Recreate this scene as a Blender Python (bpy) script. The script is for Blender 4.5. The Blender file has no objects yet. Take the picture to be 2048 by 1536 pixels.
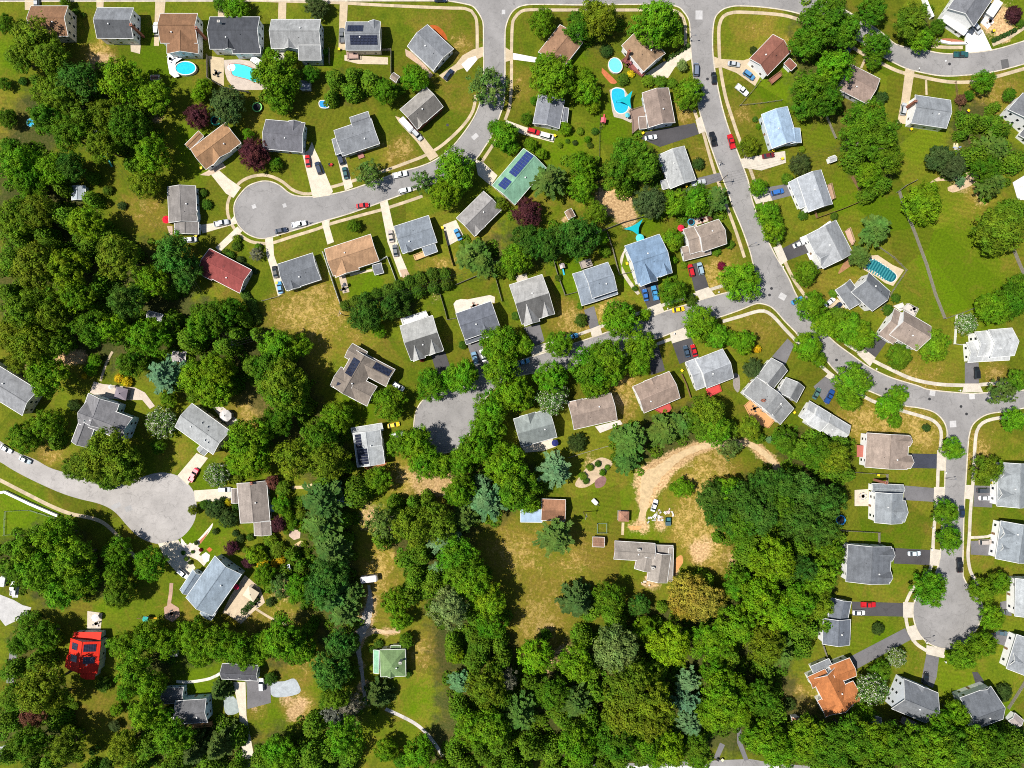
import bpy, math, random
import numpy as np
from mathutils import Vector
from mathutils.geometry import tessellate_polygon

S = 0.19          # metres per photo pixel on the ground
H = 260.0         # camera height
RNG = random.Random(7)
scene = bpy.context.scene
COL = scene.collection


def P(px, py, h=0.0):
    k = (H - h) / H
    return Vector(((px - 1024) * S * k, (768 - py) * S * k, h))


# ------------------------------------------------------------------ objects
def tag(o, label=None, cat=None, group=None, kind=None):
    if label: o['label'] = label
    if cat: o['category'] = cat
    if group: o['group'] = group
    if kind: o['kind'] = kind
    return o


def empty(name, loc, label, cat, group=None):
    o = bpy.data.objects.new(name, None)
    o.empty_display_size = 0.5
    o.location = loc
    COL.objects.link(o)
    return tag(o, label, cat, group)


def copy_tree(o, parent=None):
    c = o.copy()
    COL.objects.link(c)
    if parent is not None:
        c.parent = parent
    for ch in list(o.children):
        copy_tree(ch, c)
    return c


class MB:
    """collects faces in world (or local) space, builds ONE mesh object"""
    def __init__(s):
        s.v = []; s.f = []; s.m = []; s.t = []; s.ix = {}

    def vi(s, p):
        k = (round(p[0], 4), round(p[1], 4), round(p[2], 4))
        i = s.ix.get(k)
        if i is None:
            i = s.ix[k] = len(s.v); s.v.append((p[0], p[1], p[2]))
        return i

    def face(s, pts, m=0, t=1.0):
        f = []
        for p in pts:
            i = s.vi(p)
            if i not in f: f.append(i)
        if len(f) > 2:
            s.f.append(f); s.m.append(m); s.t.append(t)

    def box(s, o, u, v, w, m=0, t=1.0):
        o, u, v, w = Vector(o), Vector(u), Vector(v), Vector(w)
        a, b, c, d = o, o + u, o + u + v, o + v
        for q in ((a, b, c, d), (a + w, b + w, c + w, d + w), (a, b, b + w, a + w), (b, c, c + w, b + w), (c, d, d + w, c + w), (d, a, a + w, d + w)):
            s.face(q, m, t)

    def cbox(s, x0, y0, z0, x1, y1, z1, m=0, t=1.0):
        s.box((x0, y0, z0), (x1 - x0, 0, 0), (0, y1 - y0, 0), (0, 0, z1 - z0), m, t)

    def beam(s, a, b, wdt, hgt, m=0, t=1.0):
        a, b = Vector(a), Vector(b)
        d = b - a
        n = Vector((-d.y, d.x, 0))
        if n.length < 1e-6: n = Vector((1, 0, 0))
        n = n.normalized() * wdt
        s.box(a - n / 2 - Vector((0, 0, hgt / 2)), d, n, Vector((0, 0, hgt)), m, t)

    def tube(s, pts, rad, n=6, m=0, t=1.0, cap=True):
        rings = []
        for i, p in enumerate(pts):
            p = Vector(p)
            d = (Vector(pts[min(i + 1, len(pts) - 1)]) - Vector(pts[max(i - 1, 0)])).normalized()
            a = Vector((0, 0, 1)) if abs(d.z) < 0.8 else Vector((1, 0, 0))
            e1 = d.cross(a).normalized(); e2 = d.cross(e1)
            r = rad[i] if isinstance(rad, (list, tuple)) else rad
            rings.append([p + e1 * (r * math.cos(6.2832 * k / n)) + e2 * (r * math.sin(6.2832 * k / n)) for k in range(n)])
        for A, B in zip(rings, rings[1:]):
            for k in range(n):
                s.face((A[k], A[(k + 1) % n], B[(k + 1) % n], B[k]), m, t)
        if cap:
            s.face(rings[0], m, t); s.face(rings[-1], m, t)

    def disc(s, c, r, z, n=24, m=0, ry=None, rot=0.0, t=1.0):
        ry = ry or r
        ca, sa = math.cos(rot), math.sin(rot)
        s.face([(c[0] + r * math.cos(a) * ca - ry * math.sin(a) * sa, c[1] + r * math.cos(a) * sa + ry * math.sin(a) * ca, z) for a in [6.28319 * k / n for k in range(n)]], m, t)

    def poly(s, pts, m=0, t=1.0):
        pts = [Vector(p) for p in pts]
        for tri in tessellate_polygon([pts]):
            s.face([pts[i] for i in tri], m, t)

    def slab(s, pts, z0, z1, m=0, t=1.0):
        s.poly([(p[0], p[1], z1) for p in pts], m, t)
        for a, b in zip(pts, list(pts[1:]) + [pts[0]]):
            s.face(((a[0], a[1], z0), (b[0], b[1], z0), (b[0], b[1], z1), (a[0], a[1], z1)), m, t)

    def build(s, name, mats, parent=None, org=(0, 0, 0), color=None, smooth=False):
        me = bpy.data.meshes.new(name)
        ox, oy, oz = org
        me.from_pydata([(x - ox, y - oy, z - oz) for x, y, z in s.v], [], s.f)
        if not isinstance(mats, (list, tuple)): mats = [mats]
        for m in mats: me.materials.append(m)
        me.polygons.foreach_set('material_index', s.m)
        at = me.attributes.new('tint', 'FLOAT', 'FACE')
        at.data.foreach_set('value', s.t)
        if smooth: me.polygons.foreach_set('use_smooth', [True] * len(s.f))
        me.update()
        o = bpy.data.objects.new(name, me)
        COL.objects.link(o)
        if parent is not None: o.parent = parent
        if color is not None: o.color = (*color, 1)
        return o


def spline(pts, step=6, closed=False):
    """Catmull-Rom through pixel points"""
    n = len(pts); out = []
    rng = range(n if closed else n - 1)
    for i in rng:
        g = (lambda k: pts[k % n]) if closed else (lambda k: pts[max(0, min(n - 1, k))])
        p0, p1, p2, p3 = g(i - 1), g(i), g(i + 1), g(i + 2)
        d = math.hypot(p2[0] - p1[0], p2[1] - p1[1])
        m = max(1, int(d / step))
        for j in range(m):
            t = j / m
            out.append(tuple(0.5 * (2 * p1[c] + (p2[c] - p0[c]) * t + (2 * p0[c] - 5 * p1[c] + 4 * p2[c] - p3[c]) * t * t + (3 * p1[c] - p0[c] - 3 * p2[c] + p3[c]) * t ** 3) for c in range(len(p1))))
    if not closed: out.append(tuple(pts[-1]))
    return out


def ribbon(mb, pts, width, z, h=0.0, m=0):
    """flat strip (h = 0) or low solid bar along world points; width in metres or per-point list"""
    L, R = [], []
    for i, p in enumerate(pts):
        a, b = pts[max(0, i - 1)], pts[min(len(pts) - 1, i + 1)]
        d = Vector((b[0] - a[0], b[1] - a[1], 0)).normalized()
        n = Vector((-d.y, d.x, 0))
        w = width[i] if isinstance(width, list) else width
        q = Vector((p[0], p[1], z + h))
        L.append(q + n * w / 2); R.append(q - n * w / 2)
    for i in range(len(pts) - 1):
        mb.face((R[i], R[i + 1], L[i + 1], L[i]), m, RNG.uniform(.84, 1.1))
        if h > 0:
            dn = Vector((0, 0, -h))
            mb.face((R[i], R[i + 1], R[i + 1] + dn, R[i] + dn), m)
            mb.face((L[i], L[i + 1], L[i + 1] + dn, L[i] + dn), m)


# ---------------------------------------------------------------- materials
class NT:
    def __init__(s, name):
        s.mat = bpy.data.materials.new(name); s.mat.use_nodes = True
        s.nt = s.mat.node_tree; s.nt.nodes.clear()
        s.out = s.n('ShaderNodeOutputMaterial')
        s.bsdf = s.n('ShaderNodeBsdfPrincipled')
        s.l(s.bsdf.outputs[0], s.out.inputs[0])

    def n(s, t, **kw):
        x = s.nt.nodes.new(t)
        for k, v in kw.items(): setattr(x, k, v)
        return x

    def l(s, a, b): s.nt.links.new(a, b)

    def set(s, rough=0.8, spec=0.3, metal=0.0):
        s.bsdf.inputs['Roughness'].default_value = rough
        s.bsdf.inputs['Specular IOR Level'].default_value = spec
        s.bsdf.inputs['Metallic'].default_value = metal
        return s

    def pos(s):
        return s.n('ShaderNodeNewGeometry').outputs['Position']

    def noise(s, scale, detail=4, rough=0.6, vec=None, dist=0.0):
        x = s.n('ShaderNodeTexNoise')
        x.inputs['Scale'].default_value = scale; x.inputs['Detail'].default_value = detail
        x.inputs['Roughness'].default_value = rough; x.inputs['Distortion'].default_value = dist
        s.l(vec if vec is not None else s.pos(), x.inputs['Vector'])
        return x.outputs['Fac']

    def mapr(s, v, a, b, c, d, smooth=False):
        x = s.n('ShaderNodeMapRange')
        if smooth: x.interpolation_type = 'SMOOTHSTEP'
        s.l(v, x.inputs[0])
        for i, q in enumerate((a, b, c, d)): x.inputs[1 + i].default_value = q
        return x.outputs[0]

    def math(s, op, a, b=None):
        x = s.n('ShaderNodeMath', operation=op)
        for i, q in enumerate((a, b)):
            if q is None: continue
            if isinstance(q, (int, float)): x.inputs[i].default_value = q
            else: s.l(q, x.inputs[i])
        return x.outputs[0]

    def mix(s, f, a, b, mode='MIX'):
        x = s.n('ShaderNodeMix', data_type='RGBA', blend_type=mode)
        for i, q in ((0, f), (6, a), (7, b)):
            if isinstance(q, (int, float)): x.inputs[i].default_value = q
            elif isinstance(q, tuple): x.inputs[i].default_value = (*q, 1) if len(q) == 3 else q
            else: s.l(q, x.inputs[i])
        return x.outputs[2]

    def mul(s, c, f):
        x = s.n('ShaderNodeVectorMath', operation='SCALE')
        if isinstance(c, tuple): x.inputs[0].default_value = c
        else: s.l(c, x.inputs[0])
        if isinstance(f, (int, float)): x.inputs['Scale'].default_value = f
        else: s.l(f, x.inputs['Scale'])
        return x.outputs[0]

    def attr(s, name):
        x = s.n('ShaderNodeAttribute'); x.attribute_name = name
        return x.outputs['Fac']

    def col(s, c):
        if isinstance(c, tuple): s.bsdf.inputs['Base Color'].default_value = (*c, 1)
        else: s.l(c, s.bsdf.inputs['Base Color'])
        return s

    def bump(s, h, strength=0.3, dist=0.1):
        x = s.n('ShaderNodeBump')
        x.inputs['Strength'].default_value = strength; x.inputs['Distance'].default_value = dist
        s.l(h, x.inputs['Height']); s.l(x.outputs[0], s.bsdf.inputs['Normal'])


M = {}


def simple(name, c, rough=0.7, spec=0.3, metal=0.0, var=0.15, scale=1.5):
    t = NT(name).set(rough, spec, metal)
    f = t.mapr(t.noise(scale, 4), 0.3, 0.7, 1 - var, 1 + var)
    t.col(t.mul(c, f)); M[name] = t.mat
    return t


def objcol(name, rough=0.7, spec=0.3, var=0.15, scale=1.2, big=0.0):
    """colour comes from the object's own colour times the tint set on each face"""
    t = NT(name).set(rough, spec)
    oi = t.n('ShaderNodeObjectInfo')
    f = t.mapr(t.noise(scale, 5), 0.3, 0.7, 1 - var, 1 + var)
    f = t.math('MULTIPLY', f, t.attr('tint'))
    if big:
        f = t.math('MULTIPLY', f, t.mapr(t.noise(0.16, 3), 0.3, 0.7, 1 - big, 1 + big))
    t.col(t.mul(oi.outputs['Color'], f)); M[name] = t.mat
    return t


# shingles: fine grain, blotches and streaks of weather
t = NT('shingle').set(0.85, 0.25)
oi = t.n('ShaderNodeObjectInfo')
f = t.mapr(t.noise(2.6, 6, 0.75), 0.3, 0.7, 0.80, 1.22)
f = t.math('MULTIPLY', f, t.mapr(t.noise(0.35, 4, 0.6, dist=0.6), 0.3, 0.7, 0.78, 1.18))
f = t.math('MULTIPLY', f, t.mapr(t.noise(9.0, 2), 0.3, 0.7, 0.84, 1.16))
mp = t.n('ShaderNodeMapping'); t.l(t.pos(), mp.inputs[0]); mp.inputs['Scale'].default_value = (1.4, .25, .25); mp.inputs['Rotation'].default_value = (0, 0, .3)
f = t.math('MULTIPLY', f, t.mapr(t.noise(0.9, 4, 0.6, mp.outputs[0]), 0.35, 0.7, 0.84, 1.08))
f = t.math('MULTIPLY', f, t.attr('tint'))
t.col(t.mul(oi.outputs['Color'], f)); M['shingle'] = t.mat
# standing seam metal
t = NT('metal_roofing').set(0.6, 0.12)
oi = t.n('ShaderNodeObjectInfo')
w = t.n('ShaderNodeTexWave'); w.inputs['Scale'].default_value = 0.7; w.inputs['Distortion'].default_value = 0
mp = t.n('ShaderNodeMapping'); t.l(t.pos(), mp.inputs[0]); mp.inputs['Rotation'].default_value = (0, 0, 0.05)
t.l(mp.outputs[0], w.inputs[0])
f = t.math('MULTIPLY', t.mapr(w.outputs['Fac'], 0, 0.25, 0.75, 1.05), t.mapr(t.noise(0.5, 5, .7), 0.3, 0.7, 0.78, 1.12))
t.col(t.mul(oi.outputs['Color'], t.math('MULTIPLY', f, t.attr('tint')))); M['metal_roofing'] = t.mat
# siding with faint courses
objcol('siding', 0.65, 0.3, 0.07, 0.8)
objcol('painted', 0.5, 0.4, 0.08, 1.0)
objcol('fabric', 0.85, 0.2, 0.06, 2.0)
t = objcol('car_paint', 0.38, 0.4, 0.05, 0.5)
t.bsdf.inputs['Coat Weight'].default_value = 0.35
t.bsdf.inputs['Coat Roughness'].default_value = 0.12
simple('trim', (0.66, 0.66, 0.64), 0.5, 0.4, var=0.08)
simple('glass', (0.015, 0.022, 0.03), 0.08, 0.7, var=0.1)
simple('tyre', (0.02, 0.02, 0.02), 0.9, 0.2)
simple('alloy', (0.4, 0.4, 0.42), 0.35, 0.5, 0.7)
simple('lamp_lens', (0.7, 0.72, 0.75), 0.2, 0.6)
simple('tail_lens', (0.35, 0.01, 0.01), 0.25, 0.6)
simple('brick', (0.30, 0.12, 0.08), 0.9, 0.2, var=0.3, scale=5)
simple('cement', (0.52, 0.50, 0.46), 0.85, 0.25, var=0.15, scale=2)
simple('galvanised', (0.45, 0.47, 0.49), 0.4, 0.5, 0.6)
simple('wood', (0.24, 0.14, 0.075), 0.8, 0.2, var=0.25, scale=2)
simple('grey_wood', (0.25, 0.225, 0.19), 0.85, 0.2, var=0.25, scale=2)
simple('white_paint', (0.78, 0.78, 0.76), 0.5, 0.4, var=0.06)
simple('dark_metal', (0.03, 0.03, 0.032), 0.5, 0.4)
simple('bark', (0.13, 0.10, 0.075), 0.95, 0.1, var=0.3, scale=4)
simple('pale_bark', (0.36, 0.31, 0.25), 0.95, 0.1, var=0.3, scale=4)
simple('water_liner', (0.05, 0.52, 0.66), 0.1, 0.5, var=0.12, scale=0.7)
t = NT('pool_water').set(0.04, 0.5)
oi = t.n('ShaderNodeObjectInfo')
f = t.mapr(t.noise(1.6, 3, dist=1.5), 0.35, 0.65, 0.88, 1.14)
t.col(t.mul(oi.outputs['Color'], f)); t.bump(t.noise(1.5, 3), 0.15, 0.05); M['pool_water'] = t.mat
# solar cells
t = NT('solar_cell').set(0.12, 0.6)
bt = t.n('ShaderNodeTexBrick'); bt.offset = 0
bt.inputs['Scale'].default_value = 1.0; bt.inputs['Mortar Size'].default_value = 0.03
bt.inputs['Brick Width'].default_value = 0.5; bt.inputs['Row Height'].default_value = 0.5
t.l(t.pos(), bt.inputs['Vector'])
oi = t.n('ShaderNodeObjectInfo')
t.l(oi.outputs['Color'], bt.inputs['Color1']); t.l(oi.outputs['Color'], bt.inputs['Color2'])
bt.inputs['Mortar'].default_value = (0.05, 0.06, 0.1, 1)
t.col(bt.outputs['Color']); M['solar_cell'] = t.mat


# foliage: diffuse + light through the leaf, colour from the tree object
def leafmat(name, colour=None, trans=0.14):
    t = NT(name)
    t.nt.nodes.remove(t.bsdf)
    if colour is None:
        c = t.n('ShaderNodeObjectInfo').outputs['Color']
    else:
        r = t.n('ShaderNodeRGB'); r.outputs[0].default_value = (*colour, 1); c = r.outputs[0]
    hv = t.n('ShaderNodeHueSaturation')
    t.l(c, hv.inputs['Color'])
    t.l(t.mapr(t.noise(0.22, 2), 0.3, 0.7, 0.478, 0.522), hv.inputs['Hue'])
    f = t.math('MULTIPLY', t.attr('tint'), t.mapr(t.noise(0.5, 3), 0.3, 0.7, 0.86, 1.14))
    c = t.mul(hv.outputs[0], f)
    d = t.n('ShaderNodeBsdfPrincipled'); d.inputs['Roughness'].default_value = 0.7
    d.inputs['Specular IOR Level'].default_value = 0.08
    tr = t.n('ShaderNodeBsdfTranslucent')
    t.l(c, d.inputs['Base Color']); t.l(t.mul(c, 1.3), tr.inputs['Color'])
    mx = t.n('ShaderNodeMixShader'); mx.inputs[0].default_value = trans
    t.l(d.outputs[0], mx.inputs[1]); t.l(tr.outputs[0], mx.inputs[2]); t.l(mx.outputs[0], t.out.inputs[0])
    M[name] = t.mat


leafmat('leaf')
leafmat('blossom', (0.75, 0.72, 0.62), 0.2)

# asphalt: lanes worn lighter, seams and tar-filled cracks
t = NT('asphalt').set(0.9, 0.2)
oi = t.n('ShaderNodeObjectInfo')
f = t.mapr(t.noise(0.12, 4), 0.3, 0.7, 0.82, 1.14)
f = t.math('MULTIPLY', f, t.mapr(t.noise(3.5, 5, 0.7), 0.3, 0.7, 0.9, 1.1))
f = t.math('MULTIPLY', f, t.mapr(t.noise(0.5, 5, 0.7, dist=1.5), 0.25, 0.5, 0.80, 1.04))
v = t.n('ShaderNodeTexVoronoi'); v.feature = 'DISTANCE_TO_EDGE'; v.inputs['Scale'].default_value = 0.13
wn = t.n('ShaderNodeTexNoise'); wn.inputs['Scale'].default_value = 0.35; wn.inputs['Detail'].default_value = 6
t.l(t.pos(), wn.inputs['Vector'])
va = t.n('ShaderNodeVectorMath', operation='MULTIPLY_ADD')
t.l(wn.outputs['Color'], va.inputs[0]); va.inputs[1].default_value = (5, 5, 0); t.l(t.pos(), va.inputs[2])
t.l(va.outputs[0], v.inputs['Vector'])
cr = t.mapr(v.outputs['Distance'], 0.004, 0.014, 0.80, 1.0)
cr2 = t.mapr(t.noise(0.05, 2), 0.45, 0.55, 0, 1)
f = t.math('MULTIPLY', f, t.math('MAXIMUM', cr, cr2))
t.col(t.mul(oi.outputs['Color'], f)); M['asphalt'] = t.mat
# concrete paving
t = NT('concrete').set(0.9, 0.2)
oi = t.n('ShaderNodeObjectInfo')
f = t.mapr(t.noise(0.5, 5, 0.65), 0.3, 0.7, 0.84, 1.12)
f = t.math('MULTIPLY', f, t.mapr(t.noise(4, 3), 0.3, 0.7, 0.90, 1.10))
f = t.math('MULTIPLY', f, t.attr('tint'))
t.col(t.mul(oi.outputs['Color'], f)); M['concrete'] = t.mat
# bare earth, gravel
t = NT('loose_earth').set(0.95, 0.1)
oi = t.n('ShaderNodeObjectInfo')
f = t.mapr(t.noise(0.6, 6, 0.7), 0.3, 0.7, 0.72, 1.2)
f = t.math('MULTIPLY', f, t.mapr(t.noise(5, 3), 0.3, 0.7, 0.85, 1.15))
t.col(t.mul(oi.outputs['Color'], f)); M['loose_earth'] = t.mat
# ======================================================== the ground sheet
# (photo x, y, radius in photo pixels, amount)
DRY = [(885, 75, 60, .5), (850, 30, 80, .3), (1520, 50, 60, .8), (1580, 90, 30, .8), (190, 110, 32, 1.3), (205, 70, 14, 1.2), (215, 120, 30, 1.1),
       (20, 200, 40, .5), (25, 250, 40, .6), (590, 615, 60, .8), (640, 590, 50, .9), (560, 640, 50, .6), (640, 640, 50, .8), (690, 660, 60, .4), (630, 725, 45, .8), (275, 420, 55, .6),
       (300, 430, 40, .5), (355, 440, 40, .3), (440, 560, 40, .5), (590, 490, 40, .3), (730, 660, 50, .5), (760, 700, 40, .3), (760, 290, 60, .3), (800, 310, 40, .9), (810, 290, 20, .8), (520, 250, 40, .6),
       (1035, 150, 25, .8), (1040, 185, 25, .9), (980, 210, 40, .4), (900, 190, 50, .3), (920, 200, 40, .4), (925, 95, 28, .9), (1120, 1100, 110, .75), (1000, 1080, 60, .7), (1100, 1240, 70, .8), (1060, 1250, 50, .9), (1030, 1130, 60, .5),
       (1180, 1130, 60, .45), (1400, 940, 60, 1.0), (1440, 930, 50, .9), (1380, 1000, 50, .9), (1400, 1090, 45, 1.2), (1430, 1100, 40, 1.1), (1390, 1050, 40, .9), (1460, 1130, 30, 1.0), (1345, 1060, 40, .6), (1310, 1180, 40, .5), (1130, 1330, 40, .9),
       (780, 1080, 55, .8), (770, 1150, 60, .8), (740, 1170, 40, .7), (850, 960, 55, 1.0), (800, 960, 45, .9), (880, 960, 40, 1.1), (860, 1320, 50, .8), (830, 1290, 40, .8), (880, 1480, 55, .6), (830, 1400, 60, .3), (760, 1240, 30, .7), (740, 1330, 30, .6),
       (1100, 425, 60, .5), (1040, 395, 40, .4), (1180, 395, 30, .6), (980, 490, 50, .4), (950, 460, 50, .4), (860, 545, 40, .8), (900, 530, 30, .7), (1090, 560, 40, .3), (1120, 600, 40, .4), (1170, 650, 40, 1.0), (1130, 640, 40, .9), (1230, 600, 30, .8), (1210, 625, 30, .9),
       (1290, 600, 20, .5), (1440, 560, 40, .9), (1420, 540, 40, .8), (1470, 510, 40, .5), (1460, 480, 25, .5), (1240, 790, 40, 1.1), (1250, 830, 30, .9), (1260, 750, 30, .8), (1325, 690, 25, .4), (1480, 640, 40, .6), (1530, 660, 40, .5), (1540, 650, 40, .4), (1700, 575, 40, .7), (1640, 560, 40, .6),
       (1640, 330, 30, .4), (1490, 220, 40, .6), (1470, 240, 40, .6), (1510, 350, 40, .5), (1600, 260, 30, .2), (1365, 215, 25, 1.2), (1375, 245, 25, .9), (1345, 290, 30, .6), (1400, 310, 40, .5), (1410, 330, 40, .5),
       (1840, 730, 60, .4), (1850, 850, 60, .7), (1800, 850, 60, .7), (1740, 850, 60, .7), (1700, 830, 60, .7), (1870, 760, 40, .5), (2000, 760, 30, .8), (1980, 745, 30, .9), (1810, 750, 30, .7), (1860, 880, 30, .6), (1830, 930, 40, .4), (1950, 900, 30, .9), (1960, 930, 30, .6),
       (2000, 880, 60, .4), (1960, 870, 40, .4), (1950, 1060, 30, .5), (1860, 1020, 40, .4), (1940, 1120, 30, .4), (1990, 1150, 40, .4), (1770, 1180, 40, .3), (1640, 1420, 40, .6), (1620, 1400, 30, .6), (1830, 1320, 40, .5), (1700, 1450, 40, .4), (2020, 1370, 40, .3),
       (1950, 410, 35, .5), (1925, 450, 20, .3), (2010, 520, 30, .5), (1770, 610, 30, .5), (2000, 180, 70, .6), (1990, 200, 50, .5), (1940, 160, 50, .4), (1960, 390, 40, .5),
       (500, 830, 45, 1.0), (520, 800, 40, 1.0), (560, 800, 40, .9), (140, 720, 40, .5), (90, 900, 40, .6), (120, 910, 40, .6), (350, 910, 35, .6), (230, 1000, 40, .3), (300, 1060, 40, .4), (480, 1240, 50, .6), (530, 1230, 50, .6), (600, 1230, 50, .8), (620, 1320, 40, .8), (570, 1330, 50, .6), (600, 1400, 40, .9),
       (600, 1420, 30, 1.0), (520, 1420, 25, .9), (280, 1200, 40, .3), (160, 1420, 60, .4), (230, 1390, 40, .4), (250, 1450, 30, .6), (200, 1440, 40, .3), (360, 1230, 40, .5), (510, 1480, 50, .2), (1620, 1370, 20, .4), (1580, 1400, 30, .8), (1585, 1370, 30, .7), (1660, 1280, 20, .4), (1530, 1110, 5, .1)]
DIRT = [(195, 120, 24, .7), (310, 230, 20, .8), (225, 130, 25, .5), (1240, 410, 34, 1.0), (1210, 400, 24, .9), (1260, 440, 20, .9), (855, 970, 40, .7), (895, 960, 34, .8), (800, 950, 30, .4), (130, 715, 22, 1.0), (160, 715, 18, .9), (40, 735, 18, .8), (1190, 930, 28, .5),
        (1240, 800, 20, .6), (1410, 1090, 30, .6), (1395, 1110, 22, .6), (1310, 1160, 22, .5), (1345, 1140, 15, 1.0), (1290, 1060, 14, .7), (1265, 1053, 12, .7), (1320, 1050, 18, .6), (1375, 925, 20, .5), (1090, 1260, 28, .5), (1130, 1300, 20, .6), (1100, 1330, 20, .7),
        (600, 1410, 20, .8), (585, 1430, 18, .7), (570, 1398, 16, .7), (510, 1415, 12, .6), (735, 1380, 20, .6), (760, 1370, 14, .5), (1700, 460, 1, .1), (1950, 30, 40, .2), (1995, 40, 40, .9), (2010, 70, 16, .9), (1300, 1165, 16, .6), (560, 1190, 26, .5), (585, 1170, 20, .5), (470, 830, 10, .5),
        (1130, 440, 9, .9), (1110, 440, 5, .5), (1470, 1120, 22, .6), (1640, 1480, 20, .4), (745, 1040, 30, .5), (740, 1020, 30, .4), (1945, 1450, 30, .4), (1870, 1450, 20, .5), (1960, 400, 20, .5), (1930, 370, 28, .5), (2000, 1070, 8, .5), (1260, 870, 20, .3), (1575, 880, 20, .3), (640, 1150, 1, .1), (880, 590, 20, .3), (1165, 640, 20, .4)]
LUSH = [(1930, 550, 80, .9), (1960, 620, 60, .9), (1870, 500, 60, .8), (1850, 440, 50, .6), (1920, 440, 60, .6), (1960, 500, 60, .8), (1700, 390, 50, .9), (1720, 370, 40, .8), (1790, 430, 60, .7), (1720, 330, 40, .8), (590, 1460, 60, .9), (560, 1430, 50, .9), (640, 1380, 40, .6), (420, 1330, 70, .8), (380, 1330, 50, .8), (720, 580, 30, 1.1), (740, 570, 30, 1.0),
        (850, 1420, 40, .9), (850, 1350, 30, .6), (290, 100, 60, .5), (320, 150, 40, .6), (400, 330, 40, .6), (380, 290, 50, .6), (40, 70, 60, .3), (10, 120, 40, .6), (660, 130, 40, .6), (1110, 300, 50, .5), (1150, 300, 40, .5), (1220, 240, 40, .6), (1230, 270, 30, .5), (1130, 130, 40, .5), (1160, 110, 40, .5),
        (1570, 170, 60, .7), (1540, 200, 50, .6), (1600, 60, 30, .2), (1630, 260, 40, .8), (1660, 250, 40, .8), (1850, 280, 60, .8), (1780, 260, 40, .6), (1690, 130, 30, .5), (1780, 150, 40, .5), (2000, 1000, 40, .4), (1920, 1340, 50, .7), (1890, 1330, 50, .8), (1920, 1380, 30, .8), (1760, 1300, 60, .6), (1730, 1270, 40, .6),
        (1200, 1000, 60, .6), (1180, 1060, 50, .5), (1200, 1160, 60, .3), (1290, 1060, 40, .6), (720, 790, 40, .8), (700, 850, 50, .8), (690, 780, 30, .7), (1290, 450, 40, .7), (1150, 530, 40, .8), (1140, 560, 30, .7), (1130, 560, 20, .6), (930, 560, 40, .3), (1250, 550, 40, .6), (1500, 700, 20, .4), (30, 380, 30, .3),
        (220, 1200, 40, .6), (420, 880, 40, .6), (415, 960, 30, .6), (370, 1080, 30, .9), (430, 1090, 50, .6), (20, 1030, 50, .9), (60, 1040, 50, .8), (100, 1040, 30, .7), (1800, 1090, 60, .5), (1810, 960, 60, .4), (1720, 1080, 40, .5), (1990, 120, 1, .1), (1400, 870, 40, .3), (870, 500, 20, .4), (1890, 1480, 40, .3), (1990, 1440, 40, .9), (2020, 1450, 40, .9)]
LITTER = [(60, 250, 70, .8), (150, 200, 90, .9), (250, 240, 80, .9), (50, 360, 80, .9), (100, 430, 90, 1), (60, 560, 110, 1), (180, 560, 100, 1), (280, 560, 90, 1), (80, 680, 80, 1), (230, 670, 90, .9), (330, 650, 80, .9), (430, 650, 60, .9), (400, 740, 80, .9), (520, 720, 80, .9), (570, 780, 80, .9), (600, 870, 80, .9), (670, 930, 70, .8),
          (650, 1060, 80, .9), (660, 1180, 80, .9), (560, 1140, 50, .6), (690, 1280, 50, .9), (690, 1420, 60, .9), (420, 1290, 60, .8), (560, 1290, 70, .8), (300, 1320, 80, .8), (330, 1470, 90, .8), (420, 1500, 70, .9), (100, 1130, 110, .9), (220, 1160, 50, .7), (60, 1290, 60, .9), (90, 1390, 70, .8), (30, 1450, 70, .8), (110, 1500, 70, .8), (30, 1120, 40, .9),
          (820, 1050, 70, .8), (880, 1120, 80, .9), (930, 1240, 90, 1), (960, 1350, 100, 1), (980, 1460, 110, 1), (1080, 1400, 90, 1), (1150, 1320, 60, .8), (1160, 1450, 110, 1), (1290, 1400, 120, 1), (1300, 1280, 90, .9), (1420, 1300, 100, 1), (1420, 1430, 110, 1), (1530, 1280, 90, 1), (1540, 1420, 80, .9), (1560, 1110, 90, 1), (1600, 1000, 90, 1), (1480, 1020, 70, .9), (1620, 1170, 70, 1),
          (1660, 920, 60, .8), (1600, 890, 50, .8), (1410, 840, 50, .8), (1280, 890, 60, .8), (1350, 860, 60, .8), (960, 1000, 80, .9), (1020, 950, 70, .9), (1650, 60, 90, .9), (1640, 180, 80, .9), (1740, 280, 80, .8), (1740, 340, 50, .7), (1850, 60, 60, .7), (1960, 310, 90, .9), (1950, 240, 50, .7), (1650, 1500, 90, 1), (1800, 1500, 90, 1), (1950, 1510, 90, 1), (2040, 1490, 60, .9),
          (560, 150, 60, .7), (690, 170, 60, .6), (1200, 60, 70, .7), (1280, 330, 60, .8), (1170, 350, 50, .7), (1380, 400, 70, .7), (1050, 490, 80, .7), (950, 520, 60, .6), (820, 580, 60, .5), (780, 620, 50, .5), (1240, 1500, 90, 1), (560, 1510, 90, .8), (880, 1510, 60, .7)]


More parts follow.
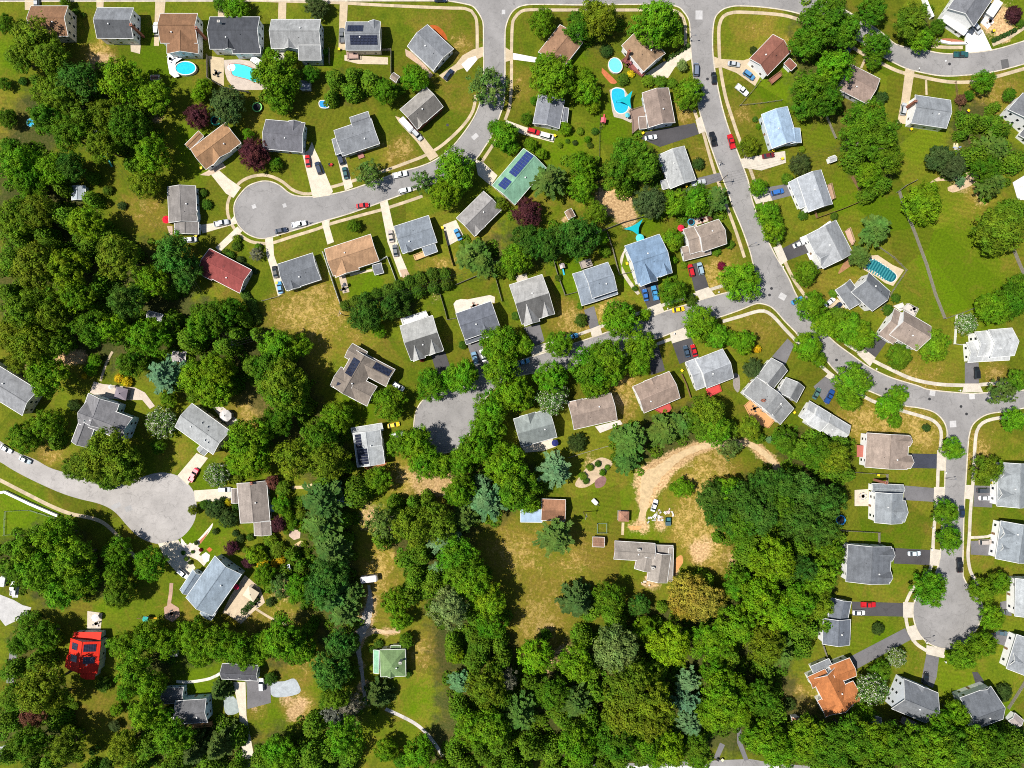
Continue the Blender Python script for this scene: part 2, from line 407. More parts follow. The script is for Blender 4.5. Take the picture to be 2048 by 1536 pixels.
def make_ground():
    xs = np.concatenate([[-1500, -800, -420, -300, -240], np.arange(-205, 206, 1.0), [240, 300, 420, 800, 1500]])
    ys = np.concatenate([[-1500, -800, -420, -300, -200], np.arange(-156, 157, 1.0), [200, 300, 420, 800, 1500]])
    X, Y = np.meshgrid(xs, ys)
    nx, ny = len(xs), len(ys)
    px, py = X / S + 1024, 768 - Y / S
    rs = np.random.RandomState(3)

    def field(blobs):
        f = np.zeros_like(px)
        for (x, y, r, a) in blobs:
            f += a * np.exp(-(((px - x) ** 2 + (py - y) ** 2) / (r * r)) ** 1.5)
        return np.clip(f, 0, 1.4)
    v = np.stack([X, Y, np.zeros_like(X)], -1).reshape(-1, 3)
    i = np.arange(nx * ny).reshape(ny, nx)
    q = np.stack([i[:-1, :-1], i[:-1, 1:], i[1:, 1:], i[1:, :-1]], -1).reshape(-1, 4)
    me = bpy.data.meshes.new('ground')
    me.vertices.add(len(v)); me.vertices.foreach_set('co', v.ravel())
    me.loops.add(q.size); me.loops.foreach_set('vertex_index', q.ravel())
    me.polygons.add(len(q)); me.polygons.foreach_set('loop_start', np.arange(0, q.size, 4))
    me.polygons.foreach_set('loop_total', np.full(len(q), 4))
    me.update(calc_edges=True)
    for nm, bl in (('dry', DRY), ('dirt', DIRT), ('lush', LUSH), ('litter', LITTER)):
        a = me.attributes.new(nm, 'FLOAT', 'POINT')
        a.data.foreach_set('value', field(bl).ravel().astype(np.float32))
    t = NT('lawn').set(0.95, 0.1)
    n1 = t.noise(0.045, 5, 0.6); n2 = t.noise(0.22, 5, 0.65); n3 = t.noise(1.3, 4, 0.7); n4 = t.noise(6, 2, 0.6)
    n6 = t.noise(0.10, 6, 0.7, dist=0.8); n5 = t.noise(0.62, 7, 0.82, dist=1.2); n7 = t.noise(0.27, 5, 0.75, dist=0.6)
    g = t.mix(t.mapr(n1, 0.35, 0.65, 0, 1), GRASS_A, GRASS_B)
    g = t.mix(t.mapr(n2, 0.42, 0.7, 0, .8), g, GRASS_C)
    g = t.mix(t.mapr(n6, 0.48, 0.68, 0, .75), g, (0.112, 0.096, 0.010))
    lush = t.mapr(t.math('ADD', t.attr('lush'), t.mapr(n2, .3, .7, -.3, .3)), .15, .8, 0, .85, True)
    g = t.mix(lush, g, GRASS_L)
    dn = t.math('ADD', t.attr('dry'), t.math('ADD', t.mapr(n6, .3, .7, -.55, .55), t.mapr(n5, .3, .7, -.4, .4)))
    g = t.mix(t.mapr(dn, .15, 1.2, 0, .92), g, t.mix(t.mapr(n7, .38, .66, 0, 1), STRAW_A, (0.20, 0.125, 0.026)))
    fl = t.math('ADD', t.math('MULTIPLY', t.attr('dry'), .60), t.math('ADD', t.mapr(n5, .3, .7, -.62, .62), t.mapr(n7, .3, .7, -.28, .28)))
    g = t.mix(t.mapr(fl, .70, 1.05, 0, .8), g, STRAW_B)
    g = t.mix(t.mapr(t.math('SUBTRACT', n5, t.math('MULTIPLY', t.attr('dry'), .1)), .54, .68, 0, .62), g, (0.038, 0.062, 0.003))
    ln = t.math('ADD', t.attr('litter'), t.mapr(n2, .3, .7, -.3, .3))
    g = t.mix(t.mapr(ln, .4, .9, 0, .8, True), g, t.mix(t.mapr(n3, .35, .65, 0, 1), (0.030, 0.045, 0.010), (0.055, 0.045, 0.020)))
    en = t.math('ADD', t.attr('dirt'), t.math('ADD', t.mapr(n2, .3, .7, -.3, .3), t.mapr(n3, .3, .7, -.22, .22)))
    g = t.mix(t.mapr(en, .3, .85, 0, .95, True), g, t.mix(t.mapr(n3, .3, .7, 0, 1), (0.36, 0.21, 0.10), (0.52, 0.36, 0.19)))
    f = t.math('MULTIPLY', t.mapr(n3, .3, .7, .70, 1.32), t.mapr(n4, .3, .7, .78, 1.22))
    # every lot is kept differently: tone per plot, some with mowing lanes
    vo = t.n('ShaderNodeTexVoronoi'); vo.inputs['Scale'].default_value = 0.036; t.l(t.pos(), vo.inputs['Vector'])
    sp = t.n('ShaderNodeSeparateColor'); t.l(vo.outputs['Color'], sp.inputs[0])
    f = t.math('MULTIPLY', f, t.mapr(sp.outputs[0], 0, 1, .84, 1.18))
    g = t.mix(t.math('MULTIPLY', t.mapr(sp.outputs[1], .45, 1, 0, .5), t.mapr(n7, .3, .7, .2, 1)), g, (0.135, 0.112, 0.012))
    ws = []
    for rot in (0.45, 1.75):
        mp = t.n('ShaderNodeMapping'); mp.inputs['Rotation'].default_value = (0, 0, rot); t.l(t.pos(), mp.inputs[0])
        wv = t.n('ShaderNodeTexWave'); wv.inputs['Scale'].default_value = 0.16; wv.inputs['Distortion'].default_value = 1.2; wv.inputs['Detail Scale'].default_value = .4
        t.l(mp.outputs[0], wv.inputs[0]); ws.append(wv.outputs['Fac'])
    st = t.mix(t.math('GREATER_THAN', sp.outputs[2], .5), ws[0], ws[1])
    amp = t.mapr(sp.outputs[1], .2, 1, .03, .13)
    st = t.math('ADD', t.math('MULTIPLY', t.math('SUBTRACT', st, .5), amp), 1.0)
    f = t.math('MULTIPLY', f, st)
    t.col(t.mul(g, f))
    me.materials.append(t.mat)
    o = bpy.data.objects.new('ground', me); COL.objects.link(o)
    tag(o, kind='structure')


GRASS_A = (0.082, 0.116, 0.004); GRASS_B = (0.118, 0.132, 0.008); GRASS_C = (0.052, 0.090, 0.003); GRASS_L = (0.075, 0.135, 0.001)
STRAW_A = (0.158, 0.134, 0.014); STRAW_B = (0.42, 0.29, 0.095)
SANDY = [((1283, 1042), 10), ((1290, 1000), 17), ((1298, 963), 27), ((1310, 950), 22), ((1326, 937), 19), ((1345, 922), 16), ((1361, 911), 14), ((1380, 902), 13), ((1398, 895), 12), ((1416, 891), 11), ((1434, 888), 11), ((1460, 885), 10), ((1486, 885), 10), ((1512, 895), 11), ((1526, 905), 11), ((1538, 916), 11), ((1548, 929), 11), ((1557, 942), 10), ((1568, 958), 10), ((740, 1205), 14), ((733, 1235), 17), ((722, 1265), 17), ((716, 1290), 11), ((722, 1330), 9), ((727, 1370), 9), ((731, 1405), 9), ((770, 1264), 9), ((790, 1263), 8)]
DIRT += [(x, y, r * 1.25, .85) for (x, y), r in SANDY]
make_ground()

# =================================================================== roads
C_ROAD = (0.242, 0.232, 0.226); C_ROAD2 = (0.335, 0.325, 0.325)
NZ = [0]


def surf(name, pix, mat, color, z, smooth=False, closed=True):
    pts = [P(*p) for p in (spline(pix, 5, True) if smooth else pix)]
    mb = MB()
    mb.poly([(p.x, p.y, z) for p in pts])
    return tag(mb.build(name, M[mat], color=color), kind='structure')


K_WEST = [(899, 2.6), (930, 8), (946, 13), (957, 26), (964, 39), (966.7, 52), (967, 99), (967.5, 130), (965, 165), (959, 208), (940.6, 247), (904, 294), (870, 320), (837, 334), (800, 344), (750, 362), (705, 378), (665.6, 388), (626.6, 393), (595, 392), (577, 385),
          (561, 372), (546, 364.6), (530, 362), (514.6, 364.6), (496, 372.4), (480.7, 388), (470, 405), (468, 421.7), (471.6, 440), (480.7, 455.5), (496, 468.5), (514.6, 476), (530, 477), (546, 473.7), (567, 467), (606, 455.5), (642, 444), (699.5, 427), (772, 401), (834, 378), (890, 358), (925, 338), (953.6, 316),
          (970, 293), (984, 271), (1000.5, 229), (1008, 203), (1010, 156), (1010, 78), (1012, 52), (1021, 29), (1034, 16), (1053, 10), (1086, 9), (1164, 10), (1244, 9), (1270, 9), (1320, 9), (1353.6, 13), (1366.7, 23), (1377, 39), (1380, 57), (1382, 104), (1386, 143), (1391, 182), (1400.5, 229), (1408, 253), (1419, 286),
          (1434, 328), (1446, 359), (1456, 385), (1465.6, 414), (1484, 458), (1499.5, 502), (1506, 528), (1511, 548), (1506, 565), (1490, 576), (1442, 588), (1400.5, 600), (1367, 611), (1325, 624), (1309, 629), (1250, 651), (1201, 669), (1138.6, 690), (1060, 714.6), (1010, 732), (960, 752), (920, 772), (880, 785), (850, 797),
          (834, 818), (828, 845), (829, 865), (840, 888), (860, 902), (888, 906), (912, 898), (932, 880), (946, 859), (956, 830), (966, 805), (985, 780), (1010, 765), (1050, 749), (1140, 736), (1230, 706), (1314.6, 677), (1366.7, 657), (1437, 635), (1481, 619.6), (1507, 609), (1520, 607), (1538.5, 612), (1551.6, 622),
          (1570, 643), (1590.6, 664), (1601, 677), (1620, 693), (1644, 711), (1668, 739), (1700, 766), (1742, 783.5), (1767, 794), (1808, 811), (1834, 815), (1860, 821), (1876, 830), (1889, 846), (1894, 864), (1893, 882), (1890, 942), (1888, 994), (1882.6, 1059.5), (1880, 1112), (1871, 1145.5), (1858, 1160), (1840, 1179), (1829, 1202), (1825.6, 1217),
          (1827, 1238), (1834.6, 1261), (1847.5, 1279), (1863, 1289.5), (1886, 1297), (1910, 1295), (1936, 1280), (1958, 1248), (1965, 1217), (1960, 1200), (1943, 1179), (1931, 1163), (1925.6, 1145), (1926, 1100), (1928, 1020.5), (1932, 955), (1936, 890), (1938.6, 869), (1946, 848.5), (1965, 833), (1985.5, 826), (2017, 822.5), (2048, 816), (2110, 806)]
K_EAST = [(2110, 770), (2048, 780), (1970, 785.5), (1928, 786), (1860, 779.5), (1834, 771), (1782, 755), (1738, 734), (1703, 709.5), (1670, 685), (1640, 655), (1610, 620), (1590.6, 586), (1577.6, 557), (1564.6, 534), (1551.6, 513), (1541, 492), (1528, 466), (1515, 432), (1503, 396), (1497, 364.6), (1484, 328), (1471, 294),
          (1458, 260), (1446, 221), (1437, 182), (1430.5, 146), (1426.6, 117), (1425, 86), (1426.5, 52), (1432, 32), (1445, 19.5), (1460, 14), (1480, 12), (1530, 15), (1585, 24), (1640, 42), (1680, 62), (1717, 82), (1746, 101), (1774, 118), (1810, 136), (1847, 146), (1885, 152), (1925, 151), (1985, 144), (2048, 128), (2110, 108)]
K_NORTH = [(-60, -40), (700, -38), (1400, -34), (1520, -32), (1600, -14), (1670, 10), (1756, 60), (1793, 89), (1847, 100), (1885, 107), (1925, 107), (1985, 100), (2048, 82), (2110, 60)]
K_WEST0 = [(-60, 3), (700, 2), (880, 2)]
kw, ke, kn = spline(K_WEST0 + K_WEST, 5), spline(K_EAST, 5), spline(K_NORTH, 5)
road_px = kw + ke + kn[::-1]
surf('road', road_px, 'asphalt', C_ROAD, 0.010)
surf('road', [(-40, 860), (0, 882), (26, 900.6), (70, 919), (104, 937), (160, 953), (200, 964), (250, 964), (286.5, 953), (312.5, 946), (336, 946), (362, 955), (383, 976), (391, 994), (393, 1020), (388, 1044), (372, 1067), (349, 1083), (323, 1088), (299.5, 1084), (276, 1072.5), (255, 1052),
                (234, 1028), (216, 1015), (193, 1006), (156, 997), (117, 984), (65, 960.5), (26, 940), (0, 924), (-40, 905)], 'asphalt', (0.335, 0.315, 0.30), 0.010, True)
surf('road', [(1180, 1528), (1277, 1526), (1425, 1521), (1500, 1518), (1545, 1526), (1620, 1532), (1620, 1572), (1180, 1572)], 'asphalt', C_ROAD, 0.010)
mb = MB(); ribbon(mb, [P(1240, 1534), P(1560, 1534)], 0.5, 0.016)
tag(mb.build('road_marking', M['white_paint']), kind='structure')
# patches of newer or older paving, manhole covers
for c, w, h, rot, colr in [((1007, 24), 7, 9, 0, .44), ((1398, 30), 14, 18, 0, .46), ((950, 273), 13, 9, 40, .42), ((1565, 593), 14, 12, -30, .45), ((1865, 786), 11, 11, -10, .45), ((1944, 793), 11, 11, 5, .45), ((1906, 848), 13, 13, 3, .46), ((2010, 128), 15, 19, 10, .10),
                          ((508, 413), 8, 8, 20, .42), ((569, 411), 7, 8, 20, .42), ((257, 1017), 14, 11, 20, .30), ((890, 852), 9, 10, 0, .22), ((232, 1012), 20, 9, 25, .33)]:
    a = math.radians(rot); ca, sa = math.cos(a) / 2, math.sin(a) / 2
    surf('road_patch', [(c[0] + sx * w * ca + sy * h * sa, c[1] - sx * w * sa + sy * h * ca) for sx, sy in ((-1, -1), (1, -1), (1, 1), (-1, 1))], 'asphalt', (colr, colr * .98, colr * .97), 0.016)
mb = MB()
for c in [(1543, 577), (1539, 590), (1922, 813), (1933, 828), (1772, 778), (1859, 798), (1673, 720), (1415, 158), (1899, 128), (895, 250)]:
    p = P(*c); mb.disc((p.x, p.y), 0.55, 0.022, 12)
tag(mb.build('road_manhole_covers', M['dark_metal']), kind='structure')
# kerbs
for pix in (kw, ke, kn):
    mb = MB(); ribbon(mb, [P(*p) for p in pix], 0.42, 0.0, 0.12)
    tag(mb.build('kerb', M['concrete'], color=(0.54, 0.48, 0.385)), kind='structure')

# ================================================================ pavements
TAN = (0.46, 0.37, 0.25)
SLAB = random.Random(4); PALE = (0.50, 0.45, 0.375)
for w, c, pix in [
    (1.15, TAN, [(440, -2), (560, 2), (660, 4.7), (738.5, 9), (820, 13), (896, 16), (930, 17), (943, 22), (951, 34), (954, 52), (954.4, 100)]),
    (1.15, TAN, [(951, 190), (946, 221), (925, 252.6), (886, 289), (852, 310), (820, 323), (777.6, 338.5), (730, 354), (691.7, 366), (650, 378), (618, 388), (598, 385), (582, 377.6), (566.7, 364.6), (546, 354), (525, 350), (504, 353), (486, 360.6), (473, 372), (462, 389), (455, 408), (456, 429.5), (464, 450), (478, 468),
      (501.6, 483), (527.6, 487), (546, 485.5), (582, 474), (634, 458), (660, 448), (725.5, 429.5), (764.6, 419), (820, 401), (845, 392)]),
    (1.15, TAN, [(964, 323), (980, 299), (992, 280)]),
    (1.15, TAN, [(1010, 240), (1019, 213.5), (1022.7, 169), (1023, 104), (1024.5, 52), (1029, 36.5), (1042, 23), (1060, 19.5), (1102, 20), (1170, 20), (1250, 20), (1330, 20), (1355, 24), (1366.7, 36), (1370.6, 50), (1371, 99)]),
    (1.15, TAN, [(1388, 220), (1393, 234), (1405.7, 263), (1416, 299.5), (1429, 344), (1444, 384), (1455, 416.5), (1473, 466), (1489, 515)]),
    (1.25, TAN, [(1640, 55), (1585, 35), (1551.6, 28.6), (1499.5, 25), (1465.6, 25), (1447, 32.5), (1439.6, 47), (1437.5, 65), (1439, 114.6), (1442, 146), (1451, 193), (1463, 232), (1476, 271), (1482.6, 288), (1499.5, 336), (1507, 357), (1522, 400), (1536, 440), (1549, 468.5), (1562, 500), (1572, 528), (1588, 560), (1606, 586), (1630, 620)]),
    (1.2, PALE, [(1450, 570), (1421, 579), (1375, 594), (1325, 610.5), (1270, 629), (1185, 659), (1120, 682), (1050, 705)]),
    (1.25, PALE, [(1445, 643), (1481, 632.6), (1518, 622), (1536, 625), (1551.6, 638), (1570, 658.6), (1585, 674), (1615.6, 706), (1639, 729), (1673, 757), (1734, 796.5), (1767, 809.5), (1808, 822.5), (1847.5, 834), (1866, 841), (1879, 854), (1882.6, 872), (1880, 900.6), (1876, 942), (1875, 973.6), (1871, 1020.5), (1867, 1072.5), (1863, 1130),
      (1850, 1152), (1827, 1176), (1816.6, 1194), (1811, 1212), (1812.7, 1243), (1820, 1269), (1832, 1287), (1852.6, 1301), (1868, 1308), (1889, 1313)]),
    (1.2, PALE, [(1230, 717), (1317, 687), (1361.5, 671), (1400, 659)]),
    (1.35, PALE, [(1690, 686), (1712, 700), (1746, 721), (1782, 739), (1824, 757.6), (1873.5, 768), (1928, 770.6), (1965, 769), (2019, 763), (2070, 752)]),
    (1.25, PALE, [(2060, 830), (2017, 834), (1985.5, 838), (1965, 846), (1954, 861.6), (1950, 890), (1946, 963), (1941, 1020.5), (1938.6, 1072.5), (1936, 1112), (1941, 1143), (1951, 1160.6), (1962, 1180)]),
    (1.25, TAN, [(1863, 92.5), (1895, 95), (1925.6, 95)]),
    (1.25, TAN, [(1985, 90), (2017, 75.5), (2060, 48)]),
    (1.3, TAN, [(1690, 85), (1707, 96), (1733, 112), (1764, 127.6), (1798, 143), (1834, 152), (1881, 161.5), (1912.5, 164.6), (1949, 163), (1991, 153.6), (2060, 134)]),
    (1.4, TAN, [(-10, 955), (52, 987), (104, 1013), (143, 1028), (182, 1036), (208, 1046.5), (234, 1070), (255, 1096), (273, 1117)]),
    (0.9, TAN, [(1733, 112), (1722, 136)]),
    (0.9, TAN, [(225, 703), (212, 728), (201, 762)]),
    (0.9, TAN, [(512, 1218), (545, 1238), (575, 1250)]),
    (1.1, (0.6, 0.57, 0.5), [(353, 1363), (380, 1364), (420, 1357), (440, 1347)]),
    (1.3, (0.46, 0.43, 0.4), [(771, 1418), (800, 1431), (830, 1447), (851.6, 1465), (870, 1488), (886, 1512)]),
    (1.0, (0.5, 0.4, 0.25), [(1246, 1045), (1245, 1070)]),
    (1.0, PALE, [(1941, 1075), (1975, 1073), (1990, 1066)]),
    (0.8, TAN, [(1852, 160), (1853, 190)]),
    (1.4, (0.40, 0.26, 0.19), [(343, 1166), (341, 1190), (338, 1210), (342, 1225)]),
    (1.2, (0.55, 0.42, 0.24), [(585, 975), (610, 974), (625, 970)]),
    (0.9, (0.5, 0.42, 0.3), [(700, 550), (716, 546), (745, 540)]),
]:
    NZ[0] = (NZ[0] + 1) % 5
    mb = MB(); ribbon(mb, [P(*p) for p in spline(pix, 8)], w, 0.024 + .004 * NZ[0])
    tag(mb.build('pavement', M['concrete'], color=c), kind='structure')

# driveways
DK = (0.065, 0.062, 0.066); DG = (0.14, 0.135, 0.14); WC = (0.70, 0.67, 0.62); CC = (0.55, 0.49, 0.39); NV = (0.042, 0.046, 0.062)
for c, pix in [
    (TAN, [(49.5, -8), (83, -8), (80, 12), (62, 13), (62, 20), (50, 20)]), (TAN, [(193, -8), (208, -8), (207, 15), (193, 15)]),
    (TAN, [(311, -8), (332, -8), (329, 26), (320, 28), (318, 92), (308, 92)]), (TAN, [(436, -8), (452, -8), (451, 34), (436, 34)]), (TAN, [(557.5, -5), (573, -5), (572, 38), (556, 38)]),
    (TAN, [(680, -5), (696, -5), (694, 44), (690, 100), (677, 100)]), (CC, [(415.6, 341), (434, 337), (457, 357), (482, 375), (467, 396), (452, 387)]),
    (CC, [(605, 309), (617, 300), (624, 284), (630, 300), (637, 314), (666, 383), (660, 391), (626, 396)]), (CC, [(671, 299), (688, 303), (706, 374), (690, 381)]),
    (TAN, [(968, 93), (946, 99), (925, 111), (912, 128), (878, 151), (894, 164), (914, 141), (930, 135), (951, 120), (968, 112)]), (WC, [(923, 129), (936, 117), (951, 112), (955, 119), (944, 132), (934, 144)]),
    (TAN, [(790, 232), (820, 243), (849, 276), (877, 312), (860, 322), (834, 284), (798, 245)]), (TAN, [(1010, 94), (1022, 102), (1026, 106), (1026, 119), (1022, 121), (1010, 124)]), (WC, [(1026, 106), (1073, 115), (1071, 125), (1026, 119)]),
    (CC, [(1012, 240), (1050, 254), (1112, 270), (1107, 285), (1050, 270), (1010, 253)]), (CC, [(950, 318), (967, 325), (995, 351), (982, 372), (956, 350)]),
    (CC, [(1382, 94), (1346, 112), (1320, 128), (1286, 151), (1302, 155), (1336, 156), (1350, 134), (1383, 118)]),
    (TAN, [(1425, 112), (1440, 118), (1486, 121), (1505, 115), (1520, 154), (1510, 172), (1473, 146), (1442, 134), (1429, 137)]),
    (DK, [(1291, 264), (1390, 246), (1398, 268), (1320, 294), (1283, 278)]), (PALE, [(1391, 240), (1403, 232), (1412, 262), (1398, 268)]), (DG, [(1391, 357), (1440, 345), (1448, 359), (1382, 380), (1370, 384)]),
    (PALE, [(1481, 318), (1523, 310), (1570, 302), (1572, 325.5), (1523, 341), (1488, 336)]), (DG, [(1533, 375), (1580, 367), (1583, 391), (1545, 401)]), (PALE, [(1501, 383), (1533, 375), (1545, 401), (1512, 408)]),
    (WC, [(1931, 68), (1946, 52), (1965, 60), (1984, 100), (1931, 108)]), (TAN, [(1811, 136), (1829, 142), (1820, 198), (1816, 248), (1794, 247), (1803, 198)]), (CC, [(400, 450), (460, 442), (470, 430), (474, 447), (405, 467)]),
    (CC, [(431, 495), (475, 453), (485, 462), (440, 504)]), (CC, [(530, 477), (546, 474), (548, 510), (556, 534), (569, 586), (556, 592), (541, 536), (533, 510)]), (CC, [(643, 443), (660, 437), (658, 450), (668, 484), (655, 489)]),
    (CC, [(760, 406), (775, 400), (785, 445), (801, 508), (818, 548), (801, 554), (775, 484)]), (CC, [(886, 450), (912, 440), (928, 474), (896, 492)]), (DK, [(862.5, 711), (890, 703), (906, 750), (876, 755)]), (DG, [(935, 690), (961, 682), (985, 745), (955, 752)]),
    (DG, [(1047, 656), (1079, 646), (1089, 682), (1071, 692)]), (PALE, [(1060, 695), (1110, 680), (1115, 695), (1064, 712)]), (PALE, [(1180, 658), (1200, 650), (1204, 668), (1184, 675)]), (DG, [(1168, 620), (1188, 612), (1198, 651), (1180, 658)]), (DK, [(1278, 575), (1315, 562), (1321, 606), (1295, 616)]), (PALE, [(1295, 616), (1321, 606), (1329, 624), (1306, 633)]),
    (DK, [(1377, 531), (1400.5, 523), (1417.5, 574), (1390, 583)]), (PALE, [(1390, 583), (1417, 574), (1430, 590), (1400, 600)]), (DK, [(1344.5, 687), (1382, 675.6), (1398, 713), (1359, 728)]), (PALE, [(1340, 668), (1372, 655), (1382, 675), (1344, 687)]), (DK, [(1296, 692), (1317, 692), (1330, 741), (1302, 750)]),
    (DK, [(1563, 498), (1606, 475), (1620, 504), (1575, 521)]), (PALE, [(1546, 495), (1562, 490), (1575, 521), (1562, 530)]), (DG, [(1544, 713), (1575, 677), (1588, 690), (1570, 731)]), (TAN, [(1654, 612), (1675, 598), (1692, 612), (1672, 627)]), (DK, [(1729, 698), (1751, 666), (1774.5, 682), (1751, 715)]),
    (PALE, [(1714, 708), (1728, 697), (1751, 715), (1740, 733)]), (DG, [(1929.5, 725), (1957, 725), (1958, 767), (1929.5, 767)]), (PALE, [(1929, 767), (1958, 767), (1966, 784), (1924, 784)]), (DG, [(1627, 773), (1650, 753), (1676, 768), (1652, 810)]), (PALE, [(1650, 753), (1660, 743), (1685, 762), (1676, 768)]),
    (NV, [(1821, 907), (1873.5, 908), (1873.5, 937), (1824, 936)]), (PALE, [(1874, 900), (1891, 903), (1889, 941), (1873, 941)]), (DG, [(1808, 971), (1868, 976), (1867, 1003.5), (1808, 1000)]), (PALE, [(1868, 974), (1889, 974), (1888, 1003), (1867, 1003)]), (DK, [(1787.5, 1096), (1860.5, 1100), (1859, 1130), (1787.5, 1127)]), (PALE, [(1861, 1097), (1881, 1100), (1878, 1132), (1859, 1130)]),
    (DG, [(1948, 971), (1985.5, 972), (1984, 1015), (1946.5, 1013)]), (PALE, [(1931, 970), (1948, 970), (1946, 1000), (1930, 997)]), (DG, [(1941, 1082), (1988, 1080), (1988, 1112), (1941, 1109)]), (DK, [(1704, 1203), (1806, 1206), (1806, 1233), (1704, 1231)]), (PALE, [(1806, 1204), (1827, 1205), (1827, 1235), (1806, 1235)]),
    (DG, [(1700.5, 1313), (1810, 1256), (1822, 1279), (1713, 1338)]), (PALE, [(1813, 1254), (1829, 1250), (1845, 1279), (1824, 1281)]), (DG, [(1852.6, 1308), (1878, 1315), (1873, 1354), (1865.5, 1376), (1842, 1364)]), (PALE, [(1853, 1290), (1890, 1298), (1886, 1316), (1852, 1308)]), (DG, [(1981.5, 1266), (2025, 1264), (2018, 1295), (1987, 1284)]), (DG, [(2000, 1204), (2023, 1199), (2023, 1232), (2000, 1228)]),
    (DK, [(1944, 1344), (1955, 1344), (1966, 1359), (1970, 1372), (1953, 1374)]), (CC, [(393, 906), (416, 916), (375, 970), (355, 951)]), (CC, [(388, 981), (430, 978), (464, 976), (464, 1004), (425, 1003), (390, 1003)]), (CC, [(316, 1087), (357, 1080), (372, 1105), (391, 1135), (378, 1157), (354, 1145), (331, 1119)]),
    (DG, [(444, 1340), (540.5, 1362), (542, 1405.5), (495, 1418), (493, 1364)]), (CC, [(466, 1364), (491, 1364), (493, 1431), (508, 1511), (503, 1545), (488, 1545), (482, 1475), (478, 1420)]), ((0.36, 0.35, 0.35), [(493, 1362), (540.5, 1362), (542, 1405), (495, 1418)]), (DG, [(1427, 1516), (1440, 1485), (1450, 1490), (1437, 1518)]), (DG, [(1474, 1457), (1482, 1457), (1484, 1485), (1497, 1520), (1488, 1521), (1474, 1485)]),
    ((0.2, 0.19, 0.19), [(20, 1298), (35, 1298), (27, 1366), (12, 1366)]), ((0.43, 0.42, 0.41), [(0, 1189), (28, 1200), (45, 1210), (63, 1215), (55, 1232), (25, 1245), (11, 1252), (-10, 1225)]), ((0.5, 0.5, 0.5), [(36, 1117), (42, 1117), (36, 1195), (24, 1195)]), ((0.4, 0.4, 0.42), [(-5, 1495), (12, 1490), (10, 1505), (-5, 1525)]),
]:
    NZ[0] = (NZ[0] + 1) % 5
    surf('driveway', pix, 'concrete' if max(c) > 0.2 else 'asphalt', c, 0.046 + 0.004 * NZ[0])

# loose tracks: sand, gravel, mulch
def track(pix, width, c, z, name='track'):
    sp = spline([(x, y, w) for (x, y), w in zip(pix, width)], 5)
    r = random.Random(len(pix))
    mb = MB(); ribbon(mb, [P(p[0] + r.uniform(-.5, .5), p[1] + r.uniform(-.5, .5)) for p in sp], [p[2] * S * r.uniform(.66, .98) for p in sp], z)
    tag(mb.build(name, M['loose_earth'], color=c), kind='structure')


SAND = (0.50, 0.37, 0.21)
track([(1283, 1042), (1290, 1000), (1298, 963), (1326, 937), (1361, 911), (1398, 895), (1434, 888), (1486, 885), (1512, 895), (1538.5, 916), (1557, 942), (1575, 968)], [14, 24, 40, 28, 18, 15, 13, 13, 15, 15, 14, 12], SAND, 0.012)
track([(738, 1170), (740, 1205), (733, 1235), (722, 1265), (716, 1290), (722, 1330), (727, 1370), (731, 1410)], [7, 14, 24, 22, 14, 10, 9, 8], (0.40, 0.36, 0.31), 0.016)
track([(722, 1275), (745, 1262), (770, 1264), (800, 1263)], [14, 13, 9, 8], (0.50, 0.36, 0.22), 0.012)


def patch(pix, c, z=0.020, name='path', mat='loose_earth'):
    surf(name, pix, mat, c, z, True)


patch([(542, 1367), (570, 1362), (588, 1357), (598, 1370), (600, 1385), (575, 1393), (545, 1392)], (0.36, 0.39, 0.41), name='gravel_path')
patch([(448, 1392), (460, 1388), (476, 1404), (478, 1424), (452, 1428)], (0.30, 0.34, 0.33), name='gravel_path')
patch([(1187, 922), (1205, 915), (1225, 925), (1215, 940), (1195, 960), (1170, 975), (1150, 970), (1165, 945)], (0.46, 0.35, 0.23), name='gravel_path')
patch([(1190, 962), (1205, 952), (1213, 958), (1207, 972), (1192, 976)], (0.22, 0.12, 0.11), 0.026, name='gravel_path')
patch([(860, 51), (875, 52), (889, 65), (895, 80), (888, 80), (872, 64)], (0.36, 0.085, 0.02), name='mulch_path')
patch([(1204, 136), (1220, 150), (1234, 165), (1222, 167), (1208, 152), (1203, 145)], (0.45, 0.14, 0.06), name='mulch_path')
patch([(1882, 78), (1900, 77), (1927, 82), (1928, 87), (1885, 84)], (0.36, 0.14, 0.08), name='mulch_path')
patch([(728, 935), (760, 925), (775, 923), (770, 931), (735, 940)], (0.34, 0.14, 0.07), name='mulch_path')
patch([(1346, 1125), (1362, 1110), (1366, 1125), (1352, 1145), (1345, 1160)], (0.55, 0.27, 0.1), name='mulch_path')
patch([(1255, 1053), (1283, 1052), (1280, 1059), (1262, 1060)], (0.55, 0.3, 0.12), name='mulch_path')
patch([(1690, 522), (1698, 515), (1712, 522), (1690, 540), (1676, 547)], (0.30, 0.16, 0.08), name='mulch_path')
patch([(413, 1099), (419, 1094), (425, 1099), (419, 1105)], (0.42, 0.11, 0.04), name='mulch_path')
patch([(352, 1082), (357, 1104), (366, 1110), (362, 1094), (358, 1083)], (0.45, 0.16, 0.08), 0.034, name='mulch_path')
patch([(398, 1083), (414, 1066), (419, 1058), (411, 1074), (400, 1088)], (0.42, 0.16, 0.09), 0.036, name='mulch_path')
patch([(1890, 120), (1893, 120), (1893, 123), (1890, 123)], (0.6, 0.6, 0.6), 0.018)
patch([(585, 1093), (605, 1080), (603, 1092), (592, 1117), (580, 1112)], (0.52, 0.38, 0.2), name='gravel_path')
patch([(362, 1076), (368, 1105), (392, 1095), (420, 1062), (426, 1046), (418, 1055), (395, 1080), (376, 1090)], (0.66, 0.58, 0.5), 0.030, name='gravel_path')
patch([(1240, 520), (1250, 500), (1243, 540), (1255, 565), (1275, 590), (1280, 587), (1260, 560), (1248, 540)], (0.45, 0.40, 0.33), name='gravel_path')
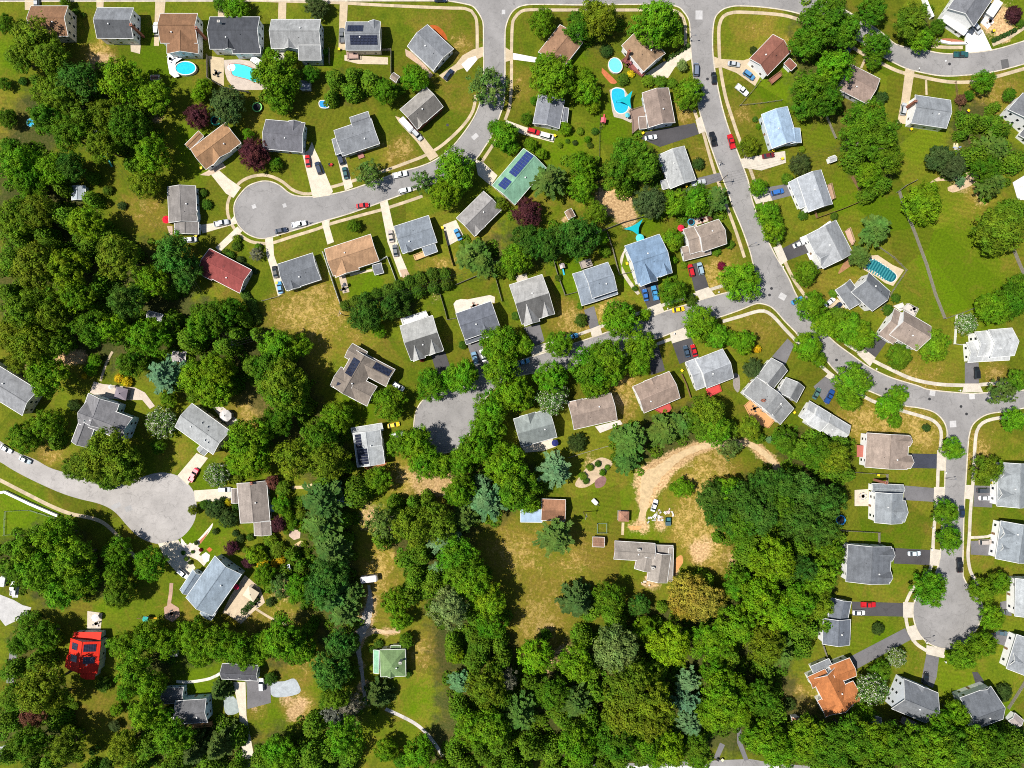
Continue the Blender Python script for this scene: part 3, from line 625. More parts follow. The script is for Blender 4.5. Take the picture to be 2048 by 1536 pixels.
patch([(1860, 365), (1890, 350), (1950, 345), (1962, 355), (1940, 372), (1905, 385), (1895, 375), (1925, 362), (1880, 362)], (0.5, 0.37, 0.24), name='gravel_path')
patch([(1475, 785), (1466, 770), (1470, 745), (1478, 750), (1480, 775)], (0.25, 0.22, 0.2), name='gravel_path')
# ============================================================== house builder
LM = []          # landmarks for tree labels: (x, y, phrase)


class Sec:
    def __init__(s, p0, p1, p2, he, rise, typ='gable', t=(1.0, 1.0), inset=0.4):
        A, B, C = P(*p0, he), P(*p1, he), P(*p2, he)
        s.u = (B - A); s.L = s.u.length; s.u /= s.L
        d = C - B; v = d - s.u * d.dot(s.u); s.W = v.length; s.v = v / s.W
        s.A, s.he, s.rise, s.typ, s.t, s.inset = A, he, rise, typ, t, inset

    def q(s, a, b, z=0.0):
        p = s.A + s.u * a + s.v * b; p.z += z
        return p

    def loc(s, p):
        d = Vector((p[0] - s.A.x, p[1] - s.A.y, 0))
        return d.dot(s.u), d.dot(s.v)

    def zroof(s, a, b):
        if s.typ == 'flat': return s.he
        if s.typ == 'shed': return s.he + s.rise * (1 - b / s.W)
        z = s.rise * (1 - abs(b - s.W / 2) / (s.W / 2))
        if s.typ == 'hip':
            m = min(s.W, s.L) / 2
            z = min(z, s.rise * min(a, s.L - a) / m)
        return s.he + z

    def inside(s, p, m=0.0):
        a, b = s.loc(p)
        return -m < a < s.L + m and -m < b < s.W + m


def add_roof(mb, s, th=0.22):
    L, W, r, q = s.L, s.W, s.rise, s.q
    D = Vector((0, 0, -th))
    if s.typ == 'gable':
        pl = [[q(0, 0), q(L, 0), q(L, W / 2, r), q(0, W / 2, r)], [q(L, W), q(0, W), q(0, W / 2, r), q(L, W / 2, r)]]
    elif s.typ == 'hip':
        if L >= W:
            h = W / 2; e0, e1 = q(h, h, r), q(L - h, h, r)
            pl = [[q(0, 0), q(L, 0), e1, e0], [q(L, W), q(0, W), e0, e1], [q(0, W), q(0, 0), e0], [q(L, 0), q(L, W), e1]]
        else:
            h = L / 2; e0, e1 = q(h, h, r), q(h, W - h, r)
            pl = [[q(0, 0), q(L, 0), e0], [q(L, W), q(0, W), e1], [q(0, W), q(0, 0), e0, e1], [q(L, 0), q(L, W), e1, e0]]
    elif s.typ == 'shed':
        pl = [[q(0, 0, r), q(L, 0, r), q(L, W), q(0, W)]]
    else:
        pl = [[q(0, 0), q(L, 0), q(L, W), q(0, W)]]
    edges = {}
    for i, f in enumerate(pl):
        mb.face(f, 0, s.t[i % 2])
        mb.face([p + D for p in f], 0, .6)
        for a, b in zip(f, f[1:] + f[:1]):
            k = tuple(sorted([(round(a.x, 3), round(a.y, 3), round(a.z, 3)), (round(b.x, 3), round(b.y, 3), round(b.z, 3))]))
            edges.setdefault(k, []).append((a, b))
    for k, e in edges.items():
        if len(e) == 1:
            a, b = e[0]
            mb.face([a, b, b + D, a + D], 0, .8)
    # ridge caps
    if s.typ == 'gable':
        mb.beam(q(-.01, W / 2, r + .03), q(L + .01, W / 2, r + .03), .26, .08, 0, RNG.choice((.72, .85, 1.12)))


def add_trim(mb, s):
    L, W, r, q = s.L, s.W, s.rise, s.q
    if s.typ == 'gable':
        for b in (-.07, W + .07): mb.beam(q(-.1, b, -.09), q(L + .1, b, -.09), .14, .2)
        for a in (-.06, L + .06):
            for b in (0, W): mb.beam(q(a, b, -.08), q(a, W / 2, r - .08), .13, .26)
    else:
        z0 = r if s.typ == 'shed' else 0
        for (a, b, z), (c, d, y) in (((0, -.07, z0), (L, -.07, z0)), ((-.07, 0, z0), (-.07, W, 0)), ((L + .07, 0, z0), (L + .07, W, 0)), ((0, W + .07, 0), (L, W + .07, 0))):
            mb.beam(q(a, b, z - .09), q(c, d, y - .09), .14, .2)


def add_walls(mb, s):
    L, W, r, q, i, he = s.L, s.W, s.rise, s.q, s.inset, s.he
    zb = -he - .05
    t = -.24
    if s.typ == 'gable':
        e = r * i / (W / 2) + t; k = r + t
        mb.face([q(i, i, zb), q(L - i, i, zb), q(L - i, i, e), q(i, i, e)])
        mb.face([q(i, W - i, zb), q(L - i, W - i, zb), q(L - i, W - i, e), q(i, W - i, e)])
        for a in (i, L - i): mb.face([q(a, i, zb), q(a, W - i, zb), q(a, W - i, e), q(a, W / 2, k), q(a, i, e)])
    else:
        z0 = (r if s.typ == 'shed' else 0) + t
        mb.face([q(i, i, zb), q(L - i, i, zb), q(L - i, i, z0), q(i, i, z0)])
        mb.face([q(i, W - i, zb), q(L - i, W - i, zb), q(L - i, W - i, t), q(i, W - i, t)])
        for a in (i, L - i): mb.face([q(a, i, zb), q(a, W - i, zb), q(a, W - i, t), q(a, i, z0)])


def opening(mb, c, along, out, w, h, fr=0.09):
    """frame (material 0) standing 3 cm proud of the wall, pane (material 1) just inside it"""
    u = along * (w / 2); z = Vector((0, 0, h / 2))
    mb.box(c - u - z - out * .02, along * w, Vector((0, 0, h)), out * .05, 0)
    a = along * (w / 2 - fr); zz = Vector((0, 0, h / 2 - fr))
    mb.box(c - a - zz + out * .032, a * 2, zz * 2, out * .012, 1)


def house(label, ref, roof, wall, secs, X=(), ch=(), pv=(), sky=(), mat='shingle', cat='house', name='house', vents=2, openings=True, trim=True, group=None, pvc=(0.012, 0.014, 0.028), inset=0.4, rc={}):
    ss = []
    for k, a in enumerate(secs):
        s = Sec(*a); s.inset = inset + .021 * k; ss.append(s)
    nmain = len(ss)
    for k, (i, a0, a1, side, outm, rise) in enumerate(X):      # cross gables: roof turned a quarter over section i
        m = ss[i]; s = Sec.__new__(Sec)
        wdt = (a1 - a0) * m.L
        s.u = m.v if side == 1 else -m.v
        s.v = m.u.copy()
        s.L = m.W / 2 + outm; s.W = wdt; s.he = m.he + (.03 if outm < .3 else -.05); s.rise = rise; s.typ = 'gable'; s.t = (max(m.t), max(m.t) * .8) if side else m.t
        s.A = m.q(a0 * m.L, m.W / 2); s.A.z = s.he; s.inset = .47 + .023 * k
        ss.append(s)
    cx = sum((s.q(s.L / 2, s.W / 2).x for s in ss[:nmain])) / nmain; cy = sum((s.q(s.L / 2, s.W / 2).y for s in ss[:nmain])) / nmain
    org = (cx, cy, 0)
    root = empty(name, org, label, cat, group)
    if ref: LM.append((cx / S + 1024, 768 - cy / S, ref))
    rb, tb, wb = MB(), MB(), MB()
    for k, s in enumerate(ss):
        if k in rc:
            xb = MB(); add_roof(xb, s); xb.build('porch_roof', M[rc[k][1]], root, org, rc[k][0])
        else: add_roof(rb, s)
        add_walls(wb, s)
        if trim: add_trim(tb, s)
    r = rb.build('roof', M[mat], root, org, roof)
    w = wb.build('wall', M['siding'], root, org, wall)
    if trim: tb.build('trim', M['trim'], r, org)
    rr = random.Random(int(cx * 7 + cy * 13))
    if openings:
        nd = 0
        for k, s in enumerate(ss[:nmain]):
            i = s.inset
            for (o, d, ln, n) in ((s.q(i, i), s.u, s.L - 2 * i, -s.v), (s.q(i, s.W - i), s.u, s.L - 2 * i, s.v), (s.q(i, i), s.v, s.W - 2 * i, -s.u), (s.q(s.L - i, i), s.v, s.W - 2 * i, s.u)):
                m = int(ln / 3.3)
                if m < 1 or ln < 2.4: continue
                for j in range(m):
                    c = o + d * (ln * (j + .5) / m)
                    if any(x is not s and x.inside(c + n * .3, .2) for x in ss): continue
                    if nd == 0 and ln > 5 and j == m // 2 and s.he > 2.4:
                        nd = 1
                        mb = MB(); opening(mb, Vector((c.x, c.y, 1.05)), d, n, 1.0, 2.1); mb.build('door', [M['trim'], M['wood']], root, org)
                        continue
                    for z in ((1.5, 4.1) if s.he > 4.6 else (1.5,)):
                        mb = MB(); opening(mb, Vector((c.x, c.y, z)), d, n, 1.05 if z < 2 or True else .9, 1.35); mb.build('window', [M['trim'], M['glass']], root, org)
    for (x, y, kind) in ch:
        s = ss[0]; p = P(x, y, s.he + s.rise)
        mb = MB(); top = s.he + s.rise + .9
        mb.box(p - s.u * .45 - s.v * .38 + Vector((0, 0, -p.z)), s.u * .9, s.v * .76, Vector((0, 0, top)))
        mb.box(p - s.u * .52 - s.v * .45 + Vector((0, 0, -p.z + top)), s.u * 1.04, s.v * .9, Vector((0, 0, .12)))
        mb.box(p - s.u * .22 - s.v * .15 + Vector((0, 0, -p.z + top + .12)), s.u * .44, s.v * .3, Vector((0, 0, .16)), 1)
        mb.build('chimney', [M[kind], M['dark_metal']], r, org)
    for k in range(vents):
        s = ss[0]; a = s.L * rr.uniform(.25, .75); b = s.W * (.5 + rr.choice((-.12, .12, .2)))
        z = s.zroof(a, b); p = s.q(a, b); p.z = z
        mb = MB()
        if k == 0:
            mb.tube([p + Vector((0, 0, -.1)), p + Vector((0, 0, .4))], .2, 8); mb.tube([p + Vector((0, 0, .4)), p + Vector((0, 0, .55))], [.32, .2], 8)
            mb.build('roof_vent', M['trim'], r, org)
        else:
            mb.tube([p + Vector((0, 0, -.1)), p + Vector((0, 0, .35))], .1, 6)
            mb.build('vent_pipe', M['dark_metal'], r, org)
    for (i, side, a0, a1, b0, b1, nx, ny) in pv:
        s = ss[i]; h = s.W / 2
        for ix in range(nx):
            for iy in range(ny):
                A0, A1 = a0 + (a1 - a0) * (ix + .03) / nx, a0 + (a1 - a0) * (ix + .97) / nx
                B0, B1 = b0 + (b1 - b0) * (iy + .03) / ny, b0 + (b1 - b0) * (iy + .97) / ny
                def qq(a, b, dz):
                    bb = b * h if side == 0 else s.W - b * h
                    p = s.q(a * s.L, bb); p.z = s.he + s.rise * b + dz
                    return p
                o = qq(A0, B0, .1)
                mb = MB(); mb.box(o, qq(A1, B0, .1) - o, qq(A0, B1, .1) - o, Vector((0, 0, .06)))
                mb.build('solar_panel', M['solar_cell'], r, org, pvc)
    for (i, side, a, b) in sky:
        s = ss[i]; bb = b * s.W / 2 if side == 0 else s.W - b * s.W / 2
        p = s.q(a * s.L, bb); p.z = s.he + s.rise * b
        sl = (s.q(0, s.W / 2, s.rise) - s.q(0, 0 if side == 0 else s.W)).normalized()
        mb = MB(); mb.box(p - s.u * .35 - sl * .55, s.u * .7, sl * 1.1, Vector((0, 0, .14)), 0); mb.box(p - s.u * .28 - sl * .47 + Vector((0, 0, .142)), s.u * .56, sl * .94, Vector((0, 0, .02)), 1)
        mb.build('skylight', [M['trim'], M['glass']], r, org)
    return root, ss, org


# roof and wall colours
CH = (0.062, 0.066, 0.076); GR = (0.185, 0.195, 0.21); LG = (0.29, 0.295, 0.295); BR = (0.215, 0.115, 0.062); TB = (0.27, 0.20, 0.155); TA = (0.33, 0.255, 0.205); SL = (0.19, 0.23, 0.29); BL = (0.30, 0.39, 0.50); OR = (0.42, 0.165, 0.065); DGR = (0.11, 0.115, 0.125); GN = (0.16, 0.31, 0.21)
WH = (0.82, 0.82, 0.81); CR = (0.62, 0.55, 0.44); BK = (0.28, 0.08, 0.06); BLW = (0.55, 0.62, 0.68); GY = (0.45, 0.46, 0.47); TN = (0.55, 0.46, 0.36)

house('brown-roofed house half hidden under a big olive tree, cream end wall', 'the cream house under the olive tree', BR, CR, [((62, 12), (136, 12), (134, 72), 5.6, 2.2)])
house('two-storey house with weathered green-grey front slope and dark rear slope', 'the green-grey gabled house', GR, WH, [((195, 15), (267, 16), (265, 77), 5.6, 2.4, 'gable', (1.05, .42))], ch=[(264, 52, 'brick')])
house('large brown-roofed house with a rear extension by the oval pool', 'the brown house by the oval pool', BR, WH, [((321, 27), (395, 27), (395, 86), 5.4, 2.2), ((334, 107), (334, 56), (396, 56), 5.0, 2.0)], ch=[(394, 58, 'brick')])
house('charcoal-roofed house with white chimney, behind the kidney-shaped pool', 'the charcoal house at the kidney pool', CH, WH, [((420, 34), (519, 34), (521, 98), 5.5, 2.3), ((465, 92), (521, 92), (521, 107), 5.2, .7, 'shed')], X=[(0, .28, .50, 1, .2, 1.3)], ch=[(439, 45, 'cement')])
house('pale grey-roofed house with rear pergola, between charcoal and solar houses', 'the pale grey house with pergola', LG, BLW, [((543, 39), (641, 39), (641, 97), 5.5, 2.3, 'gable', (1.0, .85)), ((598, 93), (642, 93), (642, 120), 5.2, 1.0, 'shed', (.78, .78))], X=[(0, .24, .50, 1, .1, 1.4)], trim=True)
house('grey house with two banks of solar panels and a tan back patio', 'the top-row solar house', GR, CR, [((692, 44), (761, 44), (763, 100), 4.6, 2.0)], X=[(0, .66, .98, 0, .2, 1.2)], pv=[(0, 0, .06, .52, .3, .85, 5, 2), (0, 1, .14, .93, .3, .88, 8, 3)])
house('grey gabled house with an orange mulch bed, curved driveway at its corner', 'the grey house at the curved driveway', GR, WH, [((855, 49.5), (907, 98), (869, 143), 3.4, 1.9)])
house('red-brick house with light and dark roof slopes beside the long caravan', 'the red-brick house', (0.25, 0.235, 0.215), BK, [((800, 219), (852, 174), (890, 210), 3.6, 2.0, 'gable', (1.0, .5))], X=[(0, .06, .36, 1, .2, 1.1)])
house('brown-roofed house in front of the large round tree, pale driveway', 'the brown house by the pale driveway', (0.26, 0.15, 0.09), WH, [((1077, 104), (1120, 49.5), (1164, 87), 3.4, 1.9)], ch=[(1155, 70, 'cement')])
house('slate-grey house tucked under the big round tree, two cars alongside', 'the slate house under the round tree', (0.19, 0.20, 0.225), WH, [((1066, 247), (1077, 190), (1128, 206), 3.4, 1.7), ((1119, 243), (1122, 215), (1137, 219), 2.6, .5)])
house('green metal-roofed house carrying long blue solar strips', 'the green solar-roofed house', GN, CR, [((984, 371), (1047, 297), (1093, 335), 3.5, 2.0)], pv=[(0, 0, .42, .99, .30, .92, 9, 2), (0, 0, .08, .30, .30, .92, 4, 2)], pvc=(0.02, 0.035, 0.17))
house('grey house with stained roof dappled by the street trees', 'the stained grey house', (0.235, 0.225, 0.22), GY, [((913, 436), (967, 382.6), (993, 429), 3.4, 1.9, 'gable', (1.15, .72))], X=[(0, .04, .38, 1, .2, 1.0)])
house('blue-grey roofed house with orange rear deck, long side driveway', 'the grey house with orange deck', (0.19, 0.215, 0.245), WH, [((788, 453), (857, 431), (875, 484), 3.4, 1.8), ((844, 495), (869, 486), (875, 503), 2.7, .3, 'shed')], X=[(0, .02, .30, 1, .3, 1.0)])
house('tan-brown roofed house with white-fenced bright lawn behind', 'the tan-brown house with fenced lawn', (0.36, 0.215, 0.12), WH, [((649, 498.5), (741, 468.5), (758, 522), 3.4, 1.9, 'gable', (1.05, .85))], X=[(0, .04, .55, 1, .8, 1.7)])
house('dark grey house above the rough dry lawn', 'the dark grey house above the dry lawn', (0.13, 0.14, 0.155), WH, [((555.5, 528.5), (625, 506), (645, 558), 3.4, 1.8)], X=[(0, .04, .40, 1, .3, 1.1)])
house('dark red-roofed bungalow at the edge of the woods', 'the dark red roof', (0.235, 0.055, 0.05), GY, [((419.5, 497), (503, 540), (481, 587), 3.4, 1.8)], X=[(0, .06, .34, 1, .5, 1.1)])
house('grey-brown gabled house with red parasol at its side', 'the house with red parasol', (0.20, 0.185, 0.175), BLW, [((338, 445), (335, 374), (391, 373), 3.5, 1.7), ((349, 468), (349, 443), (397, 442), 2.9, 1.2)], X=[(0, .06, .3, 1, .3, .9)])
house('brown house at the end of the cul-de-sac near the plum tree', 'the brown cul-de-sac house', (0.29, 0.165, 0.085), WH, [((381, 298), (451, 245), (479, 288), 3.5, 1.9, 'gable', (1.1, .8)), ((370, 289), (397, 262), (406, 273), 3.0, .6)], X=[(0, .18, .7, 1, .3, 1.7)])
house('dark grey house with pale blue gable, next to the plum tree', 'the dark house with blue gable', (0.125, 0.125, 0.14), BLW, [((532, 239), (610, 246), (601, 304), 4.2, 2.0)], X=[(0, .58, .9, 0, .2, 1.3)])
house('grey house with stepped rear wing and red brick front steps', 'the grey house with stepped wing', GR, GY, [((668, 261), (742, 236), (761, 286.5), 3.5, 1.8), ((699.5, 235), (736, 223), (744, 250), 3.2, 1.1), ((664, 279), (672, 310), (700, 302), 3.1, .9)])
house('brown-roofed house by the round pool with leaning brick chimney', 'the brown house at the round pool', (0.25, 0.165, 0.10), WH, [((1287, 55), (1330.5, 107), (1288.5, 145), 4.6, 1.9)], ch=[(1258, 104, 'brick')])
house('taupe-roofed house beside the lagoon pool and turquoise shade sail', 'the taupe house at the lagoon pool', (0.235, 0.18, 0.15), BLW, [((1297.6, 255), (1284.5, 186), (1337, 177), 4.2, 1.9), ((1279, 258), (1277, 234), (1292, 232), 2.8, .3, 'flat')])
house('pale grey-roofed house with white side canopy, uphill of the hedge trees', 'the pale grey house with canopy', (0.335, 0.345, 0.345), GY, [((1340.6, 377.6), (1317, 310), (1369, 294), 3.6, 1.9), ((1326, 379), (1321, 362), (1333, 358), 2.8, .3, 'flat')])
house('maroon-brown roofed house on the corner lawn with tan driveway loop', 'the maroon-roofed corner house', (0.21, 0.085, 0.06), WH, [((1499.5, 117), (1546, 69), (1584, 100), 4.6, 2.0), ((1568, 127), (1579, 116), (1593, 131), 2.8, .2, 'flat')])
house('light blue-roofed house beside the wooden yard fence', 'the light blue roof', (0.29, 0.39, 0.51), BLW, [((1544, 297), (1523, 229), (1574, 211), 4.4, 1.7), ((1577, 288), (1574, 259), (1601, 268), 4.0, .9)])
house('pale grey house with left garage wing and wood-fenced bright yard', 'the grey house with fenced bright yard', (0.31, 0.33, 0.355), WH, [((1617, 424), (1594, 356), (1642, 340), 5.8, 3.0), ((1600, 418), (1577, 365), (1602, 356), 3.0, 1.8)])
house('light grey house with tan timber deck on its right side', 'the light grey house with timber deck', (0.29, 0.30, 0.31), WH, [((1646, 537), (1612, 471), (1673, 443), 5.2, 3.6)], X=[(0, .08, .48, 0, .2, 2.2)])
house('dark grey house next to the striped-cover swimming pool', 'the house by the covered pool', (0.165, 0.175, 0.19), WH, [((1738, 545), (1780, 583), (1740, 618), 5.6, 4.4), ((1700, 559), (1728, 598), (1700, 620), 3.1, 2.2)])
house('taupe-roofed house with white gables beside the long timber fence', 'the taupe house by the long fence', (0.27, 0.215, 0.18), WH, [((1808, 621), (1862, 653), (1834, 702), 5.8, 4.2), ((1789, 617), (1820, 637), (1789, 690), 3.2, 3.2)])
house('stepped white house with three stacked grey roofs', 'the stepped white house', (0.44, 0.45, 0.45), WH, [((1977, 660), (2024, 656), (2028, 711), 6.6, 2.9), ((1950, 664), (1990, 660), (1993, 709), 4.7, 2.6), ((1933, 685), (1960, 683), (1962, 723), 2.8, 2.2), ((1945, 709), (2018, 705), (2019, 720), 2.7, .7, 'shed')])
house('tall white house with dark grey roof at the white concrete drive', 'the tall white house at the top corner', (0.16, 0.165, 0.18), WH, [((1948, 52), (1990, -10), (1938, -45), 7.2, 2.6), ((1973, 25), (1992, -3), (2005, 6), 3.0, .3, 'flat'), ((1890, 29), (1935, 60), (1927, 70), 2.9, .5, 'shed')], rc={1: ((0.7, 0.7, 0.68), 'painted'), 2: ((0.72, 0.71, 0.69), 'painted')})
house('mauve-brown roofed house shaded by trees on its left side', 'the mauve-brown house', (0.25, 0.185, 0.155), GY, [((1701, 128), (1760, 158), (1735, 208), 3.6, 1.8), ((1688, 152), (1701, 160), (1690, 188), 2.7, .5)])
house('slate-grey house with big brick chimney on its white gable', 'the slate house with brick chimney', (0.215, 0.23, 0.245), WH, [((1830.5, 190), (1901, 200.5), (1890, 256), 4.6, 1.9)], ch=[(1829, 204, 'brick')])
house('white house with dark roof cut by the frame, beneath the dry lawn', 'the white house at the right edge', (0.14, 0.145, 0.155), WH, [((2017, 219), (2046, 186), (2092, 224), 5.6, 2.3), ((2038, 270), (2050, 255), (2075, 275), 2.8, .8)])
# ---- middle street
house('large steel-blue roofed house with two front gables and turquoise parasol', 'the steel-blue roofed house', (0.175, 0.255, 0.36), WH, [((1249.5, 492), (1318.5, 468.5), (1343, 545), 5.4, 3.2)], X=[(0, .06, .55, 1, 1.2, 2.9), (0, .64, .99, 1, .2, 1.9)])
house('taupe house with red patio furniture behind it', 'the taupe house with red furniture', (0.28, 0.225, 0.185), WH, [((1389, 455), (1437, 438.6), (1454, 487), 6.4, 2.9), ((1366, 459), (1393, 451), (1408, 500), 4.4, 2.2), ((1361, 495), (1415, 481), (1421, 508), 2.9, 1.4)])
house('blue-grey house with small back deck and playset in its yard', 'the blue-grey house by the playset', (0.215, 0.25, 0.295), WH, [((1166, 541), (1215.6, 524.5), (1234, 580), 6.0, 2.9), ((1145, 548), (1172, 540), (1191, 603), 3.2, 2.2), ((1184, 593), (1232, 577), (1236, 588), 2.9, .6, 'shed')])
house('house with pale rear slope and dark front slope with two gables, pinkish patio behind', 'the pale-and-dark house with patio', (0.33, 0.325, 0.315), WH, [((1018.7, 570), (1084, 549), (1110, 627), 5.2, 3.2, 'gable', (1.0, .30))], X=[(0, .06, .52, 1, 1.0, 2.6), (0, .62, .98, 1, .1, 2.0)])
house('dark slate house with a curved pale stone patio behind', 'the dark slate house with curved patio', (0.125, 0.135, 0.16), WH, [((912, 627), (982, 602.6), (1001, 655), 5.4, 2.3), ((930, 681), (998, 657), (1001, 665), 2.9, .7, 'shed')], X=[(0, .46, .76, 1, .2, 1.3)])
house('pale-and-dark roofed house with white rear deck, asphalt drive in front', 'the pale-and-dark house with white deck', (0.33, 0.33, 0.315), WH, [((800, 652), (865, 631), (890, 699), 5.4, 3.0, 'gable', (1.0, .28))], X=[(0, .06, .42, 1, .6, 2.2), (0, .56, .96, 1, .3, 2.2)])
house('sprawling taupe many-gabled house dotted with dark solar panels', 'the sprawling taupe solar house', (0.20, 0.168, 0.14), CR, [((667, 774), (710, 699), (754, 724), 4.6, 2.7, 'gable', (1.0, .85)), ((705, 687), (735, 704), (723, 733), 4.3, 1.5), ((682, 734), (715, 753), (695, 791), 4.4, 1.9), ((733, 709), (790, 739), (772, 773), 4.5, 2.0), ((717, 754), (754, 773), (730, 810), 4.55, 2.1)], pv=[(0, 0, .42, .84, .25, .95, 6, 2), (3, 0, .38, .95, .2, .92, 8, 2), (2, 1, .28, .50, .3, .7, 2, 1)])
house('white house with a full slope of black solar panels, yellow car in front', 'the white solar house', (0.36, 0.375, 0.38), WH, [((715, 934), (706, 867), (760, 858), 5.4, 2.0), ((703, 856), (764, 846), (768, 860), 3.0, .8, 'shed')], X=[(0, .35, .75, 1, .2, 1.5)], pv=[(0, 0, .06, .52, .12, .95, 6, 3), (0, 0, .54, .96, .12, .6, 5, 2)])
house('sage-green grey house with navy parasol behind it', 'the sage-grey house', (0.235, 0.265, 0.255), WH, [((1027, 838), (1098, 818), (1117, 873), 5.2, 3.0, 'gable', (1.0, .72))], X=[(0, .18, .62, 0, .3, 1.9)])
house('wide taupe house with white roof outlines and white rear porch', 'the wide taupe house', (0.29, 0.225, 0.185), WH, [((1136, 805.6), (1222, 786), (1240, 838), 5.2, 2.6, 'gable', (1.0, .9))], X=[(0, .02, .34, 0, .25, 1.2)])
house('taupe house with a red octagonal deck behind', 'the taupe house with red deck', (0.275, 0.205, 0.165), WH, [((1266, 773), (1338, 743), (1357.5, 797), 5.4, 2.9)], X=[(0, .3, .7, 0, .2, 1.2)])
house('light grey house with small red-carpeted deck behind', 'the light grey house with red deck', (0.31, 0.325, 0.345), WH, [((1391, 719), (1445, 698), (1471, 754), 6.2, 2.9, 'gable', (1.0, .8)), ((1371, 724.5), (1396, 715), (1414, 772), 3.4, 2.2)])
house('big grey house of crossed wings with sprawling orange deck', 'the big grey house with orange deck', (0.235, 0.24, 0.24), WH, [((1486, 786), (1513, 754), (1588, 816), 5.0, 3.4, 'gable', (.95, 1.0)), ((1513, 754), (1543, 716), (1575, 741), 4.6, 3.0, 'gable', (1.05, .8)), ((1556, 785), (1572, 755), (1604, 784), 4.7, 2.8, 'gable', (1.05, .8)), ((1524, 815), (1540, 796), (1573, 823), 4.65, 2.6, 'gable', (1.0, .75)), ((1573, 823), (1557, 843), (1526, 815), 4.6, 2.55)], ch=[(1526, 801, 'brick')])
house('pale grey stepped house at the treeline, two cars in front', 'the pale stepped house', (0.41, 0.42, 0.425), WH, [((1655, 824), (1701, 852), (1684, 886), 4.6, 2.4), ((1636, 812), (1662, 828), (1644, 865), 6.0, 2.2), ((1619, 802), (1645, 818), (1626, 850), 3.2, 2.4)])
house('taupe house with chevron shingles and red awning on its left', 'the taupe house with red awning', (0.285, 0.225, 0.185), WH, [((1730, 934), (1734, 866), (1818, 869), 5.2, 2.3)], X=[(0, .68, .98, 1, .6, 1.6), (0, .04, .42, 1, 1.4, 1.9)])
house('grey house with furnished patio on its left, worn asphalt drive', 'the grey house with furnished patio', (0.225, 0.245, 0.26), WH, [((1749, 1045), (1751, 985), (1806, 985), 5.4, 2.1), ((1744, 967), (1807, 970), (1807, 987), 3.3, 1.0)], X=[(0, .05, .75, 1, 1.0, 2.0)], ch=[(1770, 965, 'brick')])
house('wide dark grey house with white-blue car on its drive', 'the wide dark grey house', (0.125, 0.135, 0.15), WH, [((1692, 1163), (1696, 1089), (1783, 1095), 5.0, 2.2)], X=[(0, .62, .96, 1, .6, 1.6), (0, .04, .34, 1, .2, 1.5)])
house('dark blue-grey house with red pickup on its asphalt drive', 'the dark house with red pickup', (0.125, 0.14, 0.165), WH, [((1645, 1288), (1647, 1237), (1701, 1242), 4.8, 1.9), ((1655, 1241), (1664, 1196), (1703, 1201), 3.6, 1.6)])
house('terracotta-orange roofed house of several wings beside long asphalt drive', 'the terracotta-roofed house', (0.37, 0.135, 0.045), WH, [((1661, 1430), (1624, 1358), (1672, 1333), 4.5, 2.6, 'gable', (1.05, .9)), ((1658, 1332), (1699, 1316), (1715, 1351), 4.3, 1.8), ((1670, 1378), (1706, 1362), (1720, 1405), 4.4, 2.1), ((1615, 1354), (1650, 1338), (1661, 1360), 4.3, 1.3), ((1635, 1402), (1668, 1386), (1685, 1418), 4.35, 1.7), ((1626, 1346), (1663, 1330), (1656, 1318), 3.2, .6, 'shed')], rc={5: ((0.19, 0.2, 0.21), 'shingle')})
house('grey house with white gable, small rear deck and black car in front', 'the grey house with white gable', (0.165, 0.175, 0.19), (0.62, 0.66, 0.7), [((1808, 1358), (1876, 1386), (1853, 1446), 5.6, 4.7)], X=[(0, .35, .7, 0, .1, 1.4)])
house('dark-roofed house with a long dormer, white shed behind', 'the dark house with long dormer', (0.12, 0.13, 0.145), WH, [((1920, 1396), (1982, 1373), (2011, 1436), 5.6, 4.2)], X=[(0, .64, .99, 0, .1, 1.2)])
house('grey house with two white dormers behind the round olive tree', 'the grey house behind the round tree', (0.24, 0.26, 0.27), WH, [((1994, 1012), (1997, 925), (2064, 926), 4.6, 3.0)], X=[(0, .62, .86, 0, -1.0, 1.7), (0, .14, .44, 0, -.4, 2.1)])
house('grey house with white peaked dormers and parked tan car', 'the grey house with peaked dormers', (0.215, 0.24, 0.26), WH, [((1991, 1117), (2002, 1042), (2072, 1052), 4.6, 3.0)], X=[(0, .52, .88, 0, -.5, 2.2), (0, .18, .46, 0, -1.2, 1.6)])
house('pale grey house cut by the right edge beside two street trees', 'the pale house at the lower right edge', (0.33, 0.35, 0.36), WH, [((2030, 1232), (2031, 1157), (2090, 1157), 5.0, 2.4)])
house('grey house with white front porch at the lower right edge', 'the grey house with white porch', (0.22, 0.235, 0.25), WH, [((2013, 1337), (2034, 1269), (2095, 1288), 4.6, 3.0)], X=[(0, .1, .5, 0, -.6, 2.0)])
# ---- lower left
house('grey-roofed house at the left edge above the curved road', 'the grey house at the left edge', (0.225, 0.23, 0.24), CR, [((-29, 715), (76, 780), (48, 833), 5.2, 1.9)])
house('big grey crossed-gable house behind the huge olive tree', 'the big grey crossed-gable house', (0.175, 0.172, 0.18), (0.45, 0.62, 0.72), [((174, 802), (264.6, 836), (247, 881), 5.8, 2.9), ((177, 786.5), (158, 839), (219, 861), 5.7, 2.7), ((143, 883), (160, 838), (191, 850), 4.8, 1.8)], X=[(0, .70, .88, 1, .1, 1.0)], sky=[(0, 1, .02, .5), (0, 1, .15, .5)])
house('light grey house with skylights beside the octagonal white gazebo', 'the grey house with skylights', (0.305, 0.315, 0.315), CR, [((384, 807), (460, 862), (422, 906), 5.2, 2.2, 'gable', (.98, 1.0)), ((394, 898), (410, 880), (425, 893), 3.2, .9)], sky=[(0, 0, .45, .55), (0, 0, .6, .55), (0, 1, .72, .6), (0, 1, .8, .6)])
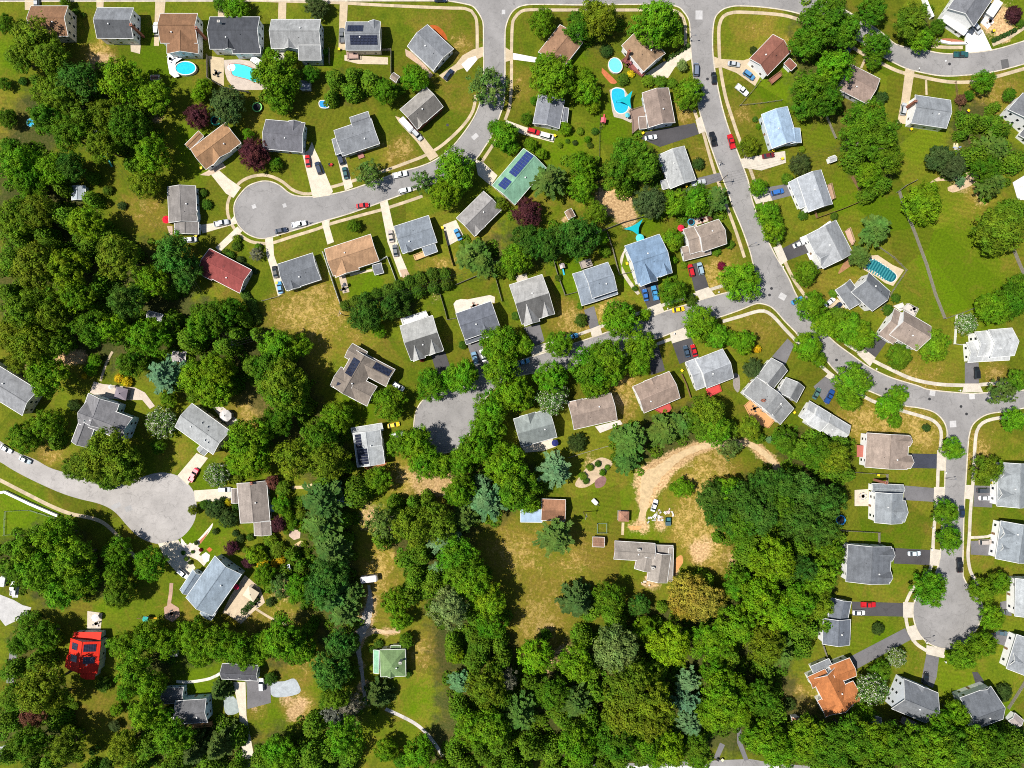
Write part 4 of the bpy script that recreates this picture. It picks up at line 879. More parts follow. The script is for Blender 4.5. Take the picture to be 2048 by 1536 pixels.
house('grey-brown house with brick chimney among garden shrubs', 'the grey-brown garden house', (0.24, 0.205, 0.18), GY, [((481, 1046), (474, 967), (533, 965), 3.6, 1.7, 'gable', (1.1, .85)), ((509, 1071), (508, 1044), (541, 1043), 2.9, 1.0), ((463, 1006), (463, 977), (478, 976), 2.8, .5)], ch=[(504, 966, 'brick')])
house('slate-blue roofed house with broad patio and red parasol', 'the slate-blue patio house', (0.225, 0.275, 0.325), BLW, [((372, 1195), (430, 1112), (482, 1150), 5.2, 2.4), ((360, 1179), (386, 1139), (404, 1152), 3.4, 1.4), ((400, 1226), (411, 1210), (433, 1225), 3.4, 1.0)])
house('bright red metal-roofed house with small solar panels', 'the bright red metal roof', (0.66, 0.028, 0.012), GY, [((134, 1338), (141, 1276), (202, 1283), 4.8, 2.2, 'gable', (1.0, .95)), ((147, 1279), (203, 1279), (203, 1264), 3.4, .7, 'shed'), ((129, 1334), (134, 1309), (200, 1318), 4.85, 1.9, 'gable', (1, .9)), ((160, 1354), (165, 1326), (194, 1330), 4.4, 1.0)], mat='metal_roofing', pv=[(0, 0, .3, .52, .2, .75, 2, 1), (0, 1, .3, .52, .2, .85, 3, 1), (0, 0, .68, .9, .2, .7, 2, 1), (0, 1, .68, .92, .2, .9, 4, 1)], trim=False)
house('green hip-roofed cottage with a lighter green side porch', 'the green hip-roofed cottage', (0.145, 0.225, 0.095), WH, [((759.6, 1300), (810, 1298.5), (809, 1352), 5.0, 2.6, 'hip'), ((758, 1346), (758, 1300), (747, 1300), 3.2, .5, 'shed', (1.3, 1.3)), ((782, 1291), (801, 1291), (801, 1300), 3.2, .8), ((774, 1353), (774, 1331), (790, 1331), 5.1, 1.3)], ch=[(801, 1324, 'cement')], rc={1: ((0.17, 0.33, 0.22), 'shingle')})
house('dark-roofed house with pale blue wall and orange deck, by the gravel drive', 'the dark house with orange deck', (0.125, 0.125, 0.13), (0.5, 0.66, 0.78), [((351, 1402), (412, 1398), (419, 1444), 5.4, 1.8), ((325, 1377), (367, 1374.6), (357, 1406), 3.4, 1.5)], ch=[(348, 1434, 'cement')])
house('dark-roofed garage with three small dormers beside the white car', 'the dormered garage', (0.085, 0.085, 0.095), WH, [((445, 1327), (517, 1331), (519, 1362), 3.2, 2.0)], X=[(0, .14, .30, 1, -.9, .9), (0, .42, .58, 1, -.9, .9), (0, .72, .88, 1, -.9, .9)], cat='garage', name='garage', vents=0)
house('L-shaped grey-brown roofed bungalow in the dry field', 'the L-shaped bungalow', (0.265, 0.235, 0.205), BK, [((1230, 1082), (1310, 1087), (1308, 1123), 3.6, 1.6), ((1294, 1160), (1302, 1104), (1342, 1108), 3.55, 1.7), ((1269, 1137), (1275, 1110), (1312, 1114), 3.5, 1.2), ((1305, 1090), (1346, 1091), (1345, 1109), 3.0, .3, 'flat'), ((1336, 1162), (1338, 1096), (1347, 1097), 3.1, .3, 'flat')], ch=[(1277, 1099, 'cement'), (1305, 1135, 'cement')])
house('brown barn with blue corrugated lean-to at the edge of the field', 'the brown barn', (0.30, 0.15, 0.085), (0.25, 0.14, 0.09), [((1084, 998), (1131, 999.6), (1129, 1042), 3.8, 1.6, 'gable', (1.1, .7)), ((1084, 1019), (1084, 1044), (1041, 1043), 3.0, .5, 'shed')], cat='barn', name='barn', vents=0, openings=True, rc={1: ((0.30, 0.40, 0.52), 'metal_roofing')})
# ---- sheds and garden houses
SH = dict(cat='shed', name='shed', vents=0, openings=False, inset=.12)
def shed(label, cx, cy, w, h, rot, roof, wall, he=2.2, rise=.8, typ='gable', **k):
    a = math.radians(rot); c, s = math.cos(a), math.sin(a)
    f = lambda x, y: (cx + x * c - y * s, cy + x * s + y * c)
    r, ss, org = house(label, None, roof, wall, [(f(-w / 2, -h / 2), f(w / 2, -h / 2), f(w / 2, h / 2), he, rise, typ)], **{**SH, **k})
    s_ = ss[0]; o = s_.q(s_.L / 2, s_.W - .12); mb = MB()
    if k.get('name', 'shed') == 'shed':
        opening(mb, Vector((o.x, o.y, .95)), s_.u, s_.v, 1.0, 1.8); mb.build('door', [M['trim'], M['grey_wood']], r, org)
    return r
shed('small brown-roofed shed alone in the rough field by the long fence', 1140, 428, 17, 15, 62, (0.25, 0.17, 0.12), (0.28, 0.2, 0.14))
shed('pale grey-blue shed with curved roof at the left woods', 157, 386, 28, 27, 90, (0.34, 0.38, 0.42), (0.4, 0.44, 0.47), rise=1.0)
shed('weathered grey shed deep in the trees near the yellow shrubs', 359, 713, 27, 20, 3, (0.36, 0.32, 0.32), (0.3, 0.28, 0.26))
shed('grey garden shed on the fenced bright lawn', 756, 538, 18, 20, -15, (0.15, 0.16, 0.18), GY)
shed('brown shed beside the green pen in the open field', 1197, 1084, 23, 19, 2, (0.25, 0.14, 0.09), (0.3, 0.2, 0.14))
shed('little rust-roofed shed in the clearing near the terracotta house', 1591, 1442, 17, 14, 85, (0.33, 0.17, 0.1), WH)
shed('small taupe shed in the shade behind the top-row solar house', 790, 155, 15, 13, 35, (0.24, 0.19, 0.16), (0.3, 0.24, 0.2))
shed('white shed with grey-brown roof behind the long-dormer house', 2032, 1441, 22, 20, 40, (0.3, 0.26, 0.25), WH)
shed('small pale shed in the backyard left of the light blue roof', 1665, 318, 14, 11, -20, (0.45, 0.45, 0.45), WH)
shed('grey shed under the maple behind the pale grey pergola house', 610, 170, 20, 16, 0, (0.2, 0.22, 0.27), GY)
shed('small blue-grey shed among shrubs above the broad patio', 573, 1138, 17, 13, -20, (0.42, 0.46, 0.55), GY)
shed('tiny blue-roofed shed beneath the bright tree by the white solar house', 685, 998, 17, 15, 20, (0.4, 0.45, 0.55), WH)
shed('dark grey shed in the deep shade above the stained chimney woods', 310, 632, 30, 14, 15, (0.25, 0.25, 0.27), (0.3, 0.3, 0.3))
shed('small reddish timber shed beside the brown house with oval pool', 310, 155, 16, 9, 0, (0.28, 0.15, 0.1), (0.3, 0.18, 0.12), rise=.4)
shed('small white-walled shed in trees behind the grey gabled white house', 1752, 1440, 18, 12, 10, (0.14, 0.15, 0.17), WH)
shed('small dark shed at the lawn edge beyond the garage', 348, 1307, 13, 10, 0, (0.11, 0.11, 0.13), GY)
# gazebos: hip canopies on posts
def gazebo(label, cx, cy, w, h, rot, roof, he=2.4, rise=1.2, n=4, name='gazebo', mat='shingle'):
    p = P(cx, cy, he); a = math.radians(-rot)
    org = (p.x, p.y, 0); root = empty(name, org, label, 'gazebo')
    mb = MB(); W, D = w * S / 2, h * S / 2
    if n == 4: ring = [(-W, -D), (W, -D), (W, D), (-W, D)]
    else: ring = [(W * math.cos(6.2832 * (k + .5) / n), D * math.sin(6.2832 * (k + .5) / n)) for k in range(n)]
    ring = [Vector((p.x + x * math.cos(a) - y * math.sin(a), p.y + x * math.sin(a) + y * math.cos(a), he)) for x, y in ring]
    top = Vector((p.x, p.y, he + rise))
    for A, B in zip(ring, ring[1:] + ring[:1]):
        mb.face((A, B, top)); mb.face((A, B, B - Vector((0, 0, .15)), A - Vector((0, 0, .15))))
    mb.tube([top - Vector((0, 0, .1)), top + Vector((0, 0, .3))], [.25, .12], 6)
    mb.build('roof', M[mat], root, org, roof)
    for A in ring:
        mb = MB(); q = A + (Vector((p.x, p.y, he)) - A) * .08
        mb.tube([Vector((q.x, q.y, 0)), Vector((q.x, q.y, he + .05))], .07, 6); mb.build('post', M['trim'], root, org)
    mb = MB(); c = Vector((p.x, p.y, 0))
    mb.slab([c + (Vector((A.x, A.y, 0)) - c) * 1.0 for A in ring], 0, .1); mb.build('floor', M['grey_wood'], root, org)
gazebo('brown pyramid-roofed gazebo beside the sandy track', 1247.5, 1033, 21, 20, 2, (0.33, 0.17, 0.11))
gazebo('mauve canopy gazebo behind the big grey crossed-gable house', 242, 787, 24, 23, 12, (0.20, 0.17, 0.20), mat='fabric')
gazebo('white octagonal gazebo beside the grey house with skylights', 451, 831.5, 25, 24, 0, (0.55, 0.53, 0.52), n=8)
gazebo('cream canopy gazebo on the broad tan patio', 502, 1188, 25, 22, 33, (0.62, 0.52, 0.38), mat='fabric')
gazebo('white canopy tent beside the kidney-shaped pool', 512, 121, 21, 12, 32, (0.72, 0.72, 0.72), rise=.5, mat='fabric')
# ==================================================================== vehicles
def loft(mb, secs, m=0):
    """secs: list of rings (same count)"""
    for A, B in zip(secs, secs[1:]):
        n = len(A)
        for k in range(n): mb.face((A[k], A[(k + 1) % n], B[(k + 1) % n], B[k]), m)
    mb.face(secs[0], m); mb.face(secs[-1], m)


def ring(x, w, z0, z1, ch=.12):
    return [Vector((x, y, z)) for y, z in ((-w + ch, z0), (w - ch, z0), (w, z0 + .2), (w, z1 - .14), (w - ch, z1), (-w + ch, z1), (-w, z1 - .14), (-w, z0 + .2))]


CARS = {  # length, half width, belt heights along the body, cabin (x of: windscreen base, top, rear top, rear base), roof height
    'sedan': (4.7, .90, [(-2.35, .70, .78), (-2.2, .86, .95), (-1.2, .9, 1.0), (.9, .9, .98), (1.9, .87, .84), (2.25, .8, .74), (2.35, .68, .66)], (1.05, .35, -1.05, -1.75), 1.45),
    'suv': (4.8, .96, [(-2.4, .8, .95), (-2.3, .92, 1.1), (-1.2, .96, 1.12), (1.0, .96, 1.1), (2.0, .92, 1.0), (2.3, .85, .9), (2.4, .74, .8)], (1.2, .55, -1.95, -2.28), 1.75),
    'van': (5.1, .99, [(-2.55, .88, 1.1), (-2.45, .96, 1.15), (-1.2, .99, 1.16), (1.3, .99, 1.12), (2.1, .94, 1.0), (2.45, .86, .85), (2.55, .72, .75)], (1.85, 1.0, -2.25, -2.45), 1.95),
    'pickup': (5.6, 1.0, [(-2.8, .94, 1.05), (-2.7, 1.0, 1.08), (-1.0, 1.0, 1.1), (1.2, 1.0, 1.12), (2.3, .97, 1.06), (2.7, .9, .95), (2.8, .8, .85)], (1.25, .6, -.55, -.85), 1.85),
}


def car_proto(kind, name):
    Ln, hw, prof, cab, top = CARS[kind]
    root = empty(name, (0, 0, 0), 'x', kind)
    mb = MB()
    if kind == 'pickup':
        cut = -.95
        loft(mb, [ring(x, w, .32, z) for x, w, z in [p for p in prof if p[0] > cut] ] if False else [ring(cut, 1.0, .32, 1.1)] + [ring(x, w, .32, z) for x, w, z in prof if x > cut])
        # load bed: floor, sides, tailgate
        mb.cbox(-2.75, -.98, .35, cut, .98, .62)
        mb.cbox(-2.75, -1.0, .6, cut, -.88, 1.08); mb.cbox(-2.75, .88, .6, cut, 1.0, 1.08); mb.cbox(-2.8, -.98, .45, -2.7, .98, 1.06)
    else:
        loft(mb, [ring(x, w, .28, z) for x, w, z in prof])
    mb.build('body', M['car_paint'], root)
    a, b, c, d = cab
    bz = 1.0 if kind == 'sedan' else 1.1
    yb, yt = hw - .07, hw - .24
    mb = MB(); mb.slab([(b + .02, -yt), (b + .02, yt), (c - .02, yt), (c - .02, -yt)], top - .09, top)
    mb.build('roof', M['car_paint'], root)
    V = lambda x, y, z: Vector((x, y, z))
    zt = top - .06
    mb = MB(); mb.face((V(a, -yb, bz - .03), V(a, yb, bz - .03), V(b, yt, zt), V(b, -yt, zt))); mb.build('windshield', M['glass'], root)
    mb = MB(); mb.face((V(d, -yb, bz - .03), V(d, yb, bz - .03), V(c, yt, zt), V(c, -yt, zt))); mb.build('rear_window', M['glass'], root)
    for s in (-1, 1):
        mb = MB(); mb.face((V(a, s * yb, bz - .03), V(b, s * yt, zt), V(c, s * yt, zt), V(d, s * yb, bz - .03))); mb.build('side_window', M['glass'], root)
        mb = MB(); mb.cbox(Ln / 2 - .28, s * (hw - .5) - .16, .58, Ln / 2 - .03, s * (hw - .5) + .16, .74 if kind == 'sedan' else .84); mb.build('headlight', M['lamp_lens'], root)
        mb = MB(); mb.cbox(-Ln / 2 - .02, s * (hw - .42) - .14, .62, -Ln / 2 + .2, s * (hw - .42) + .14, .82); mb.build('taillight', M['tail_lens'], root)
        mb = MB(); mb.cbox(a - .25, s * (hw + .03) - .08, bz - .02, a - .1, s * (hw + .03) + .08, bz + .12); mb.build('mirror', M['car_paint'], root)
        for x in (-Ln * .29, Ln * .30):
            mb = MB(); mb.tube([V(x, s * (hw - .2), .34), V(x, s * (hw + .02), .34)], .34, 14)
            wh = mb.build('wheel', M['tyre'], root)
            mb = MB(); mb.tube([V(x, s * (hw + .0), .34), V(x, s * (hw + .03), .34)], .2, 10); mb.build('rim', M['alloy'], wh)
    return root


NAMES = {'sedan': 'parked_car', 'suv': 'parked_suv', 'van': 'parked_van', 'pickup': 'pickup_truck'}
PROTO = {}
WHT = (0.72, 0.73, 0.74); SIL = (0.42, 0.44, 0.46); BLK = (0.010, 0.011, 0.013); RED = (0.46, 0.010, 0.016); BLU = (0.03, 0.13, 0.40); LBL = (0.05, 0.24, 0.46); NVY = (0.016, 0.028, 0.06); GRY = (0.13, 0.14, 0.15); YEL = (0.80, 0.52, 0.01); MAR = (0.13, 0.012, 0.018); TEA = (0.02, 0.085, 0.09); TNC = (0.42, 0.37, 0.33)


def car(x, y, rot, kind, colr, label):
    if kind not in PROTO:
        r = PROTO[kind] = car_proto(kind, NAMES[kind])
    else:
        r = copy_tree(PROTO[kind])
    p = P(x, y, .8); r.location = (p.x, p.y, .05); r.rotation_euler = (0, 0, math.radians(rot))
    r['label'] = label; r['category'] = {'sedan': 'car', 'suv': 'car', 'van': 'van', 'pickup': 'pickup truck'}[kind]
    r['group'] = {'sedan': 'cars parked around the streets', 'suv': 'large cars parked around the streets', 'van': 'vans parked around the streets', 'pickup': 'pickup trucks parked around the streets'}[kind]
    for ch in r.children:
        if ch.name.split('.')[0] in ('body', 'roof', 'mirror'): ch.color = (*colr, 1)
    return r


for a in [
    (312.5, 57, 92, 'suv', WHT, 'white car beside the large brown house by the oval pool'),
    (73, 5, 90, 'sedan', SIL, 'silver car at the top of the frame above the olive tree'),
    (684, 71, 91, 'pickup', GRY, 'grey pickup beside the top-row solar house'),
    (615.5, 322, 96, 'sedan', RED, 'red car on the drive next to the blue-gabled dark house'),
    (637, 336, 108, 'suv', NVY, 'navy car with a red tail beside the red car on the cul-de-sac drive'),
    (681, 317, 108, 'suv', NVY, 'navy car nearer the grey stepped-wing house on its narrow drive'),
    (690.5, 346, 102, 'sedan', TEA, 'dark teal car behind the navy car on the narrow drive'),
    (800, 349, 12, 'pickup', WHT, 'white pickup parked at the upper kerb under the street tree'),
    (810, 381, 14, 'suv', WHT, 'white car at the lower kerb across from the white pickup'),
    (897, 149, 52, 'sedan', NVY, 'dark blue car at the end of the curved tan driveway'),
    (834, 270, -48, 'suv', SIL, 'silver car behind the long white caravan'),
    (1067, 263, -15, 'suv', RED, 'red car with dark roof rails beside the slate house under the round tree'),
    (1094, 273, -16, 'van', WHT, 'white van next to the red car beside the slate house'),
    (881, -1, 0, 'sedan', NVY, 'dark car at the very top kerb'),
    (1392, 139, 88, 'van', (0.13, 0.16, 0.22), 'grey-blue van at the kerb just above the fan-shaped street tree'),
    (1428, 156, 94, 'sedan', BLK, 'black car at the kerb beside the corner tan driveway loop'),
    (1468, 128, -8, 'sedan', SIL, 'silver car on the tan driveway loop of the maroon house'),
    (1498, 150, -36, 'suv', (0.06, 0.20, 0.38), 'blue car beside the white wall of the maroon house'),
    (1484, 180, -40, 'pickup', WHT, 'white pickup standing on the lawn below the maroon house'),
    (1426, 278, 103, 'pickup', BLK, 'black pickup at the left kerb opposite the red pickup'),
    (1462.5, 283, 105, 'pickup', RED, 'red pickup at the right kerb opposite the black pickup'),
    (1537, 311, 10, 'sedan', MAR, 'maroon car on the pale drive below the light blue roof'),
    (1397, 365, 12, 'pickup', SIL, 'silver pickup with rusty load beside the pale grey canopy house'),
    (1555, 384, 15, 'suv', BLU, 'blue car on the short dark drive of the fenced bright yard house'),
    (1302, 275, 10, 'sedan', WHT, 'white car at the head of the black tapering driveway'),
    (1922, 109, 0, 'pickup', TEA, 'dark teal pickup on the curved road below the white concrete drive'),
    (1953, 57, -50, 'suv', SIL, 'silver car at the top of the white concrete drive'),
    (1807.5, 218, 80, 'suv', SIL, 'silver car beside the slate house with brick chimney'),
    (1700, 96, 60, 'sedan', NVY, 'dark blue car shaded by the trees near the bend'),
    (380, 480, 5, 'van', WHT, 'white van below the house with red parasol'),
    (443, 446, 12, 'pickup', SIL, 'silver pickup on the drive at the left rim of the cul-de-sac'),
    (562, 461, 12, 'sedan', NVY, 'dark car at the lower kerb of the cul-de-sac neck'),
    (598, 448, 12, 'pickup', WHT, 'white pickup with grey bed cover at the lower kerb'),
    (725, 411, 8, 'sedan', RED, 'red car at the lower kerb by itself, above the brown house'),
    (550, 544, 100, 'sedan', BLK, 'black car beside the dark grey house above the dry lawn'),
    (559.5, 575, 100, 'sedan', LBL, 'light blue car behind the black car on the narrow drive'),
    (782, 472.5, 98, 'sedan', TNC, 'beige car upper of two on the drive by the orange deck house'),
    (790.6, 501, 98, 'sedan', GRY, 'dark grey car lower of two on the drive by the orange deck house'),
    (916, 469, 116, 'sedan', LBL, 'light blue car beside the stained grey house'),
    (950, 716, 106, 'suv', (0.15, 0.28, 0.40), 'blue-silver car on the drive of the dark slate house'),
    (966, 711, 106, 'sedan', WHT, 'white car half hidden by the street tree near the dark slate house'),
    (1047, 724, 18, 'sedan', (0.12, 0.4, 0.7), 'bright blue car peeking from under the street trees'),
    (1144, 673, 14, 'sedan', LBL, 'blue car partly covered by the kerbside tree'),
    (797, 773, -32, 'suv', WHT, 'white car beside the sprawling taupe solar house'),
    (1291, 590, 100, 'sedan', BLU, 'blue car left of the blue pickup at the steel-blue house'),
    (1309.5, 586, 102, 'pickup', LBL, 'blue pickup on the drive of the steel-blue house'),
    (1382, 541, 103, 'suv', RED, 'red car on the drive of the taupe house with red furniture'),
    (1401, 537.5, 103, 'suv', (0.26, 0.36, 0.42), 'pale blue-grey car beside the red car at the taupe house'),
    (1357, 619, 10, 'sedan', YEL, 'yellow car on the middle road at the upper kerb'),
    (1373, 703, 105, 'sedan', (0.04, 0.07, 0.11), 'dark blue car on the wide asphalt drive next to a red car'),
    (1388, 701, 105, 'sedan', RED, 'red car on the wide asphalt drive next to a dark blue car'),
    (1598, 488, 24, 'sedan', WHT, 'white car on the dark drive of the timber deck house'),
    (1594.5, 601, 28, 'sedan', LBL, 'light blue car half under the tree at the bend'),
    (1660, 604, 40, 'sedan', WHT, 'white car by the garage of the house at the covered pool'),
    (1674, 614, 40, 'sedan', NVY, 'dark car by the garage of the house at the covered pool'),
    (1954, 746, 92, 'suv', BLK, 'black car on the drive of the stepped white house'),
    (12, 898, -30, 'sedan', WHT, 'white car at the far left kerb of the curved road'),
    (50, 920, -25, 'sedan', (0.25, 0.33, 0.38), 'silver-blue car at the kerb near the left edge'),
    (387, 950, 60, 'pickup', (0.60, 0.01, 0.05), 'red pickup with black bed on the pale drive above the lower left circle'),
    (366, 1147, -40, 'suv', WHT, 'white car by the slate-blue patio house'),
    (787, 850, 12, 'sedan', YEL, 'yellow car in front of the white solar house'),
    (796, 869, 15, 'suv', WHT, 'white car just below the yellow car by the white solar house'),
    (449, 979, 0, 'suv', SIL, 'silver car half hidden beneath the white-flowering tree'),
    (1309, 1011, 72, 'sedan', WHT, 'white car parked on the grass beside the sandy track'),
    (1633.5, 787, 62, 'sedan', (0.06, 0.14, 0.12), 'dark green car on the drive above the pale stepped house'),
    (1659, 793, 62, 'pickup', (0.015, 0.06, 0.22), 'deep blue pickup on the drive above the pale stepped house'),
    (1967, 981, 0, 'suv', (0.05, 0.06, 0.07), 'black car, upper of the pair behind the round olive tree'),
    (1970, 996, 0, 'sedan', WHT, 'white car, lower of the pair behind the round olive tree'),
    (1924, 1023, 90, 'sedan', NVY, 'dark car at the right kerb partly under a street tree'),
    (1971, 1084, 2, 'suv', TNC, 'tan car on the cracked drive of the peaked dormer house'),
    (1829, 1107, 2, 'sedan', (0.58, 0.68, 0.74), 'very pale blue car on the drive of the wide dark grey house'),
    (1919, 1130, 92, 'pickup', BLK, 'black pickup at the right kerb above the lower right circle'),
    (1736.5, 1209, 0, 'pickup', RED, 'red pickup with loaded bed on the asphalt drive at lower right'),
    (1718, 1225.5, 0, 'sedan', WHT, 'white car just below the red pickup on the asphalt drive'),
    (1852, 1357, 82, 'sedan', BLK, 'black car in front of the grey house with white gable'),
    (2006, 1225, 5, 'sedan', GRY, 'dark grey car on the shaded drive right of the lower circle'),
    (2003, 1266, -8, 'sedan', (0.07, 0.12, 0.15), 'dark blue-grey car under trees by the white porch house'),
    (523, 1369, 92, 'suv', WHT, 'white car in front of the dormered garage'),
    (27, 1176, 84, 'pickup', WHT, 'white pickup on the gravel at the left edge'),
]: car(*a)

# caravan and trailers
def trailer(name, label, cat, x, y, rot, l, w, h, colr, roofcol=None):
    p = P(x, y, h * .8); root = empty(name, (p.x, p.y, .04), label, cat); root.rotation_euler = (0, 0, math.radians(rot))
    mb = MB(); loft(mb, [ring(-l / 2, w * .8, .55, h - .25), ring(-l / 2 + .25, w, .45, h), ring(l / 2 - .5, w, .45, h), ring(l / 2, w * .8, .6, h - .5)])
    mb.build('body', M['painted'], root, color=colr)
    for px in (-l * .2, l * .25):
        mb = MB(); mb.cbox(px - .35, -.35, h - .02, px + .35, .35, h + .12); mb.build('roof_hatch', M['trim'], root)
    for s in (-1, 1):
        for dx in (-.45, .45):
            mb = MB(); mb.tube([Vector((dx, s * (w - .2), .33)), Vector((dx, s * (w + .02), .33))], .33, 12); mb.build('wheel', M['tyre'], root)
        mb = MB(); mb.cbox(-.8, s * (w + .005) - .012, h * .55, .8, s * (w + .005) + .012, h * .8); mb.build('window', M['glass'], root)
    mb = MB(); mb.beam((l / 2, 0, .5), (l / 2 + 1.1, 0, .5), .15, .12); mb.build('hitch', M['dark_metal'], root)
trailer('caravan', 'long white caravan parked beside the red-brick house', 'caravan', 813, 249, -48, 6.2, 1.15, 2.5, (0.66, 0.68, 0.7))
trailer('cargo_trailer', 'stained white box trailer at the top of the gravel track', 'trailer', 738, 1158, 7, 6.4, 1.25, 2.8, (0.6, 0.57, 0.6))
trailer('cargo_trailer', 'small white trailer standing in the field right of the barn', 'trailer', 1190, 1004, -45, 2.6, .8, 1.3, (0.72, 0.72, 0.7))
trailer('cargo_trailer', 'covered white boat trailer beside the yard of the stepped-wing house', 'trailer', 5, 1163, 80, 4.0, 1.0, 1.6, (0.7, 0.7, 0.68))
# riding mower with its rider
r = empty('riding_mower', P(662, 330) + Vector((0, 0, 0)), 'small red riding mower on the lawn between two driveways', 'mower')
mb = MB(); loft(mb, [ring(-.9, .3, .3, .55, .06), ring(-.1, .35, .3, .6, .06), ring(.1, .32, .35, .95, .06), ring(.8, .28, .4, .85, .06)]); mb.build('body', M['painted'], r, color=(0.5, 0.02, 0.02))
mb = MB(); mb.cbox(-.7, -.25, .55, -.2, .25, .75); mb.cbox(-.78, -.25, .7, -.66, .25, 1.15); mb.build('seat', M['dark_metal'], r)
mb = MB(); mb.cbox(-.6, -.6, .12, .4, .6, .26); mb.build('cutter_deck', M['painted'], r, color=(0.4, 0.02, 0.02))
for x, rad in ((-.55, .3), (.6, .2)):
    for s in (-1, 1):
        mb = MB(); mb.tube([Vector((x, s * .38, rad)), Vector((x, s * .58, rad))], rad, 12); mb.build('wheel', M['tyre'], r)
# ============================================================== pools, decks, yards
def pool(label, pix, deckpix, water, name='swimming_pool', rim=.34, up=0.0, deckcol=(0.50, 0.45, 0.38), rimcol=(0.6, 0.58, 0.54)):
    pts = [P(*p) for p in spline(pix, 3, True)]
    c = sum(pts, Vector()) / len(pts)
    root = empty(name, (c.x, c.y, 0), label, 'pool'); org = (c.x, c.y, 0)
    mb = MB(); mb.poly([(p.x, p.y, .11 + up * .85) for p in pts]); mb.build('water', M['pool_water'], root, org, water)
    mb = MB()
    out = [c + (p - c) * (1 + rim / (p - c).length) for p in pts]; z = .16 + up
    for i in range(len(pts)):
        a, b, d, e = pts[i], pts[(i + 1) % len(pts)], out[(i + 1) % len(pts)], out[i]
        f = lambda q, zz: (q.x, q.y, zz)
        mb.face((f(a, z), f(b, z), f(d, z), f(e, z))); mb.face((f(a, z), f(b, z), f(b, .0), f(a, .0))); mb.face((f(e, z), f(d, z), f(d, 0), f(e, 0)))
    mb.build('coping', M['painted'], root, org, rimcol)
    if deckpix:
        d = [P(*p) for p in deckpix]
        o = MB(); o.slab([(p.x, p.y) for p in d], 0, .098)
        o = o.build('terrace', M['concrete'], color=deckcol); tag(o, kind='structure')
    return root, org, c


def oval(cx, cy, rx, ry, rot=0, n=14):
    a = math.radians(rot)
    return [(cx + rx * math.cos(t) * math.cos(a) - ry * math.sin(t) * math.sin(a), cy + rx * math.cos(t) * math.sin(a) + ry * math.sin(t) * math.cos(a)) for t in [6.2832 * k / n for k in range(n)]]


TQ = (0.03, 0.50, 0.62)
r, org, c = pool('oval above-ground turquoise pool with a white deck at its left', oval(374, 139, 20, 12.5), None, (0.02, 0.46, 0.60), up=1.05, rim=.35)
mb = MB()
d = [P(*p) for p in [(338, 109), (365, 108), (366, 120), (354, 128), (352, 142), (362, 155), (352, 158), (342, 150), (338, 128)]]
mb.slab([(p.x, p.y) for p in d], .95, 1.12); mb.build('deck', M['white_paint'], r, org)
r, org, c = pool('kidney-shaped turquoise pool with red-brown coping behind the charcoal house', [(459, 131), (467, 128), (489, 131), (512, 141), (523, 153), (520, 163), (509, 164), (494, 158), (478, 154), (466, 150), (463, 142)], [(448, 120), (480, 119), (500, 122), (520, 138), (532, 158), (534, 180), (470, 180), (455, 160), (450, 145)], (0.06, 0.62, 0.66), rimcol=(0.3, 0.13, 0.1), deckcol=(0.46, 0.39, 0.33))
mb = MB()
for k in range(3):
    p = P(463, 135); mb.disc((p.x, p.y), 1.5 - .42 * k, .125 + .02 * k, 20)
mb.build('steps', M['white_paint'], r, org)
pool('small oval pool of pale water beside the brown house with leaning chimney', oval(1230, 133, 12.5, 15, -25), None, (0.14, 0.56, 0.66), up=.8, rim=.3)
r, org, c = pool('lagoon-shaped blue pool with pale stone surround and shade sail', [(1225, 180), (1236, 177), (1248, 182), (1250, 197), (1256, 213), (1252, 223), (1241, 227), (1231, 221), (1227, 208), (1223, 193)], [(1219, 180), (1232, 174), (1248, 177), (1256, 190), (1264, 215), (1270, 232), (1262, 246), (1245, 238), (1228, 234), (1224, 220), (1222, 200)], (0.02, 0.38, 0.55), deckcol=(0.42, 0.36, 0.30))
# pool under a striped winter cover
r, org, c = pool('pool under a teal safety cover with dark stripes', [(1746, 520), (1767, 531), (1791, 549), (1789, 560), (1780, 564), (1767, 557), (1751, 544), (1729, 534)], [(1735, 512), (1755, 510), (1785, 530), (1808, 540), (1797, 556), (1786, 572), (1770, 566), (1755, 555), (1728, 540), (1722, 530)], (0.008, 0.10, 0.125), deckcol=(0.5, 0.4, 0.27))
e0, e1 = P(1737, 527), P(1785, 556)
mb = MB(); dd = (e1 - e0); nn = Vector((-dd.y, dd.x, 0)).normalized()
for k in range(11):
    q = e0 + dd * (k / 10); a = (3.1, 3.5, 3.6, 3.6, 3.5, 3.4, 3.4, 3.4, 3.2, 2.6, 1.6)[k]
    b = Vector((-.25, -1, 0)).normalized()
    lo, hi = (0, .0), (0, .0)
    mb.beam(q + Vector((.55, .9, .19)).normalized() * 0 + nn * a * .72 + Vector((0, 0, .19)), q - nn * a * .72 + Vector((0, 0, .19)), .55, .02)
mb.build('cover_straps', M['painted'], r, org, (0.03, 0.20, 0.22))
for lab, x, y, rr, up, colr in [('small round blue paddling pool half hidden by trees at the left', 62, 246, 7, .3, (0.03, 0.36, 0.62)), ('small round pale paddling pool beside the grey-brown garden house', 547, 1016, 6, .4, (0.35, 0.6, 0.75))]:
    pool(lab, oval(x, y, rr, rr), None, colr, name='paddling_pool', rim=.2, up=up, rimcol=(0.2, 0.5, 0.7))
pool('small rectangular blue pool behind the grey house with stepped wing', [(641, 204), (656, 205), (657, 216), (642, 215)], None, (0.03, 0.25, 0.6), name='paddling_pool', rim=.3, up=.6)

